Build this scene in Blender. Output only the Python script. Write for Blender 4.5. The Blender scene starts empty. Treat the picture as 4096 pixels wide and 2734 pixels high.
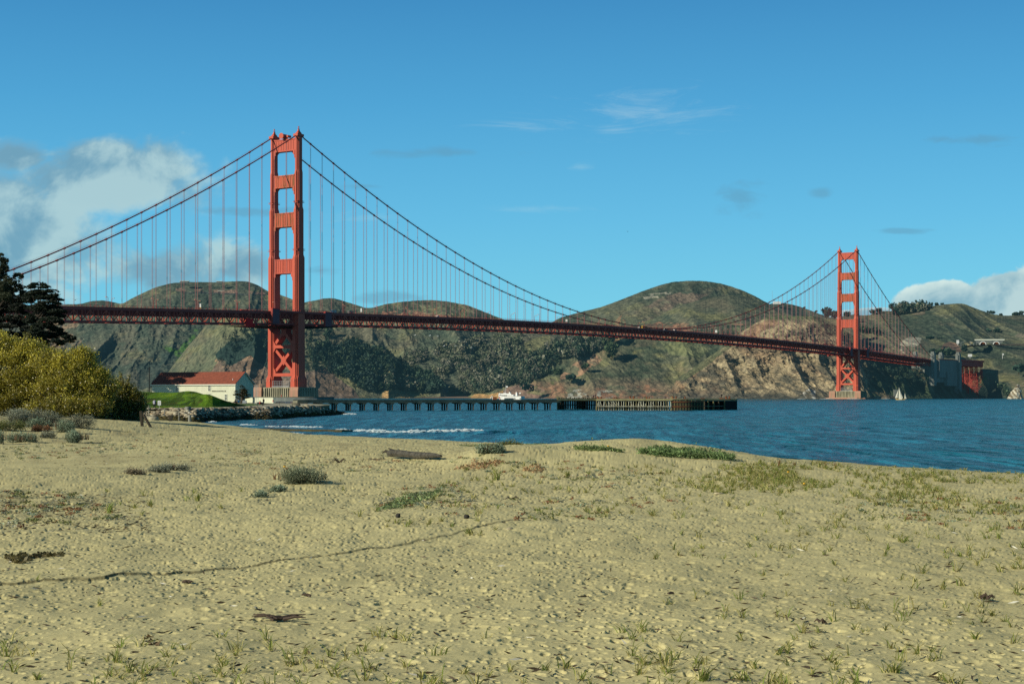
import bpy, math, random
import numpy as np
from mathutils import Vector, Matrix

# ------------------------------------------------------------------ camera model (metres, x right, y away, z up)
F, YH, CH = 6354.6, 1582.0, 4.8          # focal length in 4096-px units, horizon row, eye height above the water
SEED = random.Random(7)
RNG = np.random.default_rng(11)
scene = bpy.context.scene
COL = scene.collection

def wx(px, D): return (px - 2048.0) / F * D
def wz(py, D): return CH + (YH - py) * D / F
def P(px, py, D): return Vector((wx(px, D), D, wz(py, D)))
def Dw(py, z=0.0): return (CH - z) * F / (py - YH)
def to_px(x, y): return 2048.0 + F * x / y

# ------------------------------------------------------------------ noise
def _hash(i, j, seed):
    h = (i.astype(np.int64) * 374761393 + j.astype(np.int64) * 668265263 + seed * 1442695041) & 0xFFFFFFFF
    h = ((h ^ (h >> 13)) * 1274126177) & 0xFFFFFFFF
    h = ((h ^ (h >> 16)) * 2246822519) & 0xFFFFFFFF
    return ((h ^ (h >> 15)) & 0xFFFFFF) / float(0xFFFFFF)
def vn(x, y, seed=0):
    x = np.asarray(x, float); y = np.asarray(y, float)
    i = np.floor(x); j = np.floor(y); fx = x - i; fy = y - j
    i = i.astype(np.int64); j = j.astype(np.int64)
    u = fx * fx * fx * (fx * (fx * 6 - 15) + 10); v = fy * fy * fy * (fy * (fy * 6 - 15) + 10)
    a = _hash(i, j, seed); b = _hash(i + 1, j, seed); c = _hash(i, j + 1, seed); d = _hash(i + 1, j + 1, seed)
    return (a * (1 - u) + b * u) * (1 - v) + (c * (1 - u) + d * u) * v
def fbm(x, y, seed=0, octv=4, gain=0.5):
    s = 0; a = 1.0; t = 0
    for o in range(octv):
        s = s + a * (vn(x * 2 ** o + 17.3 * o, y * 2 ** o - 9.1 * o, seed + o) * 2 - 1); t += a; a *= gain
    return s / t
def ridged(x, y, seed=0, octv=4, gain=0.5):
    s = 0; a = 1.0; t = 0
    for o in range(octv):
        n = 1 - np.abs(vn(x * 2 ** o + 7.7 * o, y * 2 ** o + 3.3 * o, seed + o) * 2 - 1)
        s = s + a * n * n; t += a; a *= gain
    return s / t
def sm(a, b, x):
    t = np.clip((np.asarray(x, float) - a) / (b - a), 0, 1); return t * t * (3 - 2 * t)
def inpoly(px, py, pts):
    px = np.asarray(px, float); py = np.asarray(py, float); r = np.zeros(px.shape, bool); n = len(pts)
    for k in range(n):
        x1, y1 = pts[k]; x2, y2 = pts[(k + 1) % n]
        if y1 == y2: continue
        c = ((y1 > py) != (y2 > py)) & (px < (x2 - x1) * (py - y1) / (y2 - y1) + x1)
        r ^= c
    return r
def interp(x, pts):
    return np.interp(x, [p[0] for p in pts], [p[1] for p in pts])

# ------------------------------------------------------------------ object helpers
def tag(o, label=None, cat=None, group=None, kind=None):
    if label: o['label'] = label
    if cat: o['category'] = cat
    if group: o['group'] = group
    if kind: o['kind'] = kind
    return o
def empty(name, loc=(0, 0, 0), rz=0.0, parent=None):
    o = bpy.data.objects.new(name, None); COL.objects.link(o); o.location = loc; o.rotation_euler = (0, 0, rz)
    o.empty_display_size = 0.3
    if parent: o.parent = parent
    return o
def kids(o): return [c for c in bpy.data.objects if c.parent == o]
def copy_tree(o, loc=None, rz=None, sc=None, parent=None):
    c = o.copy(); COL.objects.link(c)
    if parent: c.parent = parent
    if loc is not None: c.location = loc
    if rz is not None: c.rotation_euler = (0, 0, rz)
    if sc is not None: c.scale = (sc,) * 3 if not hasattr(sc, '__len__') else sc
    for k in kids(o): copy_tree(k, parent=c)
    return c

def np_mesh(name, V, Fq, m, parent=None, smooth=False, col=None, loc=None):
    """V (n,3); Fq (m,4) or (m,3) int; col (n,3) albedo per vertex"""
    V = np.asarray(V, np.float32); Fq = np.asarray(Fq, np.int32); k = Fq.shape[1]
    me = bpy.data.meshes.new(name)
    me.vertices.add(len(V)); me.vertices.foreach_set('co', V.ravel())
    me.loops.add(Fq.size); me.loops.foreach_set('vertex_index', Fq.ravel())
    me.polygons.add(len(Fq)); me.polygons.foreach_set('loop_start', np.arange(0, Fq.size, k, dtype=np.int32))
    me.polygons.foreach_set('loop_total', np.full(len(Fq), k, np.int32))
    if smooth: me.polygons.foreach_set('use_smooth', np.ones(len(Fq), bool))
    me.update(calc_edges=True)
    if col is not None:
        a = me.color_attributes.new('Col', 'FLOAT_COLOR', 'POINT')
        c = np.ones((len(V), 4), np.float32); c[:, :3] = col; a.data.foreach_set('color', c.ravel())
    me.materials.append(m)
    o = bpy.data.objects.new(name, me); COL.objects.link(o)
    if parent: o.parent = parent
    if loc is not None: o.location = loc
    return o

class MB:
    def __init__(s): s.v = []; s.f = []
    def add(s, vs, fs):
        n = len(s.v); s.v += [tuple(v) for v in vs]; s.f += [tuple(i + n for i in f) for f in fs]; return s
    def box(s, c, d, rz=0.0):
        hx, hy, hz = d[0] / 2, d[1] / 2, d[2] / 2; ca, sa = math.cos(rz), math.sin(rz)
        vs = [(c[0] + x * ca - y * sa, c[1] + x * sa + y * ca, c[2] + z) for z in (-hz, hz) for (x, y) in ((-hx, -hy), (hx, -hy), (hx, hy), (-hx, hy))]
        return s.add(vs, [(0, 3, 2, 1), (4, 5, 6, 7), (0, 1, 5, 4), (1, 2, 6, 5), (2, 3, 7, 6), (3, 0, 4, 7)])
    def bx(s, x0, x1, y0, y1, z0, z1): return s.box(((x0 + x1) / 2, (y0 + y1) / 2, (z0 + z1) / 2), (x1 - x0, y1 - y0, z1 - z0))
    def beam(s, a, b, w, h, up=(0, 0, 1)):
        a = Vector(a); b = Vector(b); d = (b - a)
        if d.length < 1e-6: return s
        d.normalize(); u = Vector(up)
        if abs(d.dot(u)) > .98: u = Vector((0, 1, 0)) if abs(d.y) < .9 else Vector((1, 0, 0))
        r = d.cross(u).normalized(); u = r.cross(d)
        vs = [p + r * x * w / 2 + u * y * h / 2 for p in (a, b) for (x, y) in ((-1, -1), (1, -1), (1, 1), (-1, 1))]
        return s.add(vs, [(0, 3, 2, 1), (4, 5, 6, 7), (0, 1, 5, 4), (1, 2, 6, 5), (2, 3, 7, 6), (3, 0, 4, 7)])
    def tube(s, pts, rad, n=6, cap=True):
        pts = [Vector(p) for p in pts]; N = len(pts)
        if not hasattr(rad, '__len__'): rad = [rad] * N
        base = len(s.v); pr = None
        for i, p in enumerate(pts):
            d = (pts[min(i + 1, N - 1)] - pts[max(i - 1, 0)])
            if d.length < 1e-9: d = Vector((0, 0, 1))
            d.normalize()
            u = pr if pr is not None else (Vector((0, 0, 1)) if abs(d.z) < .9 else Vector((1, 0, 0)))
            r = d.cross(u)
            if r.length < 1e-4: r = d.cross(Vector((0, 1, 0)))
            r.normalize(); u = r.cross(d).normalized(); pr = u
            for k in range(n):
                a = 2 * math.pi * k / n; s.v.append(tuple(p + (r * math.cos(a) + u * math.sin(a)) * rad[i]))
        for i in range(N - 1):
            for k in range(n):
                a = base + i * n + k; b = base + i * n + (k + 1) % n; s.f.append((a, b, b + n, a + n))
        if cap:
            s.f.append(tuple(base + k for k in reversed(range(n)))); s.f.append(tuple(base + (N - 1) * n + k for k in range(n)))
        return s
    def loft(s, rings, cap=True, closed=True):
        n = len(rings[0]); base = len(s.v)
        for r in rings: s.v += [tuple(p) for p in r]
        for i in range(len(rings) - 1):
            for k in range(n if closed else n - 1):
                a = base + i * n + k; b = base + i * n + (k + 1) % n; s.f.append((a, b, b + n, a + n))
        if cap and closed:
            s.f.append(tuple(base + k for k in reversed(range(n)))); s.f.append(tuple(base + (len(rings) - 1) * n + k for k in range(n)))
        return s
    def ell(s, c, r, n=8, m=6, jit=0.0, rnd=SEED):
        rings = []
        for i in range(1, m):
            t = math.pi * i / m - math.pi / 2
            rings.append([(c[0] + r[0] * math.cos(t) * math.cos(2 * math.pi * k / n) * (1 + rnd.uniform(-jit, jit)),
                           c[1] + r[1] * math.cos(t) * math.sin(2 * math.pi * k / n) * (1 + rnd.uniform(-jit, jit)),
                           c[2] + r[2] * math.sin(t) * (1 + rnd.uniform(-jit, jit))) for k in range(n)])
        base = len(s.v); s.loft(rings, cap=False)
        b = len(s.v); s.v += [(c[0], c[1], c[2] - r[2]), (c[0], c[1], c[2] + r[2])]
        for k in range(n):
            s.f.append((b, base + (k + 1) % n, base + k)); e = base + (m - 2) * n; s.f.append((b + 1, e + k, e + (k + 1) % n))
        return s
    def prism(s, poly, axis, a0, a1):
        """poly of (u,w) extruded along axis 'y' (u=x,w=z) or 'x' (u=y,w=z) or 'z'"""
        def q(p, a): return {'y': (p[0], a, p[1]), 'x': (a, p[0], p[1]), 'z': (p[0], p[1], a)}[axis]
        n = len(poly); b = len(s.v); s.v += [q(p, a0) for p in poly] + [q(p, a1) for p in poly]
        s.f.append(tuple(b + k for k in range(n))); s.f.append(tuple(b + n + k for k in reversed(range(n))))
        for k in range(n): s.f.append((b + k, b + n + k, b + n + (k + 1) % n, b + (k + 1) % n))
        return s
    def xf(s, M): s.v = [tuple(M @ Vector(v)) for v in s.v]; return s
    def build(s, name, m, parent=None, smooth=False, bevel=0.0, fix=True):
        me = bpy.data.meshes.new(name); me.from_pydata(s.v, [], s.f); me.update()
        if fix:
            import bmesh
            b = bmesh.new(); b.from_mesh(me); bmesh.ops.recalc_face_normals(b, faces=b.faces); b.to_mesh(me); b.free()
        if smooth:
            me.polygons.foreach_set('use_smooth', [True] * len(me.polygons))
        me.materials.append(m)
        o = bpy.data.objects.new(name, me); COL.objects.link(o)
        if parent: o.parent = parent
        if bevel:
            md = o.modifiers.new('edge', 'BEVEL'); md.width = bevel; md.segments = 2; md.limit_method = 'ANGLE'
        return o

# ------------------------------------------------------------------ materials
def mat(name, c, rough=.8, c2=None, scale=1.0, detail=4, bump=0.0, bscale=None, spec=.3, metal=0.0, stretch=(1, 1, 1), lo=.35, hi=.65,
        attr=False, emit=None, transl=0.0, vary=0.0, coords='Object', bdist=.1):
    m = bpy.data.materials.new(name); m.use_nodes = True; nt = m.node_tree; N = nt.nodes; L = nt.links
    b = N['Principled BSDF']; b.inputs['Roughness'].default_value = rough; b.inputs['Metallic'].default_value = metal
    b.inputs['Specular IOR Level'].default_value = spec
    tc = N.new('ShaderNodeTexCoord'); mp = N.new('ShaderNodeMapping'); mp.inputs['Scale'].default_value = stretch
    L.new(tc.outputs[coords], mp.inputs['Vector'])
    cur = None
    if attr:
        at = N.new('ShaderNodeAttribute'); at.attribute_name = 'Col'; cur = at.outputs['Color']
    if c2 is not None:
        nz = N.new('ShaderNodeTexNoise'); nz.inputs['Scale'].default_value = scale; nz.inputs['Detail'].default_value = detail
        nz.inputs['Roughness'].default_value = .65
        L.new(mp.outputs['Vector'], nz.inputs['Vector'])
        mr = N.new('ShaderNodeMapRange'); mr.inputs['From Min'].default_value = lo; mr.inputs['From Max'].default_value = hi
        L.new(nz.outputs['Fac'], mr.inputs['Value'])
        mx = N.new('ShaderNodeMix'); mx.data_type = 'RGBA'; mx.inputs['A'].default_value = (*c, 1); mx.inputs['B'].default_value = (*c2, 1)
        L.new(mr.outputs['Result'], mx.inputs['Factor'])
        if cur is not None:
            mu = N.new('ShaderNodeMix'); mu.data_type = 'RGBA'; mu.blend_type = 'MULTIPLY'; mu.inputs['Factor'].default_value = 1
            L.new(cur, mu.inputs['A']); L.new(mx.outputs['Result'], mu.inputs['B']); cur = mu.outputs['Result']
        else: cur = mx.outputs['Result']
    if vary:
        oi = N.new('ShaderNodeNewGeometry'); hs = N.new('ShaderNodeHueSaturation'); mr = N.new('ShaderNodeMapRange')
        mr.inputs['To Min'].default_value = 1 - vary; mr.inputs['To Max'].default_value = 1 + vary
        L.new(oi.outputs['Random Per Island'], mr.inputs['Value']); L.new(mr.outputs['Result'], hs.inputs['Value'])
        if cur is not None: L.new(cur, hs.inputs['Color'])
        else: hs.inputs['Color'].default_value = (*c, 1)
        cur = hs.outputs['Color']
    if cur is not None: L.new(cur, b.inputs['Base Color'])
    else: b.inputs['Base Color'].default_value = (*c, 1)
    if bump:
        n2 = N.new('ShaderNodeTexNoise'); n2.inputs['Scale'].default_value = bscale or scale; n2.inputs['Detail'].default_value = 5
        n2.inputs['Roughness'].default_value = .65
        L.new(mp.outputs['Vector'], n2.inputs['Vector']); bp = N.new('ShaderNodeBump'); bp.inputs['Strength'].default_value = bump
        bp.inputs['Distance'].default_value = bdist
        L.new(n2.outputs['Fac'], bp.inputs['Height']); L.new(bp.outputs['Normal'], b.inputs['Normal'])
    if emit:
        b.inputs['Emission Color'].default_value = (*emit, 1); b.inputs['Emission Strength'].default_value = 1
    if transl:
        tr = N.new('ShaderNodeBsdfTranslucent'); ms = N.new('ShaderNodeMixShader'); ms.inputs[0].default_value = transl
        if cur is not None: L.new(cur, tr.inputs['Color'])
        else: tr.inputs['Color'].default_value = (*c, 1)
        L.new(b.outputs[0], ms.inputs[1]); L.new(tr.outputs[0], ms.inputs[2]); L.new(ms.outputs[0], N['Material Output'].inputs['Surface'])
    return m

HAZE = (.007, .018, .023)  # faint emission given to distant materials to imitate haze
M = {}
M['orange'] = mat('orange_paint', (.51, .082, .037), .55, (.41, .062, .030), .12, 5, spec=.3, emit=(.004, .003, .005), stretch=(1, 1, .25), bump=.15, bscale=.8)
M['orange_dark'] = mat('shaded_orange_paint', (.34, .045, .028), .6, (.22, .032, .024), .1, 4, emit=(.004, .004, .006))  # darker copy of the orange paint, with the deck's shade in its colour
M['orange_rust'] = mat('stained_orange_paint', (.50, .085, .035), .6, (.20, .07, .015), .55, 4, stretch=(1, 1, .12), lo=.45, hi=.6, emit=(.004, .003, .005))
M['cable'] = mat('cable_paint', (.26, .04, .03), .5, (.17, .03, .024), .2, 3, emit=(.004, .004, .006))
M['rope'] = mat('suspender_paint', (.30, .10, .09), .6, (.22, .085, .075), .1, 3, emit=(.008, .010, .013))
M['rope_far'] = mat('suspender_paint_far', (.30, .13, .12), .6, emit=(.015, .02, .025))
M['primer'] = mat('pink_primer', (.52, .16, .11), .7, (.42, .13, .085), .2, 4, emit=(.004, .004, .006))
M['panel'] = mat('grey_violet_panel', (.13, .055, .065), .7, (.10, .045, .05), .3, 4, emit=(.003, .003, .006))
M['net_red'] = mat('bright_red_netting', (.60, .012, .012), .7, (.42, .01, .01), .3, 4, emit=(.012, .001, .002))
M['concrete'] = mat('stained_concrete', (.34, .31, .21), .85, (.17, .16, .10), .35, 5, stretch=(1, 1, .18), bump=.2, emit=(.002, .004, .005))
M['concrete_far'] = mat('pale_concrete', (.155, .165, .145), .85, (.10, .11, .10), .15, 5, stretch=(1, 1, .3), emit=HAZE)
M['pier_pink'] = mat('pink_stained_concrete', (.42, .20, .14), .85, (.24, .19, .12), .3, 5, stretch=(1, 1, .2))
M['fender'] = mat('grey_concrete_fender', (.20, .22, .20), .85, (.13, .15, .14), .2, 4, stretch=(1, 1, .4))
M['metal'] = mat('galvanised_metal', (.42, .44, .44), .5, (.33, .34, .34), 2, 2, metal=.3)
M['dark_metal'] = mat('dark_metal', (.03, .035, .04), .5, (.05, .05, .05), 2, 2)
M['lamp'] = mat('lamp_housing', (.55, .20, .11), .5, (.5, .25, .15), 3, 2)
M['glass'] = mat('dark_glass', (.015, .02, .022), .12, (.03, .035, .035), .8, 2, spec=.6)
M['white'] = mat('white_paint', (.78, .78, .74), .5, (.66, .66, .63), .8, 3)
M['cream'] = mat('cream_clapboard', (.62, .63, .47), .7, (.54, .55, .41), .5, 4, bump=.05)
M['trim'] = mat('white_trim', (.72, .74, .60), .6, (.64, .66, .54), 2, 3)
M['roof'] = mat('red_roof', (.27, .075, .042), .8, (.17, .05, .03), 1.2, 5, bump=.25, bscale=5, stretch=(1, 1, 1))
M['black'] = mat('black_wood', (.012, .012, .013), .8, (.02, .018, .016), 3, 3)
M['wood_grey'] = mat('weathered_wood', (.38, .37, .28), .85, (.20, .18, .12), 1.5, 5, stretch=(1, 1, .2), bump=.3, lo=.4, hi=.6, vary=.3)
M['wood_dark'] = mat('dark_wet_wood', (.06, .048, .03), .8, (.02, .018, .012), 1.2, 4, stretch=(1, 1, .3), bump=.3, vary=.35)
M['wood_post'] = mat('silvered_post_wood', (.30, .30, .26), .85, (.14, .14, .12), 4, 4, stretch=(1, 1, .15), bump=.3)
M['algae'] = mat('algae_stained_wood', (.24, .21, .09), .8, (.08, .07, .03), 1.5, 4, stretch=(1, 1, .3), vary=.35)
M['rust'] = mat('rusty_steel', (.26, .085, .035), .8, (.12, .045, .02), 1.2, 5, bump=.2)
M['deckc'] = mat('pier_deck_concrete', (.20, .19, .13), .85, (.11, .105, .075), .6, 5, bump=.2)
M['pile'] = mat('wet_concrete_pile', (.085, .075, .055), .8, (.03, .03, .025), .8, 5, stretch=(1, 1, .3), vary=.2)
M['ochre'] = mat('ochre_concrete_deck', (.36, .32, .16), .85, (.22, .19, .09), .8, 5)
M['skin'] = mat('skin', (.45, .28, .20), .6, (.40, .24, .17), 20, 2)
M['hair'] = mat('dark_hair', (.02, .015, .012), .7, (.035, .025, .02), 40, 2)
def cloth(n, c): return mat(n + '_cloth', c, .9, tuple(x * .7 for x in c), 8, 3)
M['c_red'] = cloth('red', (.55, .03, .025)); M['c_blue'] = cloth('blue', (.05, .22, .5)); M['c_navy'] = cloth('navy', (.012, .015, .035))
M['c_white'] = cloth('pale_lilac', (.55, .52, .62)); M['c_black'] = cloth('black', (.012, .012, .013)); M['c_grey'] = cloth('grey', (.2, .2, .2))
M['c_brown'] = cloth('brown', (.10, .06, .04)); M['c_purple'] = cloth('purple', (.05, .03, .07))
M['feather'] = mat('white_feathers', (.80, .80, .76), .8, (.66, .66, .62), 6, 3)
M['feather_dark'] = mat('grey_feathers', (.14, .14, .14), .8, (.22, .22, .22), 6, 3)
M['beak'] = mat('yellow_beak', (.6, .35, .05), .6)
M['sail'] = mat('cream_sailcloth', (.72, .70, .58), .8, (.62, .60, .48), .3, 3, transl=.2)
M['hull_wood'] = mat('varnished_hull', (.62, .48, .22), .5, (.5, .36, .15), .5, 3)
M['yellow'] = mat('yellow_paint', (.70, .40, .03), .5, (.6, .33, .02), .5, 2)
M['tyre'] = mat('tyre_rubber', (.015, .015, .015), .8, (.02, .02, .02), 5, 2)
M['asphalt'] = mat('asphalt', (.05, .05, .05), .9, (.035, .035, .035), .5, 4)
M['red'] = mat('red_paint', (.5, .03, .03), .5, (.4, .02, .02), 1, 2)
M['bluepaint'] = mat('blue_paint', (.06, .2, .5), .5, (.05, .15, .4), 1, 2)
M['driftwood'] = mat('driftwood', (.10, .09, .07), .85, (.03, .027, .02), 3, 5, stretch=(.3, 1, 1), bump=.5, bscale=8)
M['bark'] = mat('bark', (.09, .07, .05), .9, (.04, .032, .025), 3, 4, stretch=(1, 1, .3), bump=.4)
M['stick'] = mat('dry_stick', (.10, .07, .05), .85, (.05, .035, .025), 12, 3)
M['shell'] = mat('bleached_shell', (.62, .60, .52), .7, (.5, .48, .42), 10, 2)
M['leafy'] = mat('leaf_colours', (1, 1, 1), .6, attr=True, vary=.35, transl=.25, spec=.3)
M['leaf_gloss'] = mat('glossy_leaf_colours', (1, 1, 1), .38, attr=True, vary=.35, transl=.3, spec=.5)
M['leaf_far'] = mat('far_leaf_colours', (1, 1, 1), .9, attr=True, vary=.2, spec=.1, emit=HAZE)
M['stone'] = mat('rock_colours', (1.12, 1.06, .92), .9, (.5, .48, .42), 2.2, 5, attr=True, bump=.5, bscale=4, spec=.2)
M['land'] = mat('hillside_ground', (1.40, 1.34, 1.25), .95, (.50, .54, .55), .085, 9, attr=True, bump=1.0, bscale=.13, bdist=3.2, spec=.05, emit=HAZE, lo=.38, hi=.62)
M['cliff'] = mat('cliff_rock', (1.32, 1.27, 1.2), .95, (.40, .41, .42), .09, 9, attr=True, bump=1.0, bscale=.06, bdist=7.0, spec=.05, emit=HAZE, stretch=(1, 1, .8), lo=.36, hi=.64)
M['lawn'] = mat('lawn_ground', (1.2, 1.2, 1.0), .95, (.6, .7, .6), .9, 6, attr=True, bump=.8, bscale=1.8, bdist=.4, spec=.05)
M['path'] = mat('pale_path', (.38, .35, .24), .95, (.28, .26, .18), .5, 5)
M['foam'] = mat('sea_foam', (.80, .84, .82), .9, (.45, .6, .65), 1.1, 6, bump=.5, bscale=2, lo=.35, hi=.55)
# ------------------------------------------------------------------ camera
cd = bpy.data.cameras.new('camera'); cam = bpy.data.objects.new('camera', cd); COL.objects.link(cam)
cam.location = (0, 0, CH); cam.rotation_euler = (math.pi / 2, 0, 0)
cd.sensor_width = 36; cd.lens = F / 4096 * 36; cd.shift_y = (YH - 1367) / 4096; cd.clip_start = .5; cd.clip_end = 60000
scene.camera = cam
scene.render.resolution_x = 1024; scene.render.resolution_y = 683
scene.view_settings.view_transform = 'Standard'; scene.view_settings.look = 'None'; scene.view_settings.exposure = 0
scene.render.engine = 'CYCLES'
scene.cycles.max_bounces = 5; scene.cycles.diffuse_bounces = 2; scene.cycles.glossy_bounces = 2
scene.cycles.transmission_bounces = 2; scene.cycles.transparent_max_bounces = 6; scene.cycles.use_denoising = False

# ------------------------------------------------------------------ sun and sky
SUN_D = Vector((-.87, -.49, 0)).normalized(); SUN_EL = math.radians(25)
sv = Vector((SUN_D.x * math.cos(SUN_EL), SUN_D.y * math.cos(SUN_EL), math.sin(SUN_EL)))
sl = bpy.data.lights.new('sun', 'SUN'); sl.energy = 5.0; sl.angle = math.radians(.5); sl.color = (1, .92, .74)
so = bpy.data.objects.new('sun', sl); COL.objects.link(so); so.rotation_euler = (-sv).to_track_quat('-Z', 'Y').to_euler()

w = bpy.data.worlds.new('World'); scene.world = w; w.use_nodes = True; nt = w.node_tree; N = nt.nodes; L = nt.links
bg = N['Background']; bg.inputs['Strength'].default_value = .1
sky = N.new('ShaderNodeTexSky'); sky.sky_type = 'NISHITA'; sky.sun_disc = False; sky.sun_elevation = SUN_EL
sky.sun_rotation = math.atan2(SUN_D.x, SUN_D.y); sky.air_density = 1.0; sky.dust_density = .4; sky.ozone_density = 3
def lk(v, inp):
    if isinstance(v, (int, float)): inp.default_value = v
    elif isinstance(v, tuple): inp.default_value = v
    else: L.new(v, inp)
def mth(op, a, b=0.0, c=0.0, clamp=False):
    n = N.new('ShaderNodeMath'); n.operation = op; n.use_clamp = clamp
    lk(a, n.inputs[0]); lk(b, n.inputs[1]); lk(c, n.inputs[2]); return n.outputs[0]
def mixc(f, a, b, mode='MIX'):
    n = N.new('ShaderNodeMix'); n.data_type = 'RGBA'; n.blend_type = mode
    lk(f, n.inputs['Factor']); lk(a, n.inputs['A']); lk(b, n.inputs['B']); return n.outputs['Result']
tc = N.new('ShaderNodeTexCoord'); sp = N.new('ShaderNodeSeparateXYZ'); L.new(tc.outputs['Generated'], sp.inputs[0])
X, Y, Z = sp.outputs
ay = mth('MAXIMUM', mth('ABSOLUTE', Y), .05)
U = mth('DIVIDE', X, ay); V_ = mth('DIVIDE', Z, ay)
rp = N.new('ShaderNodeValToRGB'); L.new(mth('ABSOLUTE', Z), rp.inputs[0]); cr = rp.color_ramp
cr.elements[0].position = 0; cr.elements[0].color = (.205, .665, .840, 1); cr.elements[1].position = 1; cr.elements[1].color = (.005, .025, .075, 1)
for p_, c_ in ((.05, (.180, .620, .840)), (.11, (.125, .505, .800)), (.18, (.074, .375, .690)), (.25, (.042, .255, .550)), (.32, (.022, .15, .34)), (.45, (.010, .06, .15))):
    e = cr.elements.new(p_); e.color = (*c_, 1)
ramp10 = mixc(1.0, rp.outputs[0], (10, 10, 10, 1), 'MULTIPLY')
nish = mixc(1.0, sky.outputs[0], (.60, 1.05, 1.05, 1), 'MULTIPLY')
base = mixc(.85, nish, ramp10)
# clouds, by direction
cb = N.new('ShaderNodeCombineXYZ'); lk(U, cb.inputs[0]); lk(V_, cb.inputs[1])
def noise(vec, scale, detail=6, rough=.55, dist=0.0, stretch=(1, 1, 1), off=(0, 0, 0)):
    mp = N.new('ShaderNodeMapping'); mp.inputs['Scale'].default_value = stretch; mp.inputs['Location'].default_value = off; L.new(vec, mp.inputs[0])
    n = N.new('ShaderNodeTexNoise'); n.inputs['Scale'].default_value = scale; n.inputs['Detail'].default_value = detail
    n.inputs['Roughness'].default_value = rough; n.inputs['Distortion'].default_value = dist; L.new(mp.outputs[0], n.inputs['Vector']); return n.outputs['Fac']
n1 = noise(cb.outputs[0], 11, 8, .55, .3); n1b = noise(cb.outputs[0], 11, 8, .55, .3, off=(.012, -.010, 0))
n0 = noise(cb.outputs[0], 26, 7, .6, .5, stretch=(1, 1.3, 1)); nw = noise(cb.outputs[0], 22, 9, .74, 2.2, stretch=(.5, 2.6, 1)); nw2 = noise(cb.outputs[0], 34, 6, .6, .4, stretch=(.6, 1.6, 1))
def ellipse(px, py, rx, ry):
    cu, cv, a, b = (px - 2048) / F, (YH - py) / F, rx / F, ry / F
    e = mth('SQRT', mth('ADD', mth('POWER', mth('DIVIDE', mth('SUBTRACT', U, cu), a), 2), mth('POWER', mth('DIVIDE', mth('SUBTRACT', V_, cv), b), 2)))
    return mth('SUBTRACT', 1.0, e)
def union(es):
    r = es[0]
    for e_ in es[1:]: r = mth('MAXIMUM', r, e_)
    return r
left = union([ellipse(420, 740, 500, 230), ellipse(80, 980, 760, 400), ellipse(60, 620, 200, 95), ellipse(640, 1080, 480, 170), ellipse(950, 1055, 230, 100), ellipse(360, 650, 260, 130)])
right = union([ellipse(4140, 1200, 320, 150), ellipse(3780, 1225, 250, 105), ellipse(3500, 1270, 260, 50), ellipse(4000, 1260, 500, 90)])
def dens(mask, n, k, a, bias=0.0):
    return mth('ADD', mth('MULTIPLY', mask, k), mth('MULTIPLY', mth('SUBTRACT', n, .5 + bias), a))
def smooth(v, a, b):
    n = N.new('ShaderNodeMapRange'); n.interpolation_type = 'SMOOTHSTEP'; n.inputs['From Min'].default_value = a; n.inputs['From Max'].default_value = b
    lk(v, n.inputs['Value']); return n.outputs[0]
nn = mth('ADD', mth('MULTIPLY', n1, .6), mth('MULTIPLY', n0, .4))
dl = smooth(dens(left, nn, 1.5, 5.0, .03), .02, .85)
dr = smooth(dens(right, nn, 2.6, 4.6, .05), .0, .30)
shade = smooth(mth('ADD', mth('SUBTRACT', n1, n1b), mth('MULTIPLY', mth('SUBTRACT', n0, .5), .45)), -.08, .10)
edge_l = smooth(dens(left, nn, 1.2, 2.0), .9, .0); edge_r = smooth(dens(right, nn, 2.6, 3.0), 1.3, .2)
cl = mixc(mth('MULTIPLY', mth('ADD', mth('MULTIPLY', shade, .75), mth('MULTIPLY', edge_l, .25)), .95), (1.75, 3.45, 4.5, 1), (5.6, 7.4, 7.1, 1))
cr_ = mixc(mth('ADD', mth('MULTIPLY', shade, .55), mth('MULTIPLY', edge_r, .45)), (2.4, 4.3, 5.2, 1), (7.0, 8.4, 7.9, 1))
c = mixc(mth('MULTIPLY', dl, .82), base, cl)
c = mixc(mth('MULTIPLY', dr, .93), c, cr_)
wisp = union([ellipse(2600, 455, 520, 130), ellipse(2100, 490, 380, 60), ellipse(2460, 520, 200, 60)])
c = mixc(mth('MULTIPLY', smooth(dens(wisp, nw, 1.3, 4.6, .07), .1, 1.9), .36), c, (5.0, 6.8, 7.4, 1))
wisp2 = union([ellipse(2150, 835, 320, 26), ellipse(1450, 865, 330, 38), ellipse(2320, 665, 90, 40)])
c = mixc(mth('MULTIPLY', smooth(dens(wisp2, nw, 1.0, 3.0, .05), .2, 1.3), .28), c, (4.0, 6.4, 7.4, 1))
grey = union([ellipse(1800, 610, 330, 34), ellipse(2975, 795, 135, 85), ellipse(3290, 772, 75, 34), ellipse(3940, 560, 300, 34), ellipse(3620, 922, 120, 16),
              ellipse(1470, 745, 170, 22), ellipse(1000, 845, 260, 30), ellipse(1280, 1080, 110, 30), ellipse(1560, 1190, 230, 30)])
c = mixc(mth('MULTIPLY', smooth(dens(grey, nw2, 1.5, 4.4, .04), .1, 1.2), .46), c, (1.25, 3.2, 4.6, 1))
L.new(c, bg.inputs['Color'])

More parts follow.
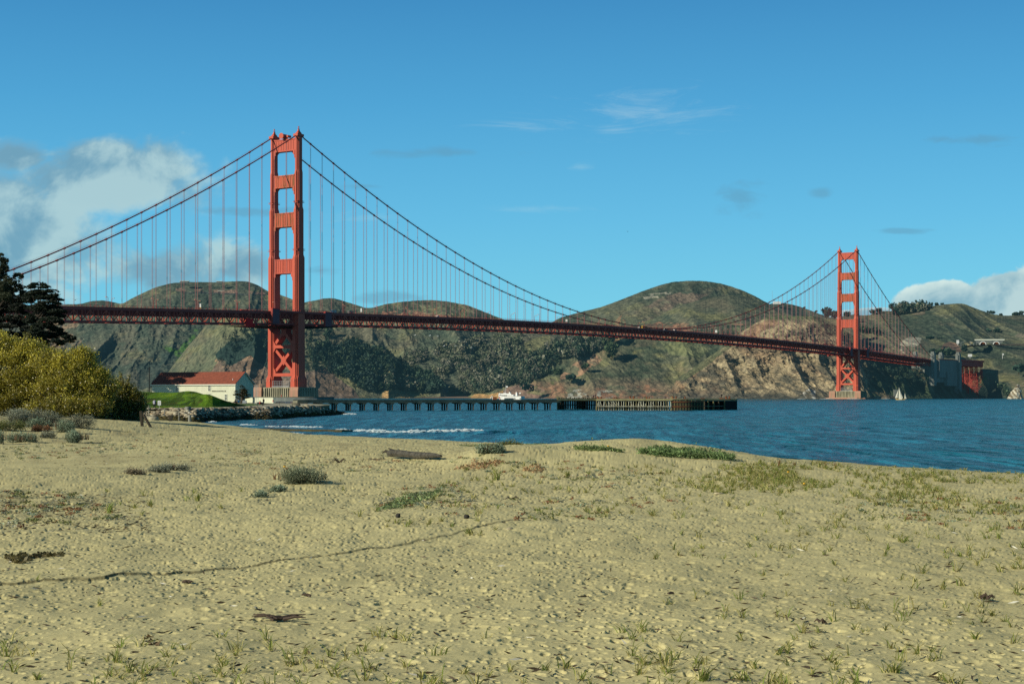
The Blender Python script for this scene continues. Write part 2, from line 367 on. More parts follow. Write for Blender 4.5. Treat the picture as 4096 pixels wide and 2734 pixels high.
# ------------------------------------------------------------------ water
def water_mat():
    m = bpy.data.materials.new('sea_water'); m.use_nodes = True; nt = m.node_tree; N = nt.nodes; L = nt.links
    b = N['Principled BSDF']; b.inputs['Roughness'].default_value = .12; b.inputs['IOR'].default_value = 1.15; b.inputs['Specular IOR Level'].default_value = .10
    tc = N.new('ShaderNodeTexCoord')
    def nz(scale, st, det=3, rough=.55, dist=0.0):
        mp = N.new('ShaderNodeMapping'); mp.inputs['Scale'].default_value = st; L.new(tc.outputs['Object'], mp.inputs[0])
        n = N.new('ShaderNodeTexNoise'); n.inputs['Scale'].default_value = scale; n.inputs['Detail'].default_value = det; n.inputs['Roughness'].default_value = rough
        n.inputs['Distortion'].default_value = dist; L.new(mp.outputs[0], n.inputs['Vector']); return n.outputs['Fac']
    def mathn(op, a, b_):
        n = N.new('ShaderNodeMath'); n.operation = op
        for v, i in ((a, 0), (b_, 1)):
            if isinstance(v, (int, float)): n.inputs[i].default_value = v
            else: L.new(v, n.inputs[i])
        return n.outputs[0]
    fine = nz(1.1, (1, .22, 1), 3); mid = nz(.32, (1, .16, 1), 4, .6, .4); big = nz(.045, (1, .25, 1), 4, .6)
    hsum = mathn('ADD', mathn('ADD', mathn('MULTIPLY', fine, .22), mathn('MULTIPLY', mid, .95)), mathn('MULTIPLY', big, 2.2))
    bp = N.new('ShaderNodeBump'); bp.inputs['Strength'].default_value = 1.0; bp.inputs['Distance'].default_value = 2.6
    L.new(hsum, bp.inputs['Height']); L.new(bp.outputs[0], b.inputs['Normal'])
    k = nz(.42, (1, .09, 1), 6, .72, .3); k2 = nz(.012, (1, .30, 1), 4, .6)
    mr = N.new('ShaderNodeMapRange'); mr.inputs['From Min'].default_value = .44; mr.inputs['From Max'].default_value = .62; L.new(k, mr.inputs['Value'])
    mx = N.new('ShaderNodeMix'); mx.data_type = 'RGBA'; mx.inputs['A'].default_value = (.001, .028, .042, 1); mx.inputs['B'].default_value = (.022, .20, .29, 1)
    L.new(mr.outputs[0], mx.inputs['Factor'])
    m2 = N.new('ShaderNodeMix'); m2.data_type = 'RGBA'; m2.inputs['B'].default_value = (.003, .075, .080, 1); L.new(mx.outputs['Result'], m2.inputs['A'])
    mr2 = N.new('ShaderNodeMapRange'); mr2.inputs['From Min'].default_value = .42; mr2.inputs['From Max'].default_value = .62; mr2.inputs['To Max'].default_value = .6; L.new(k2, mr2.inputs['Value'])
    L.new(mr2.outputs[0], m2.inputs['Factor'])
    # small whitecaps
    wc = nz(.16, (1, .30, 1), 6, .75); wk = N.new('ShaderNodeMapRange'); wk.inputs['From Min'].default_value = .735; wk.inputs['From Max'].default_value = .77; L.new(wc, wk.inputs['Value'])
    m3 = N.new('ShaderNodeMix'); m3.data_type = 'RGBA'; m3.inputs['B'].default_value = (.7, .78, .8, 1); L.new(m2.outputs['Result'], m3.inputs['A']); L.new(wk.outputs[0], m3.inputs['Factor'])
    L.new(m3.outputs['Result'], b.inputs['Base Color'])
    L.new(wk.outputs[0], b.inputs['Roughness'])
    rr = N.new('ShaderNodeMapRange'); rr.inputs['To Min'].default_value = .22; rr.inputs['To Max'].default_value = .9; L.new(wk.outputs[0], rr.inputs['Value']); L.new(rr.outputs[0], b.inputs['Roughness'])
    return m
M['water'] = water_mat()
SHORE = [(-900, 330), (600, 300), (764, 275), (976, 226), (1220, 188), (1848, 161), (2092, 153), (2615, 141), (2946, 124), (3487, 109), (4096, 97.5), (4700, 90), (6000, 80)]
def water():
    c = np.linspace(-2600, 6600, 900)
    rows = np.concatenate([np.linspace(2200, 1640, 300), np.linspace(1639, 1592, 120), np.linspace(1591.5, 1584, 20)])
    D = (CH * F) / (rows - YH)
    px, Dg = np.meshgrid(c, D)
    Xg = (px - 2048) / F * Dg
    amp = .10 * sm(60, 130, Dg) * (1 - sm(700, 1200, Dg)) + .05
    Zg = amp * (fbm(Xg / 3.2 + .3 * Dg / 6, Dg / 7.0, 3, 4, .6) + .7 * ridged(Xg / 7, Dg / 16, 9, 3))
    # one low swell in the bay
    Zg = Zg + .35 * np.exp(-((Dg - 205 - 4 * np.sin(Xg / 9)) / 3.0) ** 2) * np.exp(-((Xg - 3) / 16) ** 2)
    Zg = Zg * (1 - sm(2000, 2400, Dg))
    V = np.stack([Xg, Dg, Zg], -1).reshape(-1, 3); h, wd = px.shape
    i = np.arange(h - 1)[:, None] * wd + np.arange(wd - 1)[None]; Fq = np.stack([i, i + 1, i + 1 + wd, i + wd], -1).reshape(-1, 4)
    o = np_mesh('water', V, Fq, M['water'], smooth=True); tag(o, kind='structure')
water()
sb = MB(); sb.add([(-40000, -300, -6), (40000, -300, -6), (40000, 50000, -6), (-40000, 50000, -6)], [(0, 1, 2, 3)])
M['seabed'] = mat('seabed_sand', (.10, .12, .10), .9, (.06, .08, .08), .02, 3)
tag(sb.build('seabed_ground', M['seabed']), kind='structure')

# ------------------------------------------------------------------ sand
def shore_D(px): return interp(px, SHORE)
def sandz(x, y):
    x = np.asarray(x, float); y = np.asarray(y, float); D = np.maximum(y, 1.0)
    px = 2048 + F * x / D; dw = shore_D(px)
    Lr = np.interp(px, [-500, 600, 1300, 2600, 4600], [70, 55, 42, 38, 32])
    t = (dw - D) / Lr
    z = np.where(t > 0, 1.3 * (1 - np.exp(-1.6 * np.maximum(t, 0))) + .0, t * 1.4)
    z = np.maximum(z, -2.0)
    def b(px0, D0, rx, rd, h):
        x0 = wx(px0, D0); return h * np.exp(-((x - x0) / rx) ** 2 - ((y - D0) / rd) ** 2)
    z = z + b(2330, 88, 8.0, 15, .86) + b(2010, 78, 2.8, 6, .62) + b(2450, 76, 3, 5, .3) + b(2780, 84, 5.5, 10, .45)       # middle dune
    z = z + b(3250, 74, 6, 9, .25) + b(3900, 70, 5, 9, .18)
    z = z + b(100, 150, 12, 36, .9) + b(-500, 150, 16, 36, 1.1) + b(430, 150, 6, 22, .3) + b(330, 66, 7, 9, .32) + b(-200, 60, 6, 10, .3)
    z = z + b(1720, 44, 3.4, 3.0, .22) + b(1250, 62, 2.2, 3, .14) + b(1420, 92, 4, 5, .38) + b(660, 76, 3, 4, .22) + b(2560, 92, 4, 7, .22) + b(1760, 100, 4, 6, .2)
    z = z + .07 * fbm(x / 7, y / 9, 21, 3) + .03 * fbm(x / 1.7, y / 2.2, 25, 3)
    z = z + 1.6 * np.exp(-(np.minimum(D, 30) / 9.0) ** 2)
    return z
def sz(x, y): return float(sandz(np.array([x]), np.array([y]))[0])
def ground_at(px, py, z0=1.3):
    """world point on the sand along the sight line of a photo point"""
    D = Dw(py, z0)
    for _ in range(14):
        D = .5 * D + .5 * Dw(py, min(sz(wx(px, D), D), 4.0))
    x = wx(px, D); return x, D, sz(x, D)
def dimples(x, y, cell, rad, dep, seed, dens_=.8, ang=True):
    gx = np.floor(x / cell).astype(np.int64); gy = np.floor(y / cell).astype(np.int64); out = np.zeros_like(x)
    for dx in (-1, 0, 1):
        for dy in (-1, 0, 1):
            i = gx + dx; j = gy + dy
            h1 = _hash(i, j, seed); h2 = _hash(i, j, seed + 5); h3 = _hash(i, j, seed + 9); h4 = _hash(i, j, seed + 13)
            cx_ = (i + h1) * cell; cy_ = (j + h2) * cell; a = h3 * 3.14
            ddx = x - cx_; ddy = y - cy_; u = ddx * np.cos(a) + ddy * np.sin(a); v = -ddx * np.sin(a) + ddy * np.cos(a)
            r = rad * (.6 + .8 * h4); q = np.sqrt((u / r) ** 2 + (v / (r * .62)) ** 2)
            on = (h3 * 7.13 % 1.0) < dens_
            k = np.where(q < 1, -(1 - q ** 2) ** .8, .16 * np.exp(-((q - 1.25) / .28) ** 2)) * (.5 + .8 * h2)
            out += np.where(on & (q < 2.2), k, 0) * dep
    return out
GROOVE = [(-60, 2326), (180, 2318), (420, 2308), (470, 2292), (760, 2270), (1000, 2245), (1250, 2215), (1500, 2180), (1720, 2145), (1950, 2105), (2150, 2075)]
def sand():
    D = np.concatenate([[-40, -12, 2, 8, 13], Dw(np.linspace(2960, 1668, 800), 1.25), [430, 460]])
    D = np.sort(np.unique(D)); cols = np.linspace(-900, 5200, 1900)
    cols = np.concatenate([[-9000, -5000, -3000, -2000, -1400, -1100], cols, [5400, 5900, 6500, 7500, 9500, 13000]])
    px, Dg = np.meshgrid(cols, D); Dp = np.maximum(Dg, 15.0)
    x = (px - 2048) / F * Dp; y = Dg
    z = sandz(x, np.maximum(y, 1.0))
    smoothzone = 1 - .75 * np.exp(-(((px - 350) / 520) ** 2) - (((1582 + 3.6 * F / Dp) - 1860) / 70) ** 2)
    smoothzone = smoothzone * (1 - .6 * np.exp(-(((px - 2150) / 300) ** 2) - (((1582 + 3.4 * F / Dp) - 1810) / 30) ** 2))
    wet = sm(0.15, .45, z); amt = smoothzone * wet * (Dg > 10)
    vary = .70 + .45 * sm(-.35, .45, fbm(x / 5, y / 8, 93, 3))
    d = 1.0 * vary * (dimples(x, y, .25, .074, .036, 41, .75) + dimples(x + 3, y + 8, .62, .15, .040, 57, .5) + dimples(x + 5, y, .17, .05, .012, 77, .5))
    d = d + .012 * fbm(x / .35, y / .45, 31, 2) + .055 * fbm(x / 1.1, y / 1.4, 35, 2)
    far = np.interp(Dp, [20, 60, 120, 200], [1, 1.15, 1.3, 1.0])
    z = z + d * amt * far
    # the long narrow scarp that crosses the foreground
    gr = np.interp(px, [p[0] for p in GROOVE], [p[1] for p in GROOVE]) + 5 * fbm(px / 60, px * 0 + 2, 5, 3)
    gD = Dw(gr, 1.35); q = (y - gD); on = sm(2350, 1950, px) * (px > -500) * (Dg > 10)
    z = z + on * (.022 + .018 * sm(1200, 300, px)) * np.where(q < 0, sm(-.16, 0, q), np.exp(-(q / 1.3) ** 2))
    V = np.stack([x, y, z], -1).reshape(-1, 3); h, wd = px.shape
    i = np.arange(h - 1)[:, None] * wd + np.arange(wd - 1)[None]; Fq = np.stack([i, i + 1, i + 1 + wd, i + wd], -1).reshape(-1, 4)
    dry = np.array([.545, .490, .243]); wetc = np.array([.20, .16, .095]); red = np.array([.45, .375, .19])
    n = fbm(x / 3, y / 4, 61, 4)[..., None]; k = sm(.05, .42, z - d * amt * far)[..., None]
    litter = (sm(.15, .5, fbm(x / 1.5, y / 5, 71, 4)) * sm(60, 100, Dp) * .45)[..., None]
    c_ = dry * (1 + .10 * n) * k + wetc * (1 - k); c_ = c_ * (1 - litter) + red * .72 * litter
    c_ = c_ * (1 - .85 * (on * (.55 + .45 * vn(px / 40, px * 0, 9)) * np.exp(-((q + .07) / .085) ** 2))[..., None])  # shadow line along the scarp, painted dark into the sand colour
    # flotsam-darkened band on the left
    band = np.exp(-(((px - 150) / 330) ** 2) - (((1582 + 3.6 * F / Dp) - 2030) / 45) ** 2)
    c_ = c_ * (1 - .35 * (band * (fbm(x / .5, y / .9, 88, 3) > 0))[..., None])
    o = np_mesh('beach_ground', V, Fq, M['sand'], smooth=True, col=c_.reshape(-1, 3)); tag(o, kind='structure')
def sand_mat():
    m = bpy.data.materials.new('dune_sand'); m.use_nodes = True; nt = m.node_tree; N = nt.nodes; L = nt.links
    b = N['Principled BSDF']; b.inputs['Roughness'].default_value = .95; b.inputs['Specular IOR Level'].default_value = .1
    at = N.new('ShaderNodeAttribute'); at.attribute_name = 'Col'; tc = N.new('ShaderNodeTexCoord')
    def nz(s, d, r=.6):
        n = N.new('ShaderNodeTexNoise'); n.inputs['Scale'].default_value = s; n.inputs['Detail'].default_value = d; n.inputs['Roughness'].default_value = r
        L.new(tc.outputs['Object'], n.inputs['Vector']); return n.outputs['Fac']
    mr = N.new('ShaderNodeMapRange'); mr.inputs['From Min'].default_value = .3; mr.inputs['From Max'].default_value = .7; mr.inputs['To Min'].default_value = .86; mr.inputs['To Max'].default_value = 1.1
    L.new(nz(9, 6, .75), mr.inputs['Value'])
    mx = N.new('ShaderNodeMix'); mx.data_type = 'RGBA'; mx.blend_type = 'MULTIPLY'; mx.inputs['Factor'].default_value = 1
    L.new(at.outputs['Color'], mx.inputs['A']); L.new(mr.outputs[0], mx.inputs['B'])
    # dark specks of dry weed
    sp_ = N.new('ShaderNodeMapRange'); sp_.inputs['From Min'].default_value = .70; sp_.inputs['From Max'].default_value = .74; L.new(nz(6.5, 3, .6), sp_.inputs['Value'])
    m2 = N.new('ShaderNodeMix'); m2.data_type = 'RGBA'; m2.inputs['B'].default_value = (.10, .075, .045, 1); L.new(mx.outputs['Result'], m2.inputs['A']); L.new(sp_.outputs[0], m2.inputs['Factor'])
    L.new(m2.outputs['Result'], b.inputs['Base Color'])
    bp = N.new('ShaderNodeBump'); bp.inputs['Strength'].default_value = .3; bp.inputs['Distance'].default_value = .03
    L.new(nz(14, 6, .7), bp.inputs['Height']); L.new(bp.outputs[0], b.inputs['Normal']); return m
M['sand'] = sand_mat(); sand()
# ------------------------------------------------------------------ hills
HILLS = {}
HZ = np.array([.085, .125, .125])  # bluish haze tint mixed into the land colours
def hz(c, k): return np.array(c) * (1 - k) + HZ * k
def hill(name, crest, base, x0, x1, ncol, nrow, relief, gully, g=1.0, paint=None, jit=1.2, m='land', back=500, seed=0, rg=.66, rf=.07):
    cols = np.linspace(x0, x1, ncol); v = np.linspace(0, 1, nrow)
    cy = np.interp(cols, [p[0] for p in crest], [p[1] for p in crest]); cD = np.interp(cols, [p[0] for p in crest], [p[2] for p in crest])
    by = np.interp(cols, [p[0] for p in base], [p[1] for p in base]); bD = np.interp(cols, [p[0] for p in base], [p[2] for p in base])
    k = 9; ker = np.ones(k) / k; cy = np.convolve(np.pad(cy, k // 2, 'edge'), ker, 'valid') if ncol > 60 else cy
    cy = cy - jit * (fbm(cols / 14, cols * 0 + seed, 3 + seed, 4, .7) + .6)
    PX, VV = np.meshgrid(cols, v); CY = cy[None]; BY = by[None]
    PY = BY + (CY - BY) * VV; DD = bD[None] + (cD - bD)[None] * (VV ** g)
    Xw = (PX - 2048) / F * DD
    dz = (BY - PY) * DD / F
    env = np.sin(np.pi * np.clip(VV, 0, 1)) ** .6 * .85 + .15 * (1 - VV)
    gu = ridged(Xw / gully + .22 * dz / gully + .30 * fbm(Xw / gully / 1.5, dz / gully / 1.2, 77 + seed, 3), dz / (gully * 4.5), 5 + seed, 3, .42)
    fine = fbm(Xw / 15 + dz / 30, dz / 13 + Xw / 60, 50 + seed, 5, .62)
    R = relief * env * (gu - .5) * rg + relief * rf * fine * (env + .15)
    D2 = DD - R
    Z = CH + (YH - PY) * D2 / F
    X2 = (PX - 2048) / F * D2
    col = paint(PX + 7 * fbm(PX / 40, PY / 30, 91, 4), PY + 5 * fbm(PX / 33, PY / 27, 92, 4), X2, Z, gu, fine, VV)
    V = np.stack([X2, D2, Z], -1)
    # far side of the crest
    tb = []
    for t in (.25, .6, 1.0):
        b_ = V[-1].copy(); b_[:, 1] += back * t; b_[:, 0] *= (b_[:, 1] / V[-1][:, 1]); b_[:, 2] = V[-1][:, 2] * (1 - .55 * t ** 1.4) - 4 * t; tb.append(b_)
    V = np.concatenate([V, np.array(tb)]); col = np.concatenate([col, np.repeat(col[-1:], 3, 0)])
    h, wd = V.shape[:2]
    i = np.arange(h - 1)[:, None] * wd + np.arange(wd - 1)[None]; Fq = np.stack([i, i + 1, i + 1 + wd, i + wd], -1).reshape(-1, 4)
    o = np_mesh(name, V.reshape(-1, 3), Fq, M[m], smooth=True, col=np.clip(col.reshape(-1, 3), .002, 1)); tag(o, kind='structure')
    HILLS[name + str(seed)] = (PX, PY, np.stack([X2, D2, Z], -1))
    return o
def mixm(a, b, t):
    t = np.clip(t, 0, 1)
    if t.ndim == a.ndim - 1: t = t[..., None]
    return a * (1 - t) + np.asarray(b) * t
SH_D, SH_G, GR, GRB, RED, TAN, ROCK = (.045, .058, .034), (.112, .112, .068), (.155, .150, .068), (.055, .13, .02), (.27, .115, .062), (.30, .225, .12), (.15, .135, .105)
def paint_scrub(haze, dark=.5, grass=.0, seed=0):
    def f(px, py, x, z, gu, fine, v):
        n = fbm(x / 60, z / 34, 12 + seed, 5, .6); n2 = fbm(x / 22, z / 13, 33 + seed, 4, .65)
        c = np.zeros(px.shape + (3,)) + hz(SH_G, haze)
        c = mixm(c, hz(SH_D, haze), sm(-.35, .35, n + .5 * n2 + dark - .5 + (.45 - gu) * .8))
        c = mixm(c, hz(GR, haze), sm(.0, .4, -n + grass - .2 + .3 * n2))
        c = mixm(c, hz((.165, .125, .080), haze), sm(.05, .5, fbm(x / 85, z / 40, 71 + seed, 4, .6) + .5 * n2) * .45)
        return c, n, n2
    return f
def soft(px, py, poly, lo=None): return inpoly(px, py, poly).astype(float)

def paint_far(px, py, x, z, gu, fine, v):
    c, n, n2 = paint_scrub(.30, .50, .05, 1)(px, py, x, z, gu, fine, v)
    # reddish road cut and pale road line near the top
    c = mixm(c, hz((.24, .14, .10), .3), sm(.1, .3, n2 + .25) * soft(px, py, [(700, 1150), (960, 1160), (1060, 1168), (1060, 1178), (880, 1176), (700, 1162)]))
    c = mixm(c, hz((.03, .035, .04), .2), soft(px, py, [(730, 1166), (1060, 1178), (1060, 1182), (730, 1170)]))
    c = mixm(c, hz(SH_D, .3), soft(px, py, [(712, 1182), (722, 1182), (782, 1262), (756, 1262)]) * .7)
    c = mixm(c, hz(GRB, .15), sm(-.1, .25, n2 + .05) * soft(px, py, [(800, 1310), (825, 1330), (800, 1370), (760, 1420), (720, 1480), (690, 1490), (712, 1430), (640, 1380), (650, 1370), (715, 1400), (745, 1360), (760, 1310)]))
    c = mixm(c, hz((.30, .20, .12), .25), sm(-.2, .2, n) * soft(px, py, [(190, 1285), (320, 1285), (300, 1330), (330, 1360), (280, 1430), (200, 1440), (150, 1380)]))
    c = mixm(c, hz((.02, .035, .03), .2), soft(px, py, [(540, 1440), (700, 1400), (690, 1500), (660, 1560), (560, 1560)]) * sm(-.3, .1, n) * .75)
    return c
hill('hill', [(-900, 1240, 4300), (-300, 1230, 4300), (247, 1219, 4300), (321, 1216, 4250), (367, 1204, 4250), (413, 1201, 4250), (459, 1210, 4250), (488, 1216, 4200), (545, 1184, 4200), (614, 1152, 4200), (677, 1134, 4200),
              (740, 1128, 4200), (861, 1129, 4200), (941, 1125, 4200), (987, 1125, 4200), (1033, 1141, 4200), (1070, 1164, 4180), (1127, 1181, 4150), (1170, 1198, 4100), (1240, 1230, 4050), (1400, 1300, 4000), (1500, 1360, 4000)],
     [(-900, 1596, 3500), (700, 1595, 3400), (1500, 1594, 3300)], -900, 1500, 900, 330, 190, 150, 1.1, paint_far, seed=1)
def paint_valley(px, py, x, z, gu, fine, v):
    c, n, n2 = paint_scrub(.24, .42, .10, 2)(px, py, x, z, gu, fine, v)
    c = mixm(c, hz((.30, .15, .09), .25), sm(-.15, .15, n2 + .1) * soft(px, py, [(1530, 1246), (1640, 1240), (1730, 1254), (1800, 1262), (1800, 1285), (1530, 1280)]))
    c = mixm(c, hz((.28, .30, .32), .2), soft(px, py, [(1530, 1258), (1740, 1268), (1740, 1270), (1530, 1260)]))
    c = mixm(c, hz(GR, .2), soft(px, py, [(2040, 1400), (2130, 1350), (2200, 1340), (2200, 1400), (2110, 1440), (2060, 1420)]) * .9)
    c = mixm(c, hz((.10, .115, .07), .2), soft(px, py, [(1560, 1440), (1640, 1380), (1800, 1340), (1900, 1390), (1700, 1450)]) * .5)
    c = mixm(c, hz((.20, .14, .085), .15), soft(px, py, [(1500, 1583), (1900, 1583), (1900, 1600), (1500, 1600)]))
    c = mixm(c, hz((.13, .16, .07), .15), soft(px, py, [(1640, 1571), (1840, 1570), (1850, 1582), (1640, 1583)]))
    return c
hill('hill', [(1100, 1250, 3950), (1228, 1207, 3950), (1248, 1204, 3950), (1297, 1193, 3950), (1336, 1193, 3950), (1380, 1206, 3950), (1424, 1219, 3930), (1463, 1232, 3900), (1493, 1231, 3880), (1542, 1216, 3850), (1591, 1209, 3850),
              (1669, 1202, 3850), (1718, 1200, 3850), (1786, 1205, 3850), (1870, 1221, 3820), (1914, 1238, 3800), (1982, 1265, 3780), (2026, 1282, 3750), (2080, 1302, 3700), (2300, 1330, 3600), (2450, 1345, 3500)],
     [(1100, 1594, 3300), (1900, 1591.5, 3150), (2450, 1590, 3050)], 1100, 2450, 620, 320, 230, 170, 1.0, paint_valley, seed=2)
def paint_slack(px, py, x, z, gu, fine, v):
    c, n, n2 = paint_scrub(.24, .38, .16, 3)(px, py, x, z, gu, fine, v)
    c = mixm(c, hz((.20, .13, .095), .25), sm(-.1, .3, n + .1) * soft(px, py, [(2540, 1250), (2640, 1190), (2720, 1170), (2830, 1175), (2760, 1220), (2650, 1270), (2540, 1300)]) * .75)
    c = mixm(c, hz((.30, .28, .22), .2), sm(.05, .2, n2) * soft(px, py, [(2570, 1180), (2650, 1168), (2700, 1172), (2630, 1190), (2580, 1198)]))
    c = mixm(c, hz((.34, .20, .11), .2), soft(px, py, [(2455, 1290), (2480, 1262), (2490, 1262), (2470, 1300)]) * .7)
    return c
hill('hill', [(2050, 1330, 4000), (2170, 1306, 4000), (2200, 1294, 4000), (2241, 1270, 4000), (2323, 1248, 4000), (2404, 1229, 4000), (2486, 1198, 4000), (2578, 1162, 4000), (2634, 1142, 4000), (2690, 1128, 4000), (2752, 1123, 4000),
              (2813, 1124, 4000), (2879, 1133, 4000), (2915, 1143, 4000), (2966, 1160, 4000), (3012, 1180, 4000), (3068, 1211, 3980), (3120, 1239, 3950), (3170, 1263, 3900), (3300, 1320, 3800)],
     [(2050, 1450, 3400), (3300, 1450, 3400)], 2050, 3300, 560, 240, 170, 140, .9, paint_slack, seed=3)
def paint_b(px, py, x, z, gu, fine, v):
    return paint_scrub(.34, .5, .0, 8)(px, py, x, z, gu, fine, v)[0]
hill('hill', [(2980, 1260, 4500), (3050, 1225, 4500), (3090, 1213, 4500), (3135, 1212, 4500), (3170, 1218, 4500), (3222, 1234, 4500), (3273, 1254, 4450), (3324, 1270, 4400), (3420, 1275, 4400), (3560, 1300, 4400)],
     [(2980, 1450, 3900), (3560, 1450, 3900)], 2980, 3560, 200, 80, 90, 130, 1, paint_b, seed=8)
def paint_mid(px, py, x, z, gu, fine, v):
    c, n, n2 = paint_scrub(.18, .26, .34, 4)(px, py, x, z, gu, fine, v)
    c = mixm(c, hz((.25, .13, .08), .15), sm(-.25, .15, n2) * soft(px, py, [(2540, 1310), (2640, 1285), (2760, 1296), (2860, 1300), (2960, 1296), (3020, 1300), (3010, 1325), (2800, 1330), (2540, 1325)]))
    c = mixm(c, hz((.03, .04, .03), .1), soft(px, py, [(2560, 1296), (2680, 1290), (2700, 1306), (2560, 1306)]) * .5)
    c = mixm(c, hz((.34, .34, .30), .1), soft(px, py, [(2820, 1315), (2985, 1318), (2985, 1321), (2820, 1318)]))
    return c
hill('hill', [(2380, 1330, 3500), (2460, 1318, 3500), (2532, 1303, 3500), (2568, 1290, 3500), (2634, 1265, 3500), (2711, 1224, 3500), (2787, 1203, 3500), (2864, 1186, 3500), (2915, 1182, 3500), (2976, 1184, 3500), (3017, 1200, 3480),
              (3068, 1226, 3450), (3120, 1252, 3400), (3170, 1268, 3380), (3324, 1278, 3300), (3400, 1290, 3250)],
     [(2380, 1400, 3100), (3400, 1450, 2900)], 2380, 3400, 480, 180, 110, 110, 1, paint_mid, seed=4)
def paint_right(px, py, x, z, gu, fine, v):
    c, n, n2 = paint_scrub(.20, .46, .12, 5)(px, py, x, z, gu, fine, v)
    c = mixm(c, hz((.34, .33, .26), .15), sm(-.1, .15, n2 + .05) * soft(px, py, [(3600, 1368), (3640, 1348), (3695, 1347), (3680, 1372), (3640, 1395), (3600, 1425)]))
    c = mixm(c, hz((.17, .105, .075), .12), soft(px, py, [(3758, 1400), (3775, 1375), (3800, 1367), (3830, 1372), (3850, 1400), (3845, 1412), (3770, 1412)]))
    c = mixm(c, hz((.30, .26, .14), .15), soft(px, py, [(3855, 1372), (3880, 1365), (3895, 1374), (3870, 1382)]) * .8)
    c = mixm(c, hz((.20, .17, .13), .15), sm(-.1, .2, n2) * soft(px, py, [(4020, 1365), (4050, 1345), (4096, 1315), (4200, 1290), (4200, 1310), (4080, 1350)]) * .7)
    c = mixm(c, hz((.022, .036, .03), .12), sm(-.15, .1, n) * soft(px, py, [(3776, 1300), (3790, 1300), (3860, 1372), (3835, 1378)]) * .8)
    c = mixm(c, hz((.2, .14, .10), .12), soft(px, py, [(3640, 1250), (3700, 1240), (3700, 1255), (3660, 1262)]) * .5)
    c = mixm(c, hz((.115, .13, .06), .12), soft(px, py, [(3845, 1408), (3910, 1415), (3920, 1426), (3840, 1426)]))
    return c
hill('hill', [(3240, 1290, 3700), (3325, 1278, 3700), (3379, 1262, 3700), (3414, 1258, 3700), (3441, 1262, 3700), (3477, 1260, 3700), (3512, 1247, 3700), (3539, 1243, 3700), (3580, 1246, 3700), (3642, 1240, 3700), (3704, 1229, 3700),
              (3771, 1218, 3700), (3834, 1213, 3700), (3861, 1217, 3700), (3896, 1231, 3700), (3959, 1254, 3700), (4004, 1262, 3700), (4048, 1262, 3700), (4096, 1258, 3700), (4300, 1245, 3700), (4900, 1260, 3700)],
     [(3240, 1500, 2950), (3700, 1500, 2950), (4900, 1450, 3020)], 3240, 4900, 760, 260, 190, 120, 1, paint_right, seed=5)
def paint_cove(px, py, x, z, gu, fine, v):
    c, n, n2 = paint_scrub(.10, .42, .22, 6)(px, py, x, z, gu, fine, v)
    c = mixm(c, hz((.02, .035, .028), .08), sm(-.3, .1, n) * soft(px, py, [(3890, 1480), (4010, 1480), (4050, 1560), (4060, 1600), (3880, 1600)]))  # shadow lying over the cove, painted into the slope as dark growth
    c = mixm(c, (.09, .19, .05), soft(px, py, [(3930, 1515), (3945, 1505), (3952, 1515), (3930, 1525)]))
    c = mixm(c, hz((.20, .165, .11), .1), sm(-.1, .2, n2) * soft(px, py, [(4020, 1490), (4096, 1500), (4200, 1500), (4200, 1560), (4060, 1560)]) * .6)
    return c
hill('hill', [(3740, 1452, 3050), (3840, 1444, 3030), (3936, 1433, 3000), (3987, 1434, 3000), (4096, 1436, 3000), (4900, 1430, 3000)],
     [(3740, 1594, 2990), (3900, 1594, 2960), (4000, 1594, 2830), (4096, 1594, 2700), (4300, 1594, 2650), (4900, 1594, 2600)], 3740, 4900, 460, 170, 70, 80, 1, paint_cove, seed=6, back=260)
def paint_point(px, py, x, z, gu, fine, v):
    c, n, n2 = paint_scrub(.15, .40, .22, 7)(px, py, x, z, gu, fine, v)
    c = mixm(c, hz((.13, .14, .08), .15), soft(px, py, [(700, 1490), (900, 1290), (1060, 1280), (1000, 1360), (850, 1470), (740, 1530)]) * .55)
    rk = np.array(hz((.14, .10, .075), .08)) + .05 * n2[..., None]
    c = mixm(c, rk, soft(px, py, [(850, 1470), (930, 1390), (1060, 1400), (1180, 1500), (1300, 1470), (1420, 1560), (1440, 1600), (820, 1600)]))
    c = mixm(c, hz((.32, .19, .11), .1), sm(.0, .2, n2 + .1 * n) * soft(px, py, [(860, 1440), (960, 1390), (1040, 1400), (1060, 1600), (900, 1600)]) * .6)
    c = mixm(c, hz((.016, .032, .026), .1), sm(-.35, .0, n) * soft(px, py, [(860, 1420), (960, 1320), (1080, 1290), (1180, 1300), (1240, 1480), (1100, 1500), (1000, 1420), (900, 1480)]))
    c = mixm(c, hz((.42, .26, .11), .08), sm(-.3, .1, n2) * soft(px, py, [(1528, 1560), (1560, 1558), (1590, 1570), (1640, 1582), (1640, 1600), (1528, 1600)]))
    return c
hill('headland_terrain', [(600, 1594, 3500), (640, 1562, 3500), (660, 1508, 3500), (689, 1465, 3480), (740, 1400, 3450), (800, 1330, 3400), (830, 1290, 3400), (900, 1272, 3350), (1000, 1266, 3300), (1230, 1276, 3250), (1312, 1310, 3220),
              (1395, 1339, 3200), (1493, 1375, 3180), (1537, 1412, 3160), (1571, 1437, 3150), (1640, 1466, 3130), (1679, 1490, 3120), (1737, 1520, 3110), (1767, 1544, 3110), (1790, 1580, 3100), (1812, 1593, 3090)],
     [(600, 1594, 3150), (900, 1593, 3050), (1200, 1593, 2950), (1500, 1593, 3000), (1812, 1593.5, 3080)], 600, 1812, 640, 300, 130, 90, .85, paint_point, seed=7, m='land', back=200)
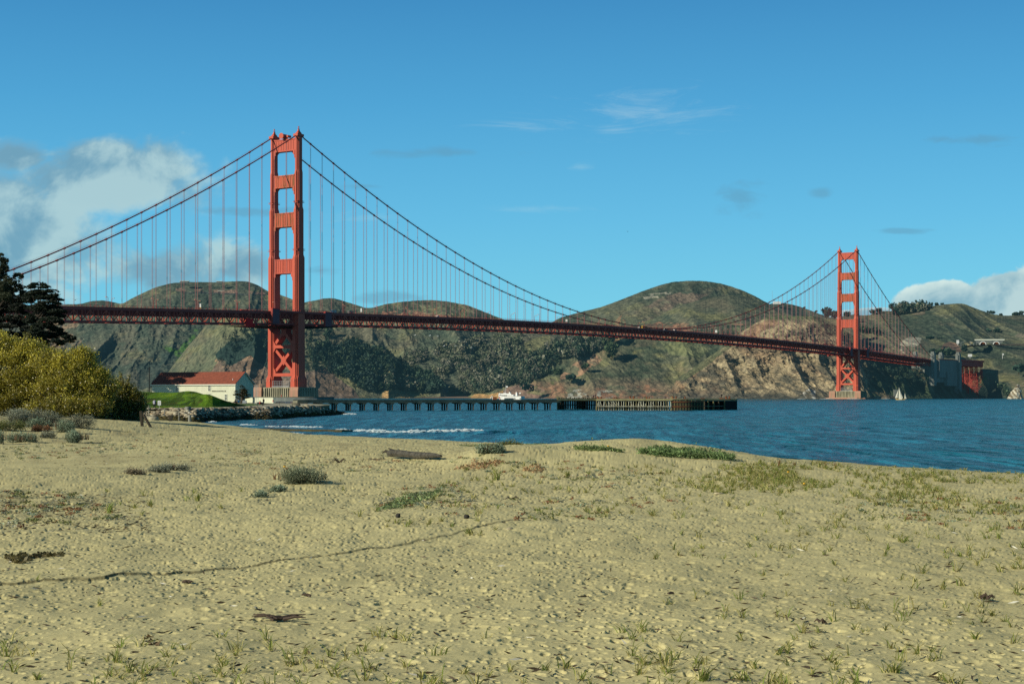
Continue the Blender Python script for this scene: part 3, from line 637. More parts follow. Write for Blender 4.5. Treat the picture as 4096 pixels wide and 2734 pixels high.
def paint_bluff(px, py, x, z, gu, fine, v):
    c, n, n2 = paint_scrub(.10, .50, .10, 9)(px, py, x, z, gu, fine, v)
    c = mixm(c, hz((.13, .145, .065), .12), sm(-.3, .2, -n) * soft(px, py, [(2640, 1365), (2760, 1370), (2860, 1390), (2800, 1430), (2680, 1420)]) * .7)
    r1 = soft(px, py, [(2240, 1500), (2300, 1450), (2350, 1425), (2420, 1400), (2400, 1450), (2330, 1500), (2240, 1520)])
    c = mixm(c, hz((.26, .16, .10), .1), sm(.05, .25, n2 + .12) * r1)
    c = mixm(c, hz((.36, .26, .17), .08), sm(-.05, .2, fine) * soft(px, py, [(2340, 1430), (2400, 1420), (2410, 1450), (2350, 1460)]))
    low = sm(1500, 1560, py + 30 * n)
    rk = mixm(np.zeros(px.shape + (3,)) + np.array(hz((.17, .13, .085), .06)), hz((.24, .135, .085), .06), sm(-.1, .3, fbm(x / 40, z / 22, 5, 4)))
    c = mixm(c, rk, low * sm(-.45, .0, n2 + .15) * ((px > 2120) & (px < 2700)))
    c = mixm(c, hz((.30, .30, .26), .05), sm(.12, .35, fbm(x / 8, z / 7, 15, 4)) * soft(px, py, [(2270, 1570), (2300, 1555), (2450, 1562), (2460, 1592), (2260, 1592)]))
    c = mixm(c, hz((.24, .12, .07), .06), sm(-.2, .1, n2) * soft(px, py, [(2550, 1545), (2590, 1535), (2620, 1600), (2550, 1600)]))
    c = mixm(c, hz((.22, .14, .11), .08), soft(px, py, [(2000, 1580), (2030, 1545), (2120, 1535), (2180, 1560), (2190, 1600), (1990, 1600)]) * .9)
    c = mixm(c, hz((.40, .24, .10), .08), soft(px, py, [(1880, 1592), (1900, 1574), (1960, 1576), (2010, 1562), (2010, 1600), (1880, 1600)]))
    c = mixm(c, hz((.38, .24, .12), .1), soft(px, py, [(2455, 1352), (2520, 1352), (2500, 1366), (2450, 1362)]))
    c = mixm(c, hz((.12, .15, .05), .1), sm(-.1, .2, n2) * soft(px, py, [(2100, 1570), (2140, 1545), (2220, 1520), (2250, 1560), (2200, 1590)]) * .6)
    return c
hill('hill', [(1860, 1590, 3060), (1884, 1579, 3050), (1914, 1530, 3040), (1982, 1490, 3020), (2065, 1446, 3000), (2120, 1415, 2990), (2173, 1385, 2980), (2240, 1362, 2980), (2292, 1357, 2980), (2420, 1351, 2970), (2506, 1354, 2960), (2634, 1345, 2950),
              (2760, 1325, 2950), (2900, 1300, 2950), (3000, 1300, 2950), (3060, 1310, 2950)],
     [(1860, 1592.5, 2960), (2100, 1592.5, 2860), (2400, 1593, 2760), (2700, 1593, 2740), (3060, 1593, 2740)], 1860, 3060, 720, 300, 95, 90, .8, paint_bluff, seed=9, back=200)
def paint_cliff(px, py, x, z, gu, fine, v):
    n = fbm(x / 40 + z / 50, z / 40, 12, 5, .6); st = ridged((x + .75 * z) / 24 + 2.2 * fbm(x / 50, z / 40, 4, 4), (z - .5 * x) / 75, 44, 5, .6)
    c = np.zeros(px.shape + (3,)) + np.array(hz((.25, .20, .125), .05))
    bl = fbm((x + .4 * z) / 15, z / 11, 61, 5, .65); c = mixm(c, hz((.40, .335, .21), .05), sm(-.1, .45, (st - .5) * .8 + bl) * .8)
    c = mixm(c, hz((.075, .072, .055), .05), sm(.05, -.4, (st - .5) * .9 + bl * .9) * .85)
    c = mixm(c, hz((.24, .14, .085), .05), sm(.0, .35, n) * sm(1300, 1420, py) * .4)
    c = mixm(c, hz((.25, .15, .085), .05), soft(px, py, [(2640, 1575), (2720, 1505), (2850, 1430), (2890, 1420), (2800, 1480), (2720, 1570)]) * sm(-.3, .2, n) * .7)
    c = mixm(c, hz((.24, .13, .08), .05), soft(px, py, [(2960, 1345), (3020, 1295), (3100, 1275), (3120, 1290), (3040, 1330), (3000, 1380)]) * .6)
    scr = sm(1290, 1268, py) + soft(px, py, [(2700, 1520), (2800, 1445), (2900, 1375), (2925, 1385), (2840, 1455), (2740, 1520)]) * .8
    c = mixm(c, hz((.085, .105, .05), .08), np.clip(scr, 0, 1) * sm(-.5, 0, n + .2))
    c = mixm(c, hz((.05, .065, .035), .08), soft(px, py, [(3240, 1268), (3300, 1268), (3390, 1325), (3470, 1390), (3420, 1390), (3330, 1340)]) * .85)
    c = mixm(c, hz((.06, .06, .05), .04), sm(1555, 1590, py + 14 * n) * .8)
    c = mixm(c, (.40, .40, .37), sm(.08, .35, fbm(x / 5, z / 10, 8, 4)) * soft(px, py, [(3200, 1590), (3215, 1562), (3240, 1550), (3262, 1562), (3262, 1596), (3200, 1596)]))
    right = sm(3440, 3500, px)
    c = mixm(c, hz((.040, .060, .032), .06), right * sm(-.6, -.1, n + .15))
    c = mixm(c, hz((.14, .12, .07), .06), right * sm(.15, .4, n))
    return c
hill('headland_cliff', [(2620, 1592, 2860), (2644, 1572, 2850), (2660, 1553, 2850), (2711, 1510, 2840), (2803, 1448, 2820), (2905, 1382, 2790), (2956, 1336, 2770), (2997, 1308, 2750), (3038, 1282, 2740), (3068, 1270, 2730), (3120, 1264, 2720),
              (3247, 1264, 2700), (3283, 1270, 2690), (3324, 1291, 2680), (3392, 1329, 2670), (3441, 1365, 2670), (3486, 1414, 2680), (3540, 1440, 2700), (3600, 1450, 2730), (3680, 1462, 2760), (3740, 1476, 2790), (3800, 1506, 2830), (3840, 1524, 2860),
              (3875, 1543, 2890), (3891, 1561, 2900), (3905, 1580, 2920), (3922, 1594, 2940)],
     [(2620, 1593.2, 2780), (2800, 1593.6, 2700), (3000, 1594, 2610), (3200, 1594.4, 2520), (3330, 1594.6, 2470), (3450, 1594.6, 2470), (3600, 1594.3, 2570), (3760, 1593.8, 2710), (3922, 1593.3, 2860)],
     2620, 3922, 860, 420, 62, 46, .8, paint_cliff, seed=10, m='cliff', back=160, rg=1.25, rf=.38)
# narrow beach under the far woods
fb = MB(); fb.add([(wx(1480, 3080), 3080, .6), (wx(1940, 2960), 2960, .6), (wx(1960, 3040), 3040, 3.4), (wx(1480, 3200), 3200, 3.4)], [(0, 1, 2, 3)])
M['farsand'] = mat('far_beach_sand', (.24, .16, .10), .95, (.18, .12, .08), .05, 3, emit=HAZE); tag(fb.build('far_beach', M['farsand']), kind='structure')
# ------------------------------------------------------------------ the bridge (origin of its frame: foot of the near tower; u along the deck, o across, z up)
TH = .58295; T1 = Vector((-192.15, 1352.85, 0)); BD = Vector((math.sin(TH), math.cos(TH), 0)); BN = Vector((math.cos(TH), -math.sin(TH), 0))
def B(u, o, z): return T1 + BD * u + BN * o + Vector((0, 0, z))
BROT = math.atan2(BD.y, BD.x)            # local +x runs along the deck; local +y is then -BN
bridge = empty('suspension_bridge', T1, BROT)
tag(bridge, 'long red suspension bridge with two tall towers crossing the strait', 'bridge')
def rail_z(u):
    if u < 0: return 77.4 + u * (9.8 / 343)
    if u > 1280: return 77.4 - (u - 1280) * (9.8 / 343) if u < 1623 else 67.6 + (u - 1623) * .012
    t = u / 640 - 1; return 77.4 + 7.6 * (1 - t * t)
def cable_z(u):
    if u < 0: s_ = -u; return 226.5 - .5745 * s_ + .000347 * s_ * s_
    if u > 1280: s_ = u - 1280; return 226.5 - .5745 * s_ + .000347 * s_ * s_
    return 84.6 + 141.9 * (u / 640 - 1) ** 2
CB = 13.7

def leg_ring(W, L, z, st=.22):
    """plan of a stepped leg, W across (local y), L along (local x)"""
    a = L / 2; b = W / 2; s1 = .9 if W > 5 else .7; s2 = s1
    q = [(a, b - 2 * s2), (a - s1, b - 2 * s2), (a - s1, b - s2), (a - 2 * s1, b - s2), (a - 2 * s1, b)]
    q4 = q + [(-x, y) for x, y in reversed(q)] + [(-x, -y) for x, y in q] + [(x, -y) for x, y in reversed(q)]
    return [(x, y, z) for x, y in q4]
SEC = [(21.4, 76, 6.6, 11.8), (76, 121.9, 6.6, 11.4), (121.9, 162.4, 5.8, 9.6), (162.4, 193.8, 5.1, 8.2), (193.8, 224, 4.4, 6.85)]
def make_tower():
    t = empty('tower', (0, 0, 0), 0, bridge)
    for sgn in (1, -1):
        m = MB(); rings = [leg_ring(8.0, 15.4, 12), leg_ring(8.0, 15.4, 19.0), leg_ring(6.8, 12.2, 21.8)]
        for k, (z0, z1, W, L_) in enumerate(SEC):
            if k: rings.append(leg_ring(W, L_, z0 + 2.4))
            rings.append(leg_ring(W, L_, z1 - .2))
        m.loft(rings); m.v = [(x, y + sgn * CB, z) for x, y, z in m.v]
        s_ = m
        for z, L_, W_ in ((128.0, 10.0, 6.2), (168.5, 8.6, 5.5)): s_.box((0, sgn * CB, z), (L_, W_, .4)); s_.box((0, sgn * CB, z + 1.1), (L_, W_, .12))
        leg = m.build('leg', M['orange'], t)
        c = MB(); c.box((0, sgn * CB, 225.2), (8.2, 4.9, 2.0)); c.loft([[(x * k_, sgn * CB + y * k_, z) for x, y in ((2.6, 1.6), (-2.6, 1.6), (-2.6, -1.6), (2.6, -1.6))] for z, k_ in ((226.2, 1.0), (227.6, .75), (228.6, .4), (230.2, .3))])
        c.tube([(0, sgn * CB, 230), (0, sgn * CB, 233)], .28, 6); c.box((0, sgn * CB, 231), (1.5, 1.5, .3)); c.box((0, sgn * CB, 232.2), (.9, .9, .5))
        c.build('cable_saddle', M['orange'], leg)
        for k in (-1.6, 1.6): f = MB(); f.box((-7.75, sgn * CB + k, 17.6), (.25, .9, 1.5)); f.build('hatch', M['primer'], leg)
    # portal struts with fluted panels and stepped brackets
    inner = lambda W: CB - W / 2
    for (z0, z1, Wu, Lz, stain) in ((212.2, 222.7, 4.4, 4.6, 0), (181.3, 192.0, 5.1, 5.4, 1), (148.0, 160.0, 5.8, 6.2, 1), (108.4, 120.7, 6.6, 7.2, 0)):
        h = inner(Wu) + .3; m = MB(); m.bx(-Lz / 2, Lz / 2, -h, h, z0, z1)
        for sx in (-1, 1):
            for zz in (z0 + .5, z1 - .5): m.bx(sx * (Lz / 2 + .18) - .18, sx * (Lz / 2 + .18) + .18, -h, h, zz - .5, zz + .5)
            n = 8
            for k in range(n):
                y = (k - (n - 1) / 2) * (2 * h / (n + .6)); m.bx(sx * (Lz / 2 + .12) - .12, sx * (Lz / 2 + .12) + .12, y - .42, y + .42, z0 + 1.4, z1 - 1.4)
        # curved corner brackets under and on top
        for sy in (-1, 1):
            for (zz, up, r) in ((z0, -1, 3.4), (z1, 1, 1.9)):
                pts = [(sy * h, zz + .02 * up), (sy * (h - r), zz + .02 * up)] + [(sy * (h - r + r * math.sin(a)), zz + up * (r - r * math.cos(a))) for a in (.3, .6, .9, 1.2, 1.45)] + [(sy * h, zz + up * r)]
                m.prism([(p[0], p[1]) for p in pts], 'x', -Lz / 2 + .3, Lz / 2 - .3)
            m.bx(-Lz / 2 - .3, -Lz / 2 + .5, sy * h - .9 if sy > 0 else sy * h, sy * h if sy > 0 else sy * h + .9, z0 - 6.0, z0); m.bx(-Lz / 2 - .5, -Lz / 2 + .4, sy * h - 2.0 if sy > 0 else sy * h, sy * h if sy > 0 else sy * h + 2.0, z0 - 3.0, z0)
        m.build('portal_strut', M['orange_rust' if stain else 'orange'], t)
    # crossed braces below the deck
    hb = inner(6.6) + .5
    for (zt, zb) in ((71.0, 47.5), (45.5, 24.0)):
        m = MB(); m.beam((0, -hb, zt), (0, hb, zb), 2.5, 7.0, up=(1, 0, 0)); m.beam((0, hb, zt), (0, -hb, zb), 2.46, 6.94, up=(1, 0, 0))
        zc = (zt + zb) / 2; m.prism([(0, zc + 4.4), (2.9, zc), (0, zc - 4.4), (-2.9, zc)], 'x', -3.6, 3.6)
        m.v = [(x, y, z) for x, y, z in m.v]; m.build('cross_brace', M['orange'], t)
    for z in (46.5, 22.6):
        m = MB(); m.bx(-4.6, 4.6, -hb, hb, z - 1.3, z + 1.3); m.build('cross_beam', M['orange'], t)
    for zc in (46.5, 24.0):
        for sy in (-1, 1):
            m = MB(); m.prism([(sy * hb, zc + 5.5), (sy * (hb - 2.6), zc + 1.5), (sy * (hb - 2.6), zc - 1.5 if zc > 30 else zc - 2.5), (sy * hb, zc - 5.5 if zc > 30 else zc - 3)], 'x', -4.5, 4.5); m.build('gusset', M['orange'], t)
    # service platforms at the base
    p = MB()
    for z in (13.4, 15.2, 17.0):
        p.tube([(-7.4, -9.5, z), (-7.4, 9.5, z)], .12, 5)
    for y in np.linspace(-9, 9, 8): p.tube([(-7.4, y, 12), (-7.4, y, 17.2)], .1, 5)
    p.bx(-7.6, -6.8, -9.6, 9.6, 12.3, 12.7); p.build('service_railing', M['metal'], t)
    return t
def make_pier(parent, far=False):
    pr = MB()
    def ring(L, W, z): return [(L, -W, z), (L, W, z), (-L, W, z), (-L, -W, z)]
    b = MB(); b.loft([ring(13.6, 26.5, -4), ring(13.2, 26, 1.2), ring(12.6, 25.4, 1.4), ring(12.0, 24.6, 11.9)])
    fl = b
    for y in np.linspace(-13, 13, 12): fl.bx(-13.2, -12.3, y - .55, y + .55, 1.6, 11.2)
    for x in np.linspace(-9, 9, 7): fl.bx(x - .5, x + .5, -25.5, -24.9, 1.6, 11.0)
    pier = b.build('tower_pier', M['concrete'], parent)
    for sy in (-1, 1):
        w_ = MB(); w_.loft([[(x, y, z) for x, y in ((-14.2, sy * 15.6), (-14.2, sy * 25.2), (-11.8, sy * 25.2), (-11.8, sy * 15.6))] for z in (1.5, 9)] + [[(-13.2, sy * 16.2, 12.1), (-13.2, sy * 24.8, 12.1), (-11.8, sy * 24.8, 12.1), (-11.8, sy * 16.2, 12.1)]])
        w_.build('pier_buttress', M['pier_pink'], pier)
    return pier
tower_a = make_tower(); make_pier(tower_a)
tower_b = copy_tree(tower_a, loc=(1280, 0, 0))
# foghorn drum on the near tower only
fh = MB(); fh.tube([(-3.6, 1.2, 225.2), (1.6, 1.2, 225.2)], 2.0, 14); fh.tube([(-5.4, 1.2, 225.2), (-3.6, 1.2, 225.2)], [2.6, 2.0], 14); fh.bx(-1.6, 1.0, .2, 2.2, 222.6, 223.6)
fh.tube([(-2.6, -3.2, 225.0), (1.4, -3.2, 225.0)], 1.1, 12); fh.build('foghorn', M['orange'], tower_a)

# main cables
for o_ in (CB, -CB):
    samp = [(u, .50) for u in list(np.linspace(-343, 0, 46)) + list(np.linspace(8, 1272, 160)) + list(np.linspace(1280, 1623, 46))]
    for k in range(-22, 107):
        u = k * 15.24
        if abs(u) < 6 or abs(u - 1280) < 6 or u > 1615 or u < -338: continue
        samp += [(u - .95, .50), (u - .6, .86), (u + .6, .86), (u + .95, .50)]
    samp.sort(); clean = []
    for u, r in samp:
        if clean and u - clean[-1][0] < .2: continue
        clean.append((u, r))
    pts = [(u, -o_, cable_z(u)) for u, r in clean]
    c_ = MB(); c_.tube(pts, [r for u, r in clean], 8); cab = c_.build('main_cable', M['cable'], bridge); hr = MB()
    for o2 in (-.75, .75):
        h1 = MB(); h1.tube([(u, -o_ + o2, z + 1.35) for u, _, z in pts[::3]], .035, 4); h1.build('hand_line', M['cable'], cab)
# suspender ropes: the hundred that show largest are parts, the rest one mesh
us = [k * 15.24 for k in range(-21, 106) if abs(k * 15.24) > 8 and abs(k * 15.24 - 1280) > 8]
cand = []
for u in us:
    for o_ in (CB, -CB):
        top = cable_z(u) - .6; bot = rail_z(u) - 3.2
        if top - bot < 1.5: continue
        pos = B(u, o_, 0); px = to_px(pos.x, pos.y)
        if px < 20: continue
        cand.append(((top - bot) / pos.y, u, o_, bot, top))
cand.sort(reverse=True)
rest = MB()
for k, (sz_, u, o_, bot, top) in enumerate(cand):
    m = MB() if k < 100 else rest; wd = .045 if u < 700 else .06
    for dx in (-.32, .32):
        m.beam((u + dx, -o_, bot), (u + dx, -o_, top), wd, wd + .05)
        m.beam((u + dx, -o_ + (.34 if o_ < 0 else -.34), bot), (u + dx, -o_ + (.34 if o_ < 0 else -.34), top), wd, wd + .05)
    if k < 100: m.build('suspender', M['rope'], bridge, fix=False)
ro = rest.build('suspenders', M['rope_far'], bridge, fix=False); tag(ro, kind='stuff')

# deck, side trusses, rails, floor beams
def strip(us_, prof):
    m = MB(); rings = []
    for u in us_:
        z = rail_z(u); rings.append([(u, y, z + dz) for y, dz in prof])
    m.loft(rings); return m
NU = list(np.linspace(-343, 1623, 150))
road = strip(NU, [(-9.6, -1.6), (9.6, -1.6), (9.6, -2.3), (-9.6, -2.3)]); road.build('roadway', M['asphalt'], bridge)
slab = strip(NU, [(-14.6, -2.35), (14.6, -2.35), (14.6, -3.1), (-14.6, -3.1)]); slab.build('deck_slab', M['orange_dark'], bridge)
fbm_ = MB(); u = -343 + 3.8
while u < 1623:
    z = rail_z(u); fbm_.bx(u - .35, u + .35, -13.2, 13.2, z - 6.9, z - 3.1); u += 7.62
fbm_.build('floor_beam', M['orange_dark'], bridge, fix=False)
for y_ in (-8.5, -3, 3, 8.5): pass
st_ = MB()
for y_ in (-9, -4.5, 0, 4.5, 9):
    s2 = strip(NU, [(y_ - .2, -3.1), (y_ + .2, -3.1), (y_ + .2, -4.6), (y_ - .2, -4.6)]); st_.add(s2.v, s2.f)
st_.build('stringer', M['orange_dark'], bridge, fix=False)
for sd in (1, -1):
    yb = -sd * CB
    ch = MB()
    for dz0, dz1, hw in ((-1.55, -2.95, .25), (-2.95, -3.75, .55), (-11.4, -12.6, .55)):
        s2 = strip(NU, [(yb - hw, dz0), (yb + hw, dz0), (yb + hw, dz1), (yb - hw, dz1)]); ch.add(s2.v, s2.f)
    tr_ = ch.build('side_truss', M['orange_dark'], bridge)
    wb = MB(); k = 0; u = -343.0
    while u < 1623 - 1:
        z = rail_z(u); z2 = rail_z(u + 7.62)
        wb.beam((u, yb, z - 3.6), (u, yb, z - 11.5), .55, .45, up=(0, 1, 0))
        if k % 2 == 0: wb.beam((u, yb, z - 11.3), (u + 7.62, yb, z2 - 3.7), .5, .62, up=(0, 1, 0))
        else: wb.beam((u, yb, z - 3.7), (u + 7.62, yb, z2 - 11.3), .5, .62, up=(0, 1, 0))
        u += 7.62; k += 1
    wb.build('web_member', M['orange'], tr_, fix=False)
    ra = MB(); yr = -sd * 14.3
    for dz0, dz1 in ((0, -.14), (-1.35, -1.5)):
        s2 = strip(NU, [(yr - .08, dz0), (yr + .08, dz0), (yr + .08, dz1), (yr - .08, dz1)]); ra.add(s2.v, s2.f)
    u = -343.0
    while u < 1623:
        z = rail_z(u); ra.bx(u - .12, u + .12, yr - .1, yr + .1, z - 1.5, z); u += 3.81
    u = -343.0
    while u < 1623:
        z = rail_z(u); ra.bx(u - .035, u + .035, yr - .03, yr + .03, z - 1.4, z - .1); u += .95
    ra.build('railing', M['orange_dark'], bridge, fix=False)
lat = MB(); u = -343.0; k = 0
while u < 1615:
    z = rail_z(u); a, b_ = (1, -1) if k % 2 else (-1, 1)
    lat.beam((u, a * 13.2, z - 12.0), (u + 15.24, b_ * 13.2, rail_z(u + 15.24) - 12.0), .5, .5); lat.beam((u, -13.2, z - 12), (u, 13.2, z - 12), .5, .6); u += 15.24; k += 1
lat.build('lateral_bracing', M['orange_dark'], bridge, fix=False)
# sidewalk bays around each tower, with the tall panel boxes at their ends
for u0 in (0, 1280):
    for sd in (1, -1):
        m = MB(); z = rail_z(u0)
        for uu in (-33.5, 33.5):
            pb = MB(); pb.bx(u0 + uu - 4, u0 + uu + 4, -sd * 17.5 - 1.0, -sd * 17.5 + 1.0, z - 13.0, z - .8)
            pp = pb.build('joint_panel', M['panel'], bridge)
            for q in (-1, 1):
                e = MB(); e.bx(u0 + uu + q * 4.15 - .15, u0 + uu + q * 4.15 + .15, -sd * 17.5 - 1.05, -sd * 17.5 + 1.05, z - 13, z - .7); e.build('panel_edge', M['orange_dark'], pp)
            cp = MB(); cp.bx(u0 + uu - 4.2, u0 + uu + 4.2, -sd * 17.5 - 1.1, -sd * 17.5 + 1.1, z - .8, z - .3); cp.build('panel_cap', M['net_red'], pp)
        m.bx(u0 - 30, u0 + 30, -sd * 18.0 - .4, -sd * 18.0 + .4, z - 3.0, z - 1.6); m.bx(u0 - 30, u0 + 30, -sd * 16.2 - 2, -sd * 16.2 + 2, z - 2.9, z - 2.4)
        for zz in (0, -1.0): m.bx(u0 - 30, u0 + 30, -sd * 18.3 - .06, -sd * 18.3 + .06, z + zz - .12, z + zz)
        for uu in np.arange(-30, 30.1, 3): m.bx(u0 + uu - .1, u0 + uu + .1, -sd * 18.3 - .1, -sd * 18.3 + .1, z - 1.6, z)
        for uu in (-24, -12, 12, 24): m.beam((u0 + uu, -sd * 14, z - 11), (u0 + uu, -sd * 18, z - 3), .5, .6, up=(1, 0, 0))
        m.build('sidewalk_bay', M['orange_dark'], bridge)
# bright red painters' platform slung under the side span
pl = MB(); z = rail_z(-64); pl.bx(-68, -56, -15.6, -6, z - 14.6, z - 13.9); pl.bx(-66, -58, -15.5, -14.9, z - 14.2, z - 8.0); pl.bx(-57, -56, -15.8, -14.8, z - 14, z - 12)
pl.build('painting_platform', M['net_red'], bridge)
nt_ = MB(); rings = []
for u in np.linspace(-62, 60, 24):
    z = rail_z(u); sag = 2.2 * math.sin((u + 62) / 122 * math.pi) ** .6; rings.append([(u, y, z - 13.6 - sag * (1 - (y / 17) ** 2)) for y in np.linspace(-16, 16, 9)])
nt_.loft(rings, cap=False, closed=False)
M['net'] = mat('dark_safety_net', (.02, .028, .03), .9, (.03, .04, .04), .5, 3); nt_.build('safety_net', M['net'], bridge)

# concrete fender around the near pier
fd = empty('pier_fender', T1, BROT); tag(fd, 'low grey oval concrete wall in the water around the near red tower', 'sea wall')
m = MB(); n = 64
def el(a, b_, z): return [(b_ * math.sin(2 * math.pi * k / n), a * math.cos(2 * math.pi * k / n), z) for k in range(n)]
for i_, (ra_, rb_) in enumerate(((47, 29),)):
    r0 = [el(47, 29, -4), el(47, 29, 3.5), el(44.5, 26.5, 3.5), el(44.5, 26.5, -4)]; m.loft(r0, cap=False)
m.build('wall', M['fender'], fd)
cp = MB(); cp.loft([el(47.3, 29.3, 3.5), el(47.3, 29.3, 3.9), el(44.2, 26.2, 3.9), el(44.2, 26.2, 3.5)], cap=False); cp.build('coping', M['deckc'], fd)
for k in (10, 44):
    q = MB(); a = 2 * math.pi * k / n; q.tube([(28 * math.sin(a), 46 * math.cos(a), 3.9), (28 * math.sin(a), 46 * math.cos(a), 5.6)], .35, 8); q.build('beacon', M['red'], fd)
# far tower's rock footing
rk = MB(); rk.loft([[(x * k_, y * k_, z) for x, y in ((-17, -20), (-17, 24), (-10, 31), (14, 31), (14, -29), (-8, -29))] for z, k_ in ((-3, 1.15), (.6, 1.05), (2.2, .98), (2.4, .2))])
rk.xf(Matrix.Translation((0, 0, 0))); o = rk.build('rock_shelf', M['pier_pink']); o.location = B(1280, 0, 0); o.rotation_euler = (0, 0, BROT); tag(o, 'low rock and concrete shelf under the far red tower', 'rock')

# lamps on the deck: one made with its parts, the others copies
def make_lamp():
    r = empty('street_lamp', (0, 0, 0)); p = MB(); p.tube([(0, 0, 0), (0, 0, 7.2)], [.22, .14], 8); p.tube([(0, 0, 7.1), (0, .25, 7.75), (0, .8, 8.0), (0, 1.9, 8.0)], [.14, .13, .12, .11], 6)
    p.build('pole', M['orange_dark'], r); h = MB(); h.box((0, 2.2, 7.95), (.7, 1.3, .35)); h.build('lamp_head', M['lamp'], r)
    return r
lamp0 = make_lamp(); first = True
for sd in (1, -1):
    for k in range(0, 42):
        u = -300 + k * 45.72 + (0 if sd > 0 else 22.8)
        if u > 1600 or abs(u) < 12 or abs(u - 1280) < 12: continue
        p = B(u, sd * 10.4, rail_z(u) - 1.6)
        if to_px(p.x, p.y) < 270 or to_px(p.x, p.y) > 4090: continue
        o = lamp0 if first else copy_tree(lamp0); first = False
        o.location = p; o.rotation_euler = (0, 0, BROT + (0 if sd > 0 else math.pi))
        tag(o, 'rust red street lamp with a short arm on the bridge deck', 'street lamp', 'street lamps along the bridge deck')
# sign panels on the deck
def sign(u, o_, w_, h_, zb, m1, label, m2=None):
    s = empty('sign_board', B(u, o_, rail_z(u) - 1.6), BROT); a = MB(); a.bx(-.08, .08, -.08, .08, 0, zb + h_); a.build('post', M['orange_dark'], s)
    b_ = MB(); b_.bx(-.16, -.1, -w_ / 2, w_ / 2, zb, zb + h_); b_.bx(-w_ * .4, w_ * .4, .1, .16, zb, zb + h_); b_.build('panel', M[m1], s)
    if m2: c_ = MB(); c_.bx(-.18, -.09, -w_ / 2, w_ / 2, zb - .7, zb - .01); c_.bx(-w_ * .4, w_ * .4, .09, .17, zb - .7, zb - .01); c_.build('lower_panel', M[m2], s)
    tag(s, label, 'sign')
def u_at(px, o_=0):
    lo, hi = -330.0, 1700.0
    for _ in range(50):
        mid = (lo + hi) / 2; p = B(mid, o_, 0)
        if to_px(p.x, p.y) < px: lo = mid
        else: hi = mid
    return lo
for px_, w_, h_, l_, m1, m2 in ((801, 1.8, 2.8, 'small white and yellow sign on the left side span of the bridge', 'white', 'yellow'), (1445, 1.8, 3.2, 'white sign panel on the deck right of the near tower', 'white', None),
                        (2266, 1.9, 2.6, 'white square sign on the deck where the hanging cables come down', 'white', None), (2865, 2.4, 3.2, 'white square sign on the deck just right of the lowest point of the cables', 'white', None)):
    sign(u_at(px_, 13.0), 13.0, w_, h_, 1.8, m1, l_, m2)

# vehicles on the deck
def vehicle(kind, u, o_, paint, label, L_, W_, H_):
    v = empty(kind, B(u, o_, rail_z(u) - 1.58), BROT); h = L_ / 2
    if kind in ('bus', 'van'): prof = [(-h, .35), (h - .1, .35), (h, 1.2), (h - .15, H_ - .15), (h - .5, H_), (-h + .2, H_), (-h, H_ - .2)]
    else: prof = [(-h, .3), (h, .3), (h, .75), (h - .9, .95), (h - 1.7, H_), (-h + 1.1, H_), (-h + .3, 1.0), (-h, .85)]
    b_ = MB(); b_.prism(prof, 'y', -W_ / 2, W_ / 2); b_.build('body', M[paint], v, bevel=.06)
    g = MB(); z0, z1 = (H_ * .52, H_ * .8) if kind != 'car' else (.98, H_ - .1); x0, x1 = (-h + .4, h - .25) if kind != 'car' else (-h + 1.0, h - 1.55)
    for s_ in (-1, 1): g.bx(x0, x1, s_ * (W_ / 2 + .015) - .01, s_ * (W_ / 2 + .015) + .01, z0, z1)
    g.build('side_window', M['glass'], v)
    for x in (-h + L_ * .2, h - L_ * .2):
        for s_ in (-1, 1):
            w_ = MB(); w_.tube([(x, s_ * (W_ / 2 - .12), .36), (x, s_ * (W_ / 2 + .03), .36)], .36, 12); w_.build('wheel', M['tyre'], v)
    tag(v, label, kind)
vehicle('bus', u_at(2577, 6), 6, 'yellow', 'orange yellow bus on the bridge deck near mid span', 11, 2.5, 3.3)
vehicle('van', u_at(2560, 2.5), 2.5, 'white', 'white van beside the yellow bus on the bridge', 6.5, 2.1, 2.9)
vehicle('van', u_at(2660, 2.5), 2.5, 'white', 'white van on the bridge just right of the yellow bus', 6, 2.1, 2.7)
vehicle('van', u_at(1333, 8), 8, 'white', 'white van just right of the near tower', 6, 2.1, 2.7)
vehicle('van', u_at(1402, 8), 8, 'c_grey', 'grey van on the deck right of the near tower', 6, 2.1, 2.6)
vehicle('car', u_at(1752, 8), 8, 'white', 'white car on the bridge under the first far hill', 4.6, 1.9, 1.9)
vehicle('van', u_at(2700, 8), 8, 'white', 'small white van left of the white square sign', 5, 2.0, 2.4)
vehicle('van', u_at(3620, 8), 8, 'c_navy', 'dark van near the far end of the bridge', 7, 2.2, 2.8)

# north end: concrete pylons, housing block and red steel trestle, all on the bridge axis
def pylon(u, zb, zt, label):
    p = empty('concrete_pylon', B(u, 0, 0), BROT)
    for sd in (1, -1):
        m = MB(); y = -sd * 15.5; zlow = zb if sd > 0 else max(zb, 52)
        m.bx(-6, 6, y - 4.5, y + 4.5, zlow, 66); m.bx(-4.6, 4.6, y - 3.6, y + 3.6, 66, zt - 3); m.bx(-3.4, 3.4, y - 2.6, y + 2.6, zt - 3, zt)
        for q in (-1, 1): m.bx(q * 6.3 - .5, q * 6.3 + .5, y - 1.6, y + 1.6, zlow, zt - 5)
        t_ = m.build('shaft', M['concrete_far'], p)
        s_ = MB(); s_.bx(-4.85, -4.62, y - .5, y + .5, zt - 9, zt - 3.6); s_.build('slot', M['glass'], t_)
    m = MB(); m.bx(-5.5, 5.5, -11, 11, 50, 60); m.build('cross_wall', M['concrete_far'], p)
    tag(p, label, 'pylon')
pylon(1626, 22, 80, 'tall concrete pylon where the far end of the red deck lands')
pylon(1762, 8, 82, 'tall concrete pylon beside the red steel trestle')
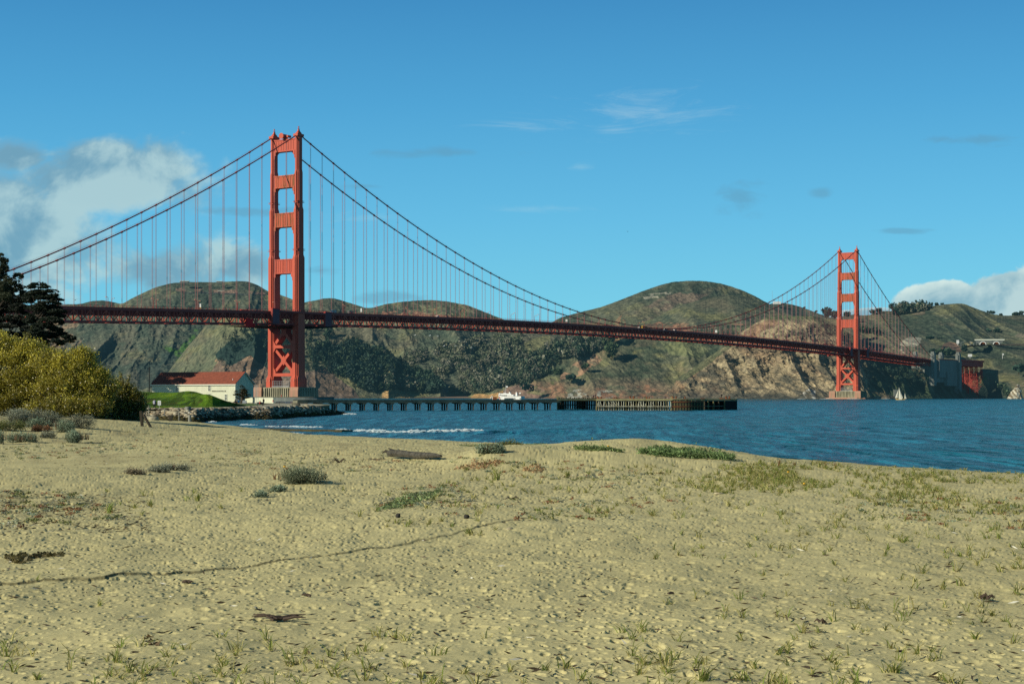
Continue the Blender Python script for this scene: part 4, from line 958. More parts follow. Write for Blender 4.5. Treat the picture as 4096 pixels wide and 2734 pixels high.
hb_ = empty('housing_block', B(1690, 0, 0), BROT); m = MB(); m.bx(-36, 66, -12, 12, 28, 66.6); m.build('wall', M['concrete_far'], hb_)
m = MB(); m.bx(6, 60, -17.5, -11.9, 22, 46); m.build('annex', M['concrete_far'], hb_)
m = MB(); m.bx(-30, 64, -15.5, -11.9, 36, 67.6); m.build('side_bay', M['concrete_far'], hb_); m = MB(); m.bx(-37, 66, -15.8, -15.4, 66.6, 68.2); m.build('parapet', M['orange_dark'], hb_)
tag(hb_, 'big plain grey concrete block between the two pylons at the far shore', 'concrete building')
ts = empty('steel_trestle', B(1768, 0, 0), BROT); tag(ts, 'red steel trestle viaduct carrying the road behind the right hand pylon', 'viaduct')
m = MB(); m.bx(0, 152, -14, 14, 66.6, 68.6); m.bx(0, 152, -14.4, -14.1, 68.6, 69.8); m.build('roadway', M['orange_dark'], ts)
m = MB(); m.bx(0, 150, -12.3, -11.7, 58, 66.6); m.bx(0, 150, 11.7, 12.3, 58, 66.6); m.build('girder', M['orange_dark'], ts)
M['trestle'] = mat('trestle_red', (.42, .07, .05), .7, (.30, .045, .035), .1, 3, emit=(.012, .004, .005))
for k, x in enumerate((6, 34, 62, 90, 118, 146)):
    zb = [30, 22, 14, 6, 8, 16][k] if k != 5 else 10
    tw = MB()
    for dx in (-4.5, 4.5):
        for y in (-11, 0, 11): tw.beam((x + dx, y * 1.05, zb - 6), (x + dx, y * .9, 58), .7, .7)
    n_ = 5
    for q in range(n_):
        za = zb + (58 - zb) * q / n_; zc = zb + (58 - zb) * (q + 1) / n_
        for dx in (-4.5, 4.5):
            for (ya, yb_) in ((-11, 0), (0, 11)):
                tw.beam((x + dx, ya, za), (x + dx, yb_, zc), .25, .25); tw.beam((x + dx, yb_, za), (x + dx, ya, zc), .25, .25)
            tw.beam((x + dx, -11, zc), (x + dx, 11, zc), .5, .5)
        for y in (-11, 11): tw.beam((x - 4.5, y, za), (x + 4.5, y, zc), .25, .25); tw.beam((x + 4.5, y, za), (x - 4.5, y, zc), .25, .25)
    tw.build('trestle_tower', M['trestle'], ts, fix=False)
# ------------------------------------------------------------------ the point on the left: ground, path, lawn, rocks
LOWZ = 2.35
RB = [(380, 292), (540, 284), (700, 277), (780, 276), (900, 298), (1000, 315), (1075, 320), (1228, 356), (1330, 385), (1385, 402)]      # foot of the rock bank: (px, distance)
g = MB()
front = [(px, d + 15) for px, d in RB[:-2]] + [(1290, 392), (1318, 412), (1318, 470), (1150, 520), (1110, 600), (1060, 760), (1000, 1010), (800, 1080), (-1500, 1000), (-1500, 170), (-300, 170), (100, 215), (300, 262)]
g.add([(wx(p, d), d, LOWZ - .03 if d > 200 else .6) for p, d in front], [tuple(range(len(front)))])
g.add([(wx(p, d), d, z) for p, d in front for z in (LOWZ - .04, -3)], [(2 * k, 2 * k + 1, 2 * ((k + 1) % len(front)) + 1, 2 * ((k + 1) % len(front))) for k in range(len(front))])
M['dirt'] = mat('park_ground', (.10, .12, .055), .95, (.16, .14, .08), .3, 5); tag(g.build('ground', M['dirt'], fix=False), kind='structure')
pth = MB(); fr = [(480, 296), (640, 291), (780, 291.5), (900, 314), (1000, 331), (1075, 337), (1228, 372), (1285, 392)]; bk = [(1300, 430), (1240, 500), (1105, 520), (1080, 470), (1000, 385), (950, 360), (850, 336), (640, 322), (480, 325)]
pl_ = fr + bk; pth.add([(wx(p, d), d, LOWZ) for p, d in pl_], [tuple(range(len(pl_)))]); tag(pth.build('path', M['path']), kind='structure')
def paint_lawn(px, py, x, z, gu, fine, v):
    n = fbm(x / 3, z / 1.2, 3, 4); c = np.zeros(px.shape + (3,)) + np.array((.11, .20, .02))
    c = mixm(c, (.05, .085, .015), sm(.0, .35, n + .1)); c = mixm(c, (.22, .27, .03), sm(.1, .4, -n) * sm(.55, .9, v))  # grass colour brightened towards the crest to imitate sunlight
    c = mixm(c, (.14, .09, .04), sm(.2, .4, fbm(x / 2, z / 1, 13, 3)) * sm(.05, .2, v) * sm(.6, .3, v) * .7)
    c = mixm(c, (.14, .22, .025), sm(.16, .05, v)); return c
hill('lawn_mound', [(300, 1562, 430), (560, 1566, 430), (640, 1569, 425), (700, 1570, 420), (722, 1567, 415), (745, 1563, 410), (778, 1565, 408), (800, 1572, 405), (850, 1586, 400), (900, 1604, 395), (940, 1614, 385), (958, 1620, 378)],
     [(300, 1634, 318), (480, 1633, 320), (640, 1630, 324), (850, 1629, 338), (958, 1624, 368)], 300, 958, 260, 120, 7, 12, .55, paint_lawn, jit=.5, m='lawn', back=60, seed=20, rg=.8, rf=.2)
hill('lawn_mound', [(740, 1628, 340), (760, 1612, 350), (780, 1592, 356), (800, 1578, 352), (825, 1575, 350), (850, 1582, 350), (880, 1594, 352), (905, 1603, 354), (950, 1614, 362), (985, 1621, 374)],
     [(740, 1629, 333), (850, 1628.5, 337), (985, 1625, 369)], 740, 985, 130, 60, 4, 6, .6, paint_lawn, jit=.6, m='lawn', back=12, seed=21, rg=.9, rf=.3)
lw = MB(); q = [(940, 372), (985, 377), (1060, 440), (1068, 450), (1000, 470), (920, 440)]; lw.add([(wx(p, d), d, LOWZ + .02) for p, d in q], [tuple(range(6))]); M['grassflat'] = mat('mown_grass', (.10, .18, .02), .95, (.05, .10, .012), 1.5, 4); tag(lw.build('lawn', M['grassflat']), kind='structure')
# rocks of the bank: a rubble mass, plus a few big boulders of their own
def rock(c, r, rnd, sq=.75):
    n, mm = 6, 4; vs = []; fs = []; a0 = rnd.uniform(0, 6.28)
    ax = rnd.uniform(.7, 1.5); ay = rnd.uniform(.6, 1.2); az = rnd.uniform(.6, 1.2) * sq
    for i in range(1, mm):
        t = math.pi * i / mm - math.pi / 2
        for k in range(n):
            a = a0 + 2 * math.pi * k / n; j = rnd.uniform(.6, 1.25)
            vs.append((c[0] + r * ax * math.cos(t) ** .8 * math.cos(a) * j, c[1] + r * ay * math.cos(t) ** .6 * math.sin(a) * j, c[2] + r * az * math.sin(t) * j))
    b0 = len(vs); vs += [(c[0], c[1], c[2] - r * az * .8), (c[0] + rnd.uniform(-.2, .2) * r, c[1], c[2] + r * az * rnd.uniform(.7, 1.0))]
    for i in range(mm - 2):
        for k in range(n): a = i * n + k; b_ = i * n + (k + 1) % n; fs += [(a, b_, b_ + n), (a, b_ + n, a + n)]
    for k in range(n): fs.append((b0, (k + 1) % n, k)); e = (mm - 2) * n; fs.append((b0 + 1, e + k, e + (k + 1) % n))
    return vs, fs
rnd = random.Random(5); V = []; Fc = []; C = []
for _ in range(9500):
    px = rnd.uniform(400, 1388) if rnd.random() < .8 else rnd.uniform(1000, 1388); d0 = interp(px, RB)
    t = rnd.random() ** .9; wdt = 14.5 if px < 1280 else 14.5 + (px - 1280) * .15; htop = LOWZ + .15 if px < 1260 else LOWZ * max(.08, (1390 - px) / 130)
    D = d0 + t * wdt; z = -.2 + t * (htop - .05) + rnd.uniform(-.1, .12); r = rnd.choice((.16, .2, .27, .36, .5)) * (1.1 if t > .3 else .9)
    vs, fs = rock((wx(px, D), D, z), r, rnd); n = len(V); V += vs; Fc += [tuple(i + n for i in f) for f in fs]
    h_ = z + rnd.uniform(-.45, .45)
    if h_ < .95: c_ = rnd.choice(((.055, .05, .02), (.09, .075, .028), (.03, .03, .015), (.07, .062, .02), (.025, .025, .02)))
    else: c_ = rnd.choice(((.36, .32, .25), (.46, .43, .35), (.22, .19, .15), (.52, .50, .42), (.10, .09, .07), (.36, .30, .21)))
    C += [c_] * len(vs)
o = np_mesh('rubble', V, Fc, M['stone'], col=np.array(C)); tag(o, 'bank of broken rock and concrete rubble between the path and the water', 'rocks', kind='stuff')
def boulder(px, D, r, z, c_, label, sq=.8, seed=1):
    vs, fs = rock((0, 0, 0), r, random.Random(seed), sq); o = np_mesh('boulder', vs, fs, M['stone'], col=np.tile(np.array(c_), (len(vs), 1)), loc=(wx(px, D), D, z)); tag(o, label, 'boulder')
boulder(612, 246, 1.25, 1.1, (.42, .40, .32), 'pale flat boulder on the sand just right of the leaning posts', .55, 3)
boulder(592, 252, 1.1, 1.2, (.22, .21, .17), 'grey boulder behind the leaning posts at the foot of the rock bank', .6, 8)
boulder(703, 288, 1.5, 1.6, (.40, .37, .29), 'large sloping pale slab in the rock bank under the white notice board', .55, 12)
boulder(752, 289, 1.0, 2.3, (.22, .24, .24), 'blue grey boulder on top of the rock bank', .9, 15)
boulder(985, 326, 1.5, 1.5, (.40, .35, .26), 'tan slab half way along the rock bank', .6, 22)
boulder(1228, 368, 1.3, 2.0, (.36, .33, .26), 'big tan rock on top of the bank near the water end', .8, 31)
boulder(1186, 372, 1.0, 2.3, (.12, .12, .10), 'dark rock on the bank beside the path end', .9, 35)

# concrete slab in the shallows and breaking wave
m = MB(); a = Vector((wx(1035, 219), 219, .05)); b_ = Vector((wx(1390, 209), 209, .05))
m.beam(a, b_, 2.2, .5); M['slab'] = mat('weedy_concrete', (.075, .065, .025), .85, (.03, .03, .015), 1.2, 4, bump=.3); o = m.build('concrete_slab', M['slab'], bevel=.1); tag(o, 'long low weedy concrete slab lying in the shallow water by the beach', 'concrete slab')
def foam(name, pts, wdt, h, seed, label):
    """a ragged streak of foam flecks; pts (px, D)"""
    rs = np.random.default_rng(seed); L_ = abs(wx(pts[-1][0], pts[-1][1]) - wx(pts[0][0], pts[0][1])); n = int(max(60, L_ * wdt * 16)); V = []; Fq = []
    for i in range(min(n, 9000)):
        t = rs.random(); px = np.interp(t, np.linspace(0, 1, len(pts)), [p[0] for p in pts]); D = np.interp(t, np.linspace(0, 1, len(pts)), [p[1] for p in pts])
        den = math.sin(math.pi * t) ** .5 * (.35 + .9 * float(vn(np.array(t * L_ / 2.5), np.array(1.0 * seed), seed)))
        if rs.random() > den: continue
        q = rs.normal() * .38; x = wx(px, D) + rs.normal() * .1; y = D + q * wdt; z = .04 + h * den * math.exp(-(q * 1.6) ** 2) * rs.random() ** .6
        a_ = rs.random() * 3.14; w_ = rs.uniform(.10, .42); l_ = w_ * .5; b0 = len(V)
        V += [(x - w_, y - l_, z - .03), (x + w_, y - l_ * .6, z - .04 * rs.random()), (x + w_ * .7, y + l_, z + .03), (x - w_ * .8, y + l_ * .8, z), (x + rs.normal() * .05, y, z + w_ * .45)]
        Fq += [(b0, b0 + 1, b0 + 4), (b0 + 1, b0 + 2, b0 + 4), (b0 + 2, b0 + 3, b0 + 4), (b0 + 3, b0, b0 + 4)]
    o = np_mesh(name, V, Fq, M['foam']); tag(o, label, 'sea foam', kind='stuff')
foam('sea_foam', [(1370, 213), (1450, 211), (1560, 206), (1680, 205), (1800, 207), (1880, 210), (1945, 213)], 1.3, .38, 2, 'white foam of the wave breaking beside the beach')
foam('sea_foam', [(1330, 216), (1360, 215), (1395, 214)], 1.0, .3, 4, 'small white foam streak left of the breaking wave')
foam('sea_foam', [(960, 258), (1000, 256), (1030, 253)], 1.1, .15, 3, 'white foam patch off the rock bank')
foam('sea_foam', [(1060, 246), (1180, 243), (1290, 240)], 1.0, .06, 9, 'thin broken foam line beyond the slab')
foam('sea_foam', [(820, 285), (850, 284), (862, 286)], 1.6, .25, 6, 'foam at the foot of the rock bank')
foam('sea_foam', [(1140, 200), (1180, 197), (1215, 192)], 1.2, .15, 7, 'foam lapping on the sand in front of the slab')
foam('sea_foam', [(1372, 400), (1400, 402), (1425, 404)], 3.0, .35, 8, 'foam around the tip of the rock bank')
for k, (p0, p1, D_) in enumerate(((3280, 3330, 2380), (3390, 3440, 2370), (3525, 3560, 2430), (3190, 3220, 2440))): foam('sea_foam', [(p0, D_), (p1, D_)], 10, .5, 20 + k, 'distant white foam at the foot of the far cliff')

# ------------------------------------------------------------------ the long white building with the red roof
HA = math.radians(28); hx = wx(941, 560); hD = 560.0
hut = empty('storehouse', (hx, hD, LOWZ), -HA)       # origin: near right corner; local -x runs along the long front, +y into the building
tag(hut, 'long cream clapboard building with a red gable roof behind the grass mound', 'building')
# local x axis (cosHA,-sinHA): long front lies on local y=0 for x<0
HL, HW, HE, HR = 34.0, 10.5, 6.85, 10.75
LOCX = Vector((math.cos(-HA), math.sin(-HA), 0))
def hut_len():
    for L_ in np.arange(20, 50, .1):
        p = Vector((hx, hD, 0)) - Vector((math.cos(HA), math.sin(HA) * -1, 0)) * L_
        if to_px(p.x, p.y) < 611: return L_
    return 34
HL = float(hut_len())
m = MB(); m.prism([(0, 0), (HW, 0), (HW, HE), (HW / 2, HR), (0, HE)], 'x', -HL, 0); wall = m.build('wall', M['cream'], hut)
cl = MB(); z = .35
while z < HE - .2: cl.bx(-HL, 0, -.045, -.005, z, z + .035); z += .32
z = .35
while z < HR - .4:
    y0 = 0 if z < HE else (z - HE) / (HR - HE) * HW / 2 + .1; y1 = HW - y0; cl.bx(.005, .045, y0, y1, z, z + .035); z += .32
cl.build('clapboard_edge', M['cream'], wall, fix=False)
m = MB(); ov = .5; sl_ = (HR - HE) / (HW / 2)
for s_ in (0, 1):
    f = (lambda y: y) if s_ == 0 else (lambda y: HW - y)
    m.prism([(f(-ov), HE - ov * sl_ + .04), (f(HW / 2), HR + .04), (f(HW / 2), HR + .28), (f(-ov), HE - ov * sl_ + .28)], 'x', -HL - .5, .5)
roof = m.build('roof', M['roof'], hut)
m = MB(); m.bx(-HL - .5, .5, -ov - .06, -ov + .1, HE - ov * sl_ - .3, HE - ov * sl_ + .03); m.build('eaves_board', M['trim'], hut)
for s_ in (0, 1):
    f = (lambda y: y) if s_ == 0 else (lambda y: HW - y)
    m = MB(); m.prism([(f(-ov), HE - ov * sl_ - .22), (f(HW / 2), HR - .22), (f(HW / 2), HR + .04), (f(-ov), HE - ov * sl_ + .04)], 'x', .42, .56); m.build('barge_board', M['trim'], hut)
for xx in (-HL + .08, -.08):
    m = MB(); m.bx(xx - .12, xx + .12, -.07, .0, 0, HE - .3); m.build('corner_board', M['trim'], hut)
def window(x, z, w_, h_, face='front', rows=4, cols=3):
    t = (lambda a0, a1, b0, b1, d0, d1, mb: mb.bx(a0, a1, -d1, -d0, b0, b1)) if face == 'front' else (lambda a0, a1, b0, b1, d0, d1, mb: mb.bx(d0, d1, a0, a1, b0, b1))
    f = MB()
    for a in ((x - w_ / 2 - .14, x - w_ / 2), (x + w_ / 2, x + w_ / 2 + .14)): t(a[0], a[1], z - .1, z + h_ + .14, .0, .12, f)
    t(x - w_ / 2, x + w_ / 2, z + h_, z + h_ + .14, 0, .10, f); t(x - w_ / 2 - .2, x + w_ / 2 + .2, z - .2, z - .1, 0, .16, f)
    fr_ = f.build('window', M['trim'], hut)
    g_ = MB(); t(x - w_ / 2, x + w_ / 2, z - .1, z + h_, .05, .065, g_); g_.build('pane', M['glass'], fr_)
    b_ = MB()
    for k in range(1, cols): t(x - w_ / 2 + w_ * k / cols - .025, x - w_ / 2 + w_ * k / cols + .025, z - .1, z + h_, .065, .085, b_)
    for k in range(1, rows): t(x - w_ / 2, x + w_ / 2, z + h_ * k / rows - (.05 if k == rows // 2 else .025), z + h_ * k / rows + (.05 if k == rows // 2 else .025), .065, .09, b_)
    b_.build('sash', M['trim'], fr_)
def hx_at(px):
    """local x on the front wall that shows at a photo column"""
    for x in np.arange(-HL, 0, .05):
        p = Vector((hx, hD, 0)) + LOCX * x
        if to_px(p.x, p.y) >= px: return float(x)
    return 0.0
zr = lambda py, D: wz(py, D) - LOWZ
window(hx_at(708), 4.35, .95, 1.75); window(hx_at(837.5), 4.35, .95, 1.75); window(hx_at(903.5), 1.05, .95, 1.85); window(hx_at(838), 1.35, .95, 1.7)
window(4.4, 4.4, .9, 1.7, 'side'); window(2.2, 1.1, .9, 1.6, 'side'); window(8.4, 1.1, .9, 1.6, 'side')
fc = bpy.data.curves.new('lettering', 'FONT'); fc.body = 'WARMING HUT PARK STORE & CAFE'; fc.size = .62; fc.extrude = .02; fc.align_x = 'CENTER'
fo = bpy.data.objects.new('lettering', fc); COL.objects.link(fo); fo.parent = hut; xl = hx_at(876); xa, xb = hx_at(848), hx_at(905)
fo.location = (xl, -.075, 3.85); fo.rotation_euler = (math.pi / 2, 0, 0); fo.data.materials.append(M['black'])
bpy.context.view_layer.update(); wid = fo.dimensions.x
sx_ = (xb - xa) / max(wid, .1)
me_ = bpy.data.meshes.new_from_object(fo.evaluated_get(bpy.context.evaluated_depsgraph_get())); me_.materials.clear(); me_.materials.append(M['black'])
lo_ = fo.location.copy(); bpy.data.objects.remove(fo); fo = bpy.data.objects.new('lettering', me_); COL.objects.link(fo); fo.parent = hut; fo.location = lo_; fo.rotation_euler = (math.pi / 2, 0, 0); fo.scale = (sx_, 1, 1)
m = MB(); m.tube([(-2.0, 1.2, HE + .9), (-2.0, 1.2, HE + 1.7)], .12, 8); m.build('roof_vent', M['white'], hut)

# gulls
def gull(x, y, z, rz, s, label, flying=False, dark=False):
    b = empty('gull' if not flying else 'flying_bird', (x, y, z), rz); m = MB()
    m.loft([[(px_ * s, r * math.cos(a) * s, (zz + r * .9 * math.sin(a)) * s) for a in np.linspace(0, 2 * math.pi, 9)[:-1]] for px_, r, zz in ((-.34, .01, .30), (-.24, .05, .28), (-.08, .085, .26), (.07, .085, .27), (.15, .05, .33), (.19, .045, .38), (.24, .05, .41), (.29, .03, .40))])
    m.build('body', M['feather_dark' if dark else 'feather'], b, smooth=True)
    k = MB(); k.loft([[(.28 * s, -.012 * s, .395 * s), (.28 * s, .012 * s, .395 * s), (.28 * s, 0, .42 * s)], [(.37 * s, -.003 * s, .38 * s), (.37 * s, .003 * s, .38 * s), (.37 * s, 0, .385 * s)]]); k.build('beak', M['beak'], b)
    if flying:
        for q in (-1, 1):
            w_ = MB(); up = .22
            w_.loft([[(.10 * s, q * .05 * s, .30 * s), (-.12 * s, q * .05 * s, .29 * s), (-.12 * s, q * .05 * s, .31 * s), (.10 * s, q * .05 * s, .325 * s)], [(.13 * s, q * .45 * s, (.30 + up) * s), (-.08 * s, q * .45 * s, (.29 + up) * s), (-.08 * s, q * .45 * s, (.30 + up) * s), (.13 * s, q * .45 * s, (.32 + up) * s)],
                     [(.02 * s, q * .85 * s, (.33 + up * .9) * s), (-.07 * s, q * .85 * s, (.325 + up * .9) * s), (-.07 * s, q * .85 * s, (.33 + up * .9) * s), (.02 * s, q * .85 * s, (.34 + up * .9) * s)], [(-.1 * s, q * 1.08 * s, (.32 + up * .7) * s), (-.13 * s, q * 1.08 * s, (.32 + up * .7) * s), (-.13 * s, q * 1.08 * s, (.325 + up * .7) * s), (-.1 * s, q * 1.08 * s, (.325 + up * .7) * s)]])
            w_.build('wing', M['feather_dark' if dark else 'feather'], b)
    else:
        for q in (-1, 1):
            w_ = MB(); w_.loft([[(px_ * s, (q * (.085 - abs(px_) * .08)) * s + q * r * math.cos(a) * s * .3, (.28 + r * math.sin(a)) * s) for a in np.linspace(0, 2 * math.pi, 7)[:-1]] for px_, r in ((-.36, .01), (-.2, .05), (0, .06), (.08, .03))])
            w_.build('wing', M['feather_dark'], b); l_ = MB(); l_.tube([(.0, q * .03 * s, .2 * s), (.01 * s, q * .03 * s, 0)], .008 * s, 5); l_.build('leg', M['beak'], b)
    return tag(b, label, 'bird')
fb_ = [(1660, 1344, 560, 'leftmost of the upper three white birds flying in front of the hill'), (1720, 1345, 560, 'middle one of the upper three white birds flying in front of the hill'), (1751, 1348, 565, 'rightmost of the upper three white birds flying in front of the hill'),
       (1776, 1387, 560, 'leftmost of the lower three white birds flying over the woods'), (1822, 1387, 555, 'middle one of the lower three white birds, wings held level'), (1886, 1394, 550, 'rightmost and lowest of the white birds flying over the woods')]
for k, (px, py, D, l_) in enumerate(fb_): gull(wx(px, D), D, wz(py, D), -.35 + .25 * (k % 3), 1.15, l_, True)
gull(wx(301, 700), 700, wz(1204, 700), 1.6, 1.9, 'dark bird gliding above the left end of the deck', True, True)
gull(wx(2510, 900), 900, wz(929, 900), .8, 1.2, 'tiny dark bird high in the open sky over the bridge', True, True)

# ------------------------------------------------------------------ people
def person(x, y, z, rz, h, label, top='c_navy', legs='c_black', pose='stand', extra=None):
    r = empty('person', (x, y, z), rz); s = h / 1.75                    # faces local +x
    if pose == 'sit': hip = .50; kn = [(.02, .48), (.45, .50), (.50, .05)]
    elif pose == 'sit_out': hip = .46; kn = [(.02, .46), (.42, .52), (.80, .12)]
    else: hip = .90
    def P3(a): return (a[0] * s, a[1] * s, a[2] * s)
    rings = []
    T = hip
    for z_, rx, ry, ox in ((T - .06, .11, .15, 0), (T + .06, .12, .165, 0), (T + .22, .11, .145, .0), (T + .42, .125, .19, .01), (T + .52, .10, .20, .0), (T + .58, .07, .12, 0), (T + .61, .055, .06, .01), (T + .67, .052, .055, .015)):
        rings.append([P3((ox + rx * math.cos(a), ry * math.sin(a), z_)) for a in np.linspace(0, 2 * math.pi, 13)[:-1]])
    hz_ = T + .76
    for dz, rr in ((-.08, .06), (-.04, .085), (.02, .10), (.07, .095), (.115, .06), (.13, .01)):
        rings.append([P3((.02 + rr * 1.05 * math.cos(a), rr * .85 * math.sin(a), hz_ + dz)) for a in np.linspace(0, 2 * math.pi, 13)[:-1]])
    b = MB(); b.loft(rings)
    for q in (-1, 1):
        if pose.startswith('sit'): leg = [(kn[0][0], q * .09, kn[0][1]), (kn[1][0], q * .11, kn[1][1]), (kn[2][0], q * .10, kn[2][1]), (kn[2][0] + .16, q * .10, kn[2][1] - .02)]
        elif pose == 'walk': leg = [(0, q * .08, .88), (.10 + q * .12, q * .09, .48), (q * .24, q * .08, .07), (q * .24 + .17, q * .08, .04)]
        else: leg = [(0, q * .08, .88), (.02, q * .10, .47), (-.01, q * .10, .07), (.15, q * .11, .04)]
        b.tube([P3(p) for p in leg], [.085 * s, .062 * s, .042 * s, .035 * s], 8)
        arm = [(0, q * .19, T + .50), (.02, q * .25, T + .24), (.16 if pose != 'stand' else .06, q * .23, T + .04), (.24 if pose != 'stand' else .08, q * .21, T - .04)]
        b.tube([P3(p) for p in arm], [.055 * s, .045 * s, .034 * s, .03 * s], 8)
        hp = arm[-1]
        for k in range(4): b.tube([P3((hp[0], hp[1] + (k - 1.5) * .018, hp[2])), P3((hp[0] + .03, hp[1] + (k - 1.5) * .02, hp[2] - .05)), P3((hp[0] + .05, hp[1] + (k - 1.5) * .02, hp[2] - .08))], .009 * s, 5)
        b.tube([P3((hp[0], hp[1] - q * .03, hp[2])), P3((hp[0] + .05, hp[1] - q * .05, hp[2] - .03))], .011 * s, 5)
    b.ell(P3((.135, 0, hz_ - .0)), (.02 * s, .015 * s, .025 * s), 6, 4)
    b.build('body', M['skin'], r, smooth=True)
    g1 = MB(); rr_ = [[P3((ox + (rx + .02) * math.cos(a), (ry + .02) * math.sin(a), z_)) for a in np.linspace(0, 2 * math.pi, 13)[:-1]] for z_, rx, ry, ox in ((T - .08, .12, .16, 0), (T + .06, .13, .17, 0), (T + .22, .12, .15, .0), (T + .42, .13, .195, .01), (T + .53, .11, .205, .0), (T + .6, .06, .10, 0))]
    g1.loft(rr_)
    for q in (-1, 1):
        arm = [(0, q * .19, T + .51), (.02, q * .25, T + .24), (.16 if pose != 'stand' else .06, q * .23, T + .05)]; g1.tube([P3(p) for p in arm], [.075 * s, .062 * s, .048 * s], 8)
    g1.build('jacket', M[top], r, smooth=True)
    g2 = MB()
    for q in (-1, 1):
        if pose.startswith('sit'): leg = [(kn[0][0] - .05, q * .09, kn[0][1]), (kn[1][0], q * .11, kn[1][1]), (kn[2][0] - .01, q * .10, kn[2][1] + .03)]
        elif pose == 'walk': leg = [(0, q * .08, .90), (.10 + q * .12, q * .09, .48), (q * .24, q * .08, .10)]
        else: leg = [(0, q * .08, .90), (.02, q * .10, .47), (-.01, q * .10, .09)]
        g2.tube([P3(p) for p in leg], [.11 * s, .08 * s, .058 * s], 8)
    g2.build('trousers', M[legs], r, smooth=True)
    hh = MB(); hh.ell(P3((-.01, 0, hz_ + .045)), (.115 * s, .10 * s, .10 * s), 10, 6); hh.build('hair', M['hair'], r, smooth=True)
    if extra == 'coat':
        c_ = MB(); c_.loft([[P3((-.10 + .06 * math.cos(a), -.22 + .10 * math.sin(a), z_)) for a in np.linspace(0, 2 * math.pi, 9)[:-1]] for z_ in (.75, 1.0, 1.30, 1.36)]); c_.build('coat_over_arm', M['c_navy'], r, smooth=True)
    return tag(r, label, 'person')
D_ = 302; person(wx(618, D_), D_, LOWZ, 1.9, 1.8, 'person in a pale lilac top and black leggings walking away, dark coat over one arm', 'c_white', 'c_black', 'walk', 'coat')
def at_low(px, py, z=LOWZ): D = Dw(py, z); return wx(px, D), D, z
# notice board
x_, y_, z_ = at_low(637.5, 1640, 2.1); s = empty('notice_board', (x_, y_, 2.0)); m = MB(); m.tube([(0, 0, -.3), (0, 0, 1.9)], .035, 8); m.build('post', M['metal'], s)
m = MB(); m.bx(-.30, .30, -.05, -.02, 1.05, 1.88); pn = m.build('panel', M['white'], s, bevel=.01); m = MB()
for k in range(7): m.bx(-.22, .22 - .06 * (k % 3), -.058, -.052, 1.70 - k * .085, 1.725 - k * .085)
m.build('text_lines', M['c_grey'], pn); tag(s, 'white notice board on a grey post beside the path', 'sign')
# small posts and rail
def post(px, D, z, h, r, m_, label, n=8, lean=0, cat='post', square=False):
    p = MB(); 
    if square: p.beam((0, 0, -.3), (lean, 0, h), r * 2, r * 2)
    else: p.tube([(0, 0, -.3), (lean * .5, 0, h * .5), (lean, 0, h)], [r * 1.05, r, r * .92], n)
    o = p.build('wooden_post', M[m_]); o.location = (wx(px, D), D, z); return tag(o, label, cat)
post(556, 290, 1.9, 1.25, .10, 'wood_post', 'dark capped wooden post at the left end of the path by the big bush')
x_ = wx(582, 288); fg = empty('rail_fence', (x_, 288, 1.85)); m = MB(); m.tube([(0, 0, -.3), (0, 0, 1.25)], .09, 8); m.build('post', M['wood_post'], fg); m = MB(); m.tube([(.62, 0, -.3), (.62, 0, 1.25)], .09, 8); m.build('post', M['wood_post'], fg); m = MB(); m.beam((0, 0, .98), (.62, 0, .98), .06, .14); m.build('rail', M['wood_post'], fg); tag(fg, 'short fence of two grey posts joined by a rail beside the path', 'fence')
post(658.5, 284, 1.5, 1.0, .10, 'wood_post', 'short pale post standing in the rocks right of the notice board')
post(716, 278, .65, 1.35, .09, 'wood_post', 'slim pale post in the rock bank between two thicker posts')
post(681, 246, .55, 1.25, .24, 'wood_dark', 'thick broken dark post at the foot of the rock bank', square=True, lean=.1)
bp_ = post(759, 262, -.3, 1.95, .27, 'wood_post', 'round weathered pile with a gull on top at the water edge'); gull(wx(759, 262), 262, 1.63, 2.6, 1.15, 'white gull perched on the round pile at the water edge')
x_, y_, z_ = ground_at(572, 1705, 1.0); m = MB(); m.beam((-.05, 0, -.3), (-.2, 0, 1.45), .26, .22); o = m.build('wooden_post', M['wood_dark'], bevel=.03); o.location = (x_, y_, z_); tag(o, 'upright dark weathered timber post beside the big yellow green bush', 'post')
x_, y_, z_ = ground_at(592, 1706, 1.0); m = MB(); m.beam((.35, 0, -.2), (-.45, .1, 1.15), .24, .2); o = m.build('wooden_post', M['wood_dark'], bevel=.03); o.location = (x_, y_, z_); tag(o, 'slanting timber prop leaning against the upright dark post', 'post')
gull(wx(936, 566), 566, LOWZ + 7.9, 2.4, 1.0, 'white gull on the red roof near its right end') if False else None
# utility pole left of the building, three flag poles
o = MB().tube([(0, 0, -.3), (0, 0, 12.4)], [.18, .14], 8).build('utility_pole', M['black']); D_ = 548; o.location = (wx(597, D_), D_, LOWZ); tag(o, 'black utility pole left of the red roofed building', 'pole')
for k, px in enumerate((1020, 1026, 1032)):
    o = MB().tube([(0, 0, -.2), (0, 0, 5.6)], [.07, .05], 8).build('pole', M['metal']); D_ = 470 + k * 4; o.location = (wx(px, D_), D_, LOWZ); tag(o, ('left', 'middle', 'right')[k] + ' one of the three slim grey poles right of the building', 'pole')
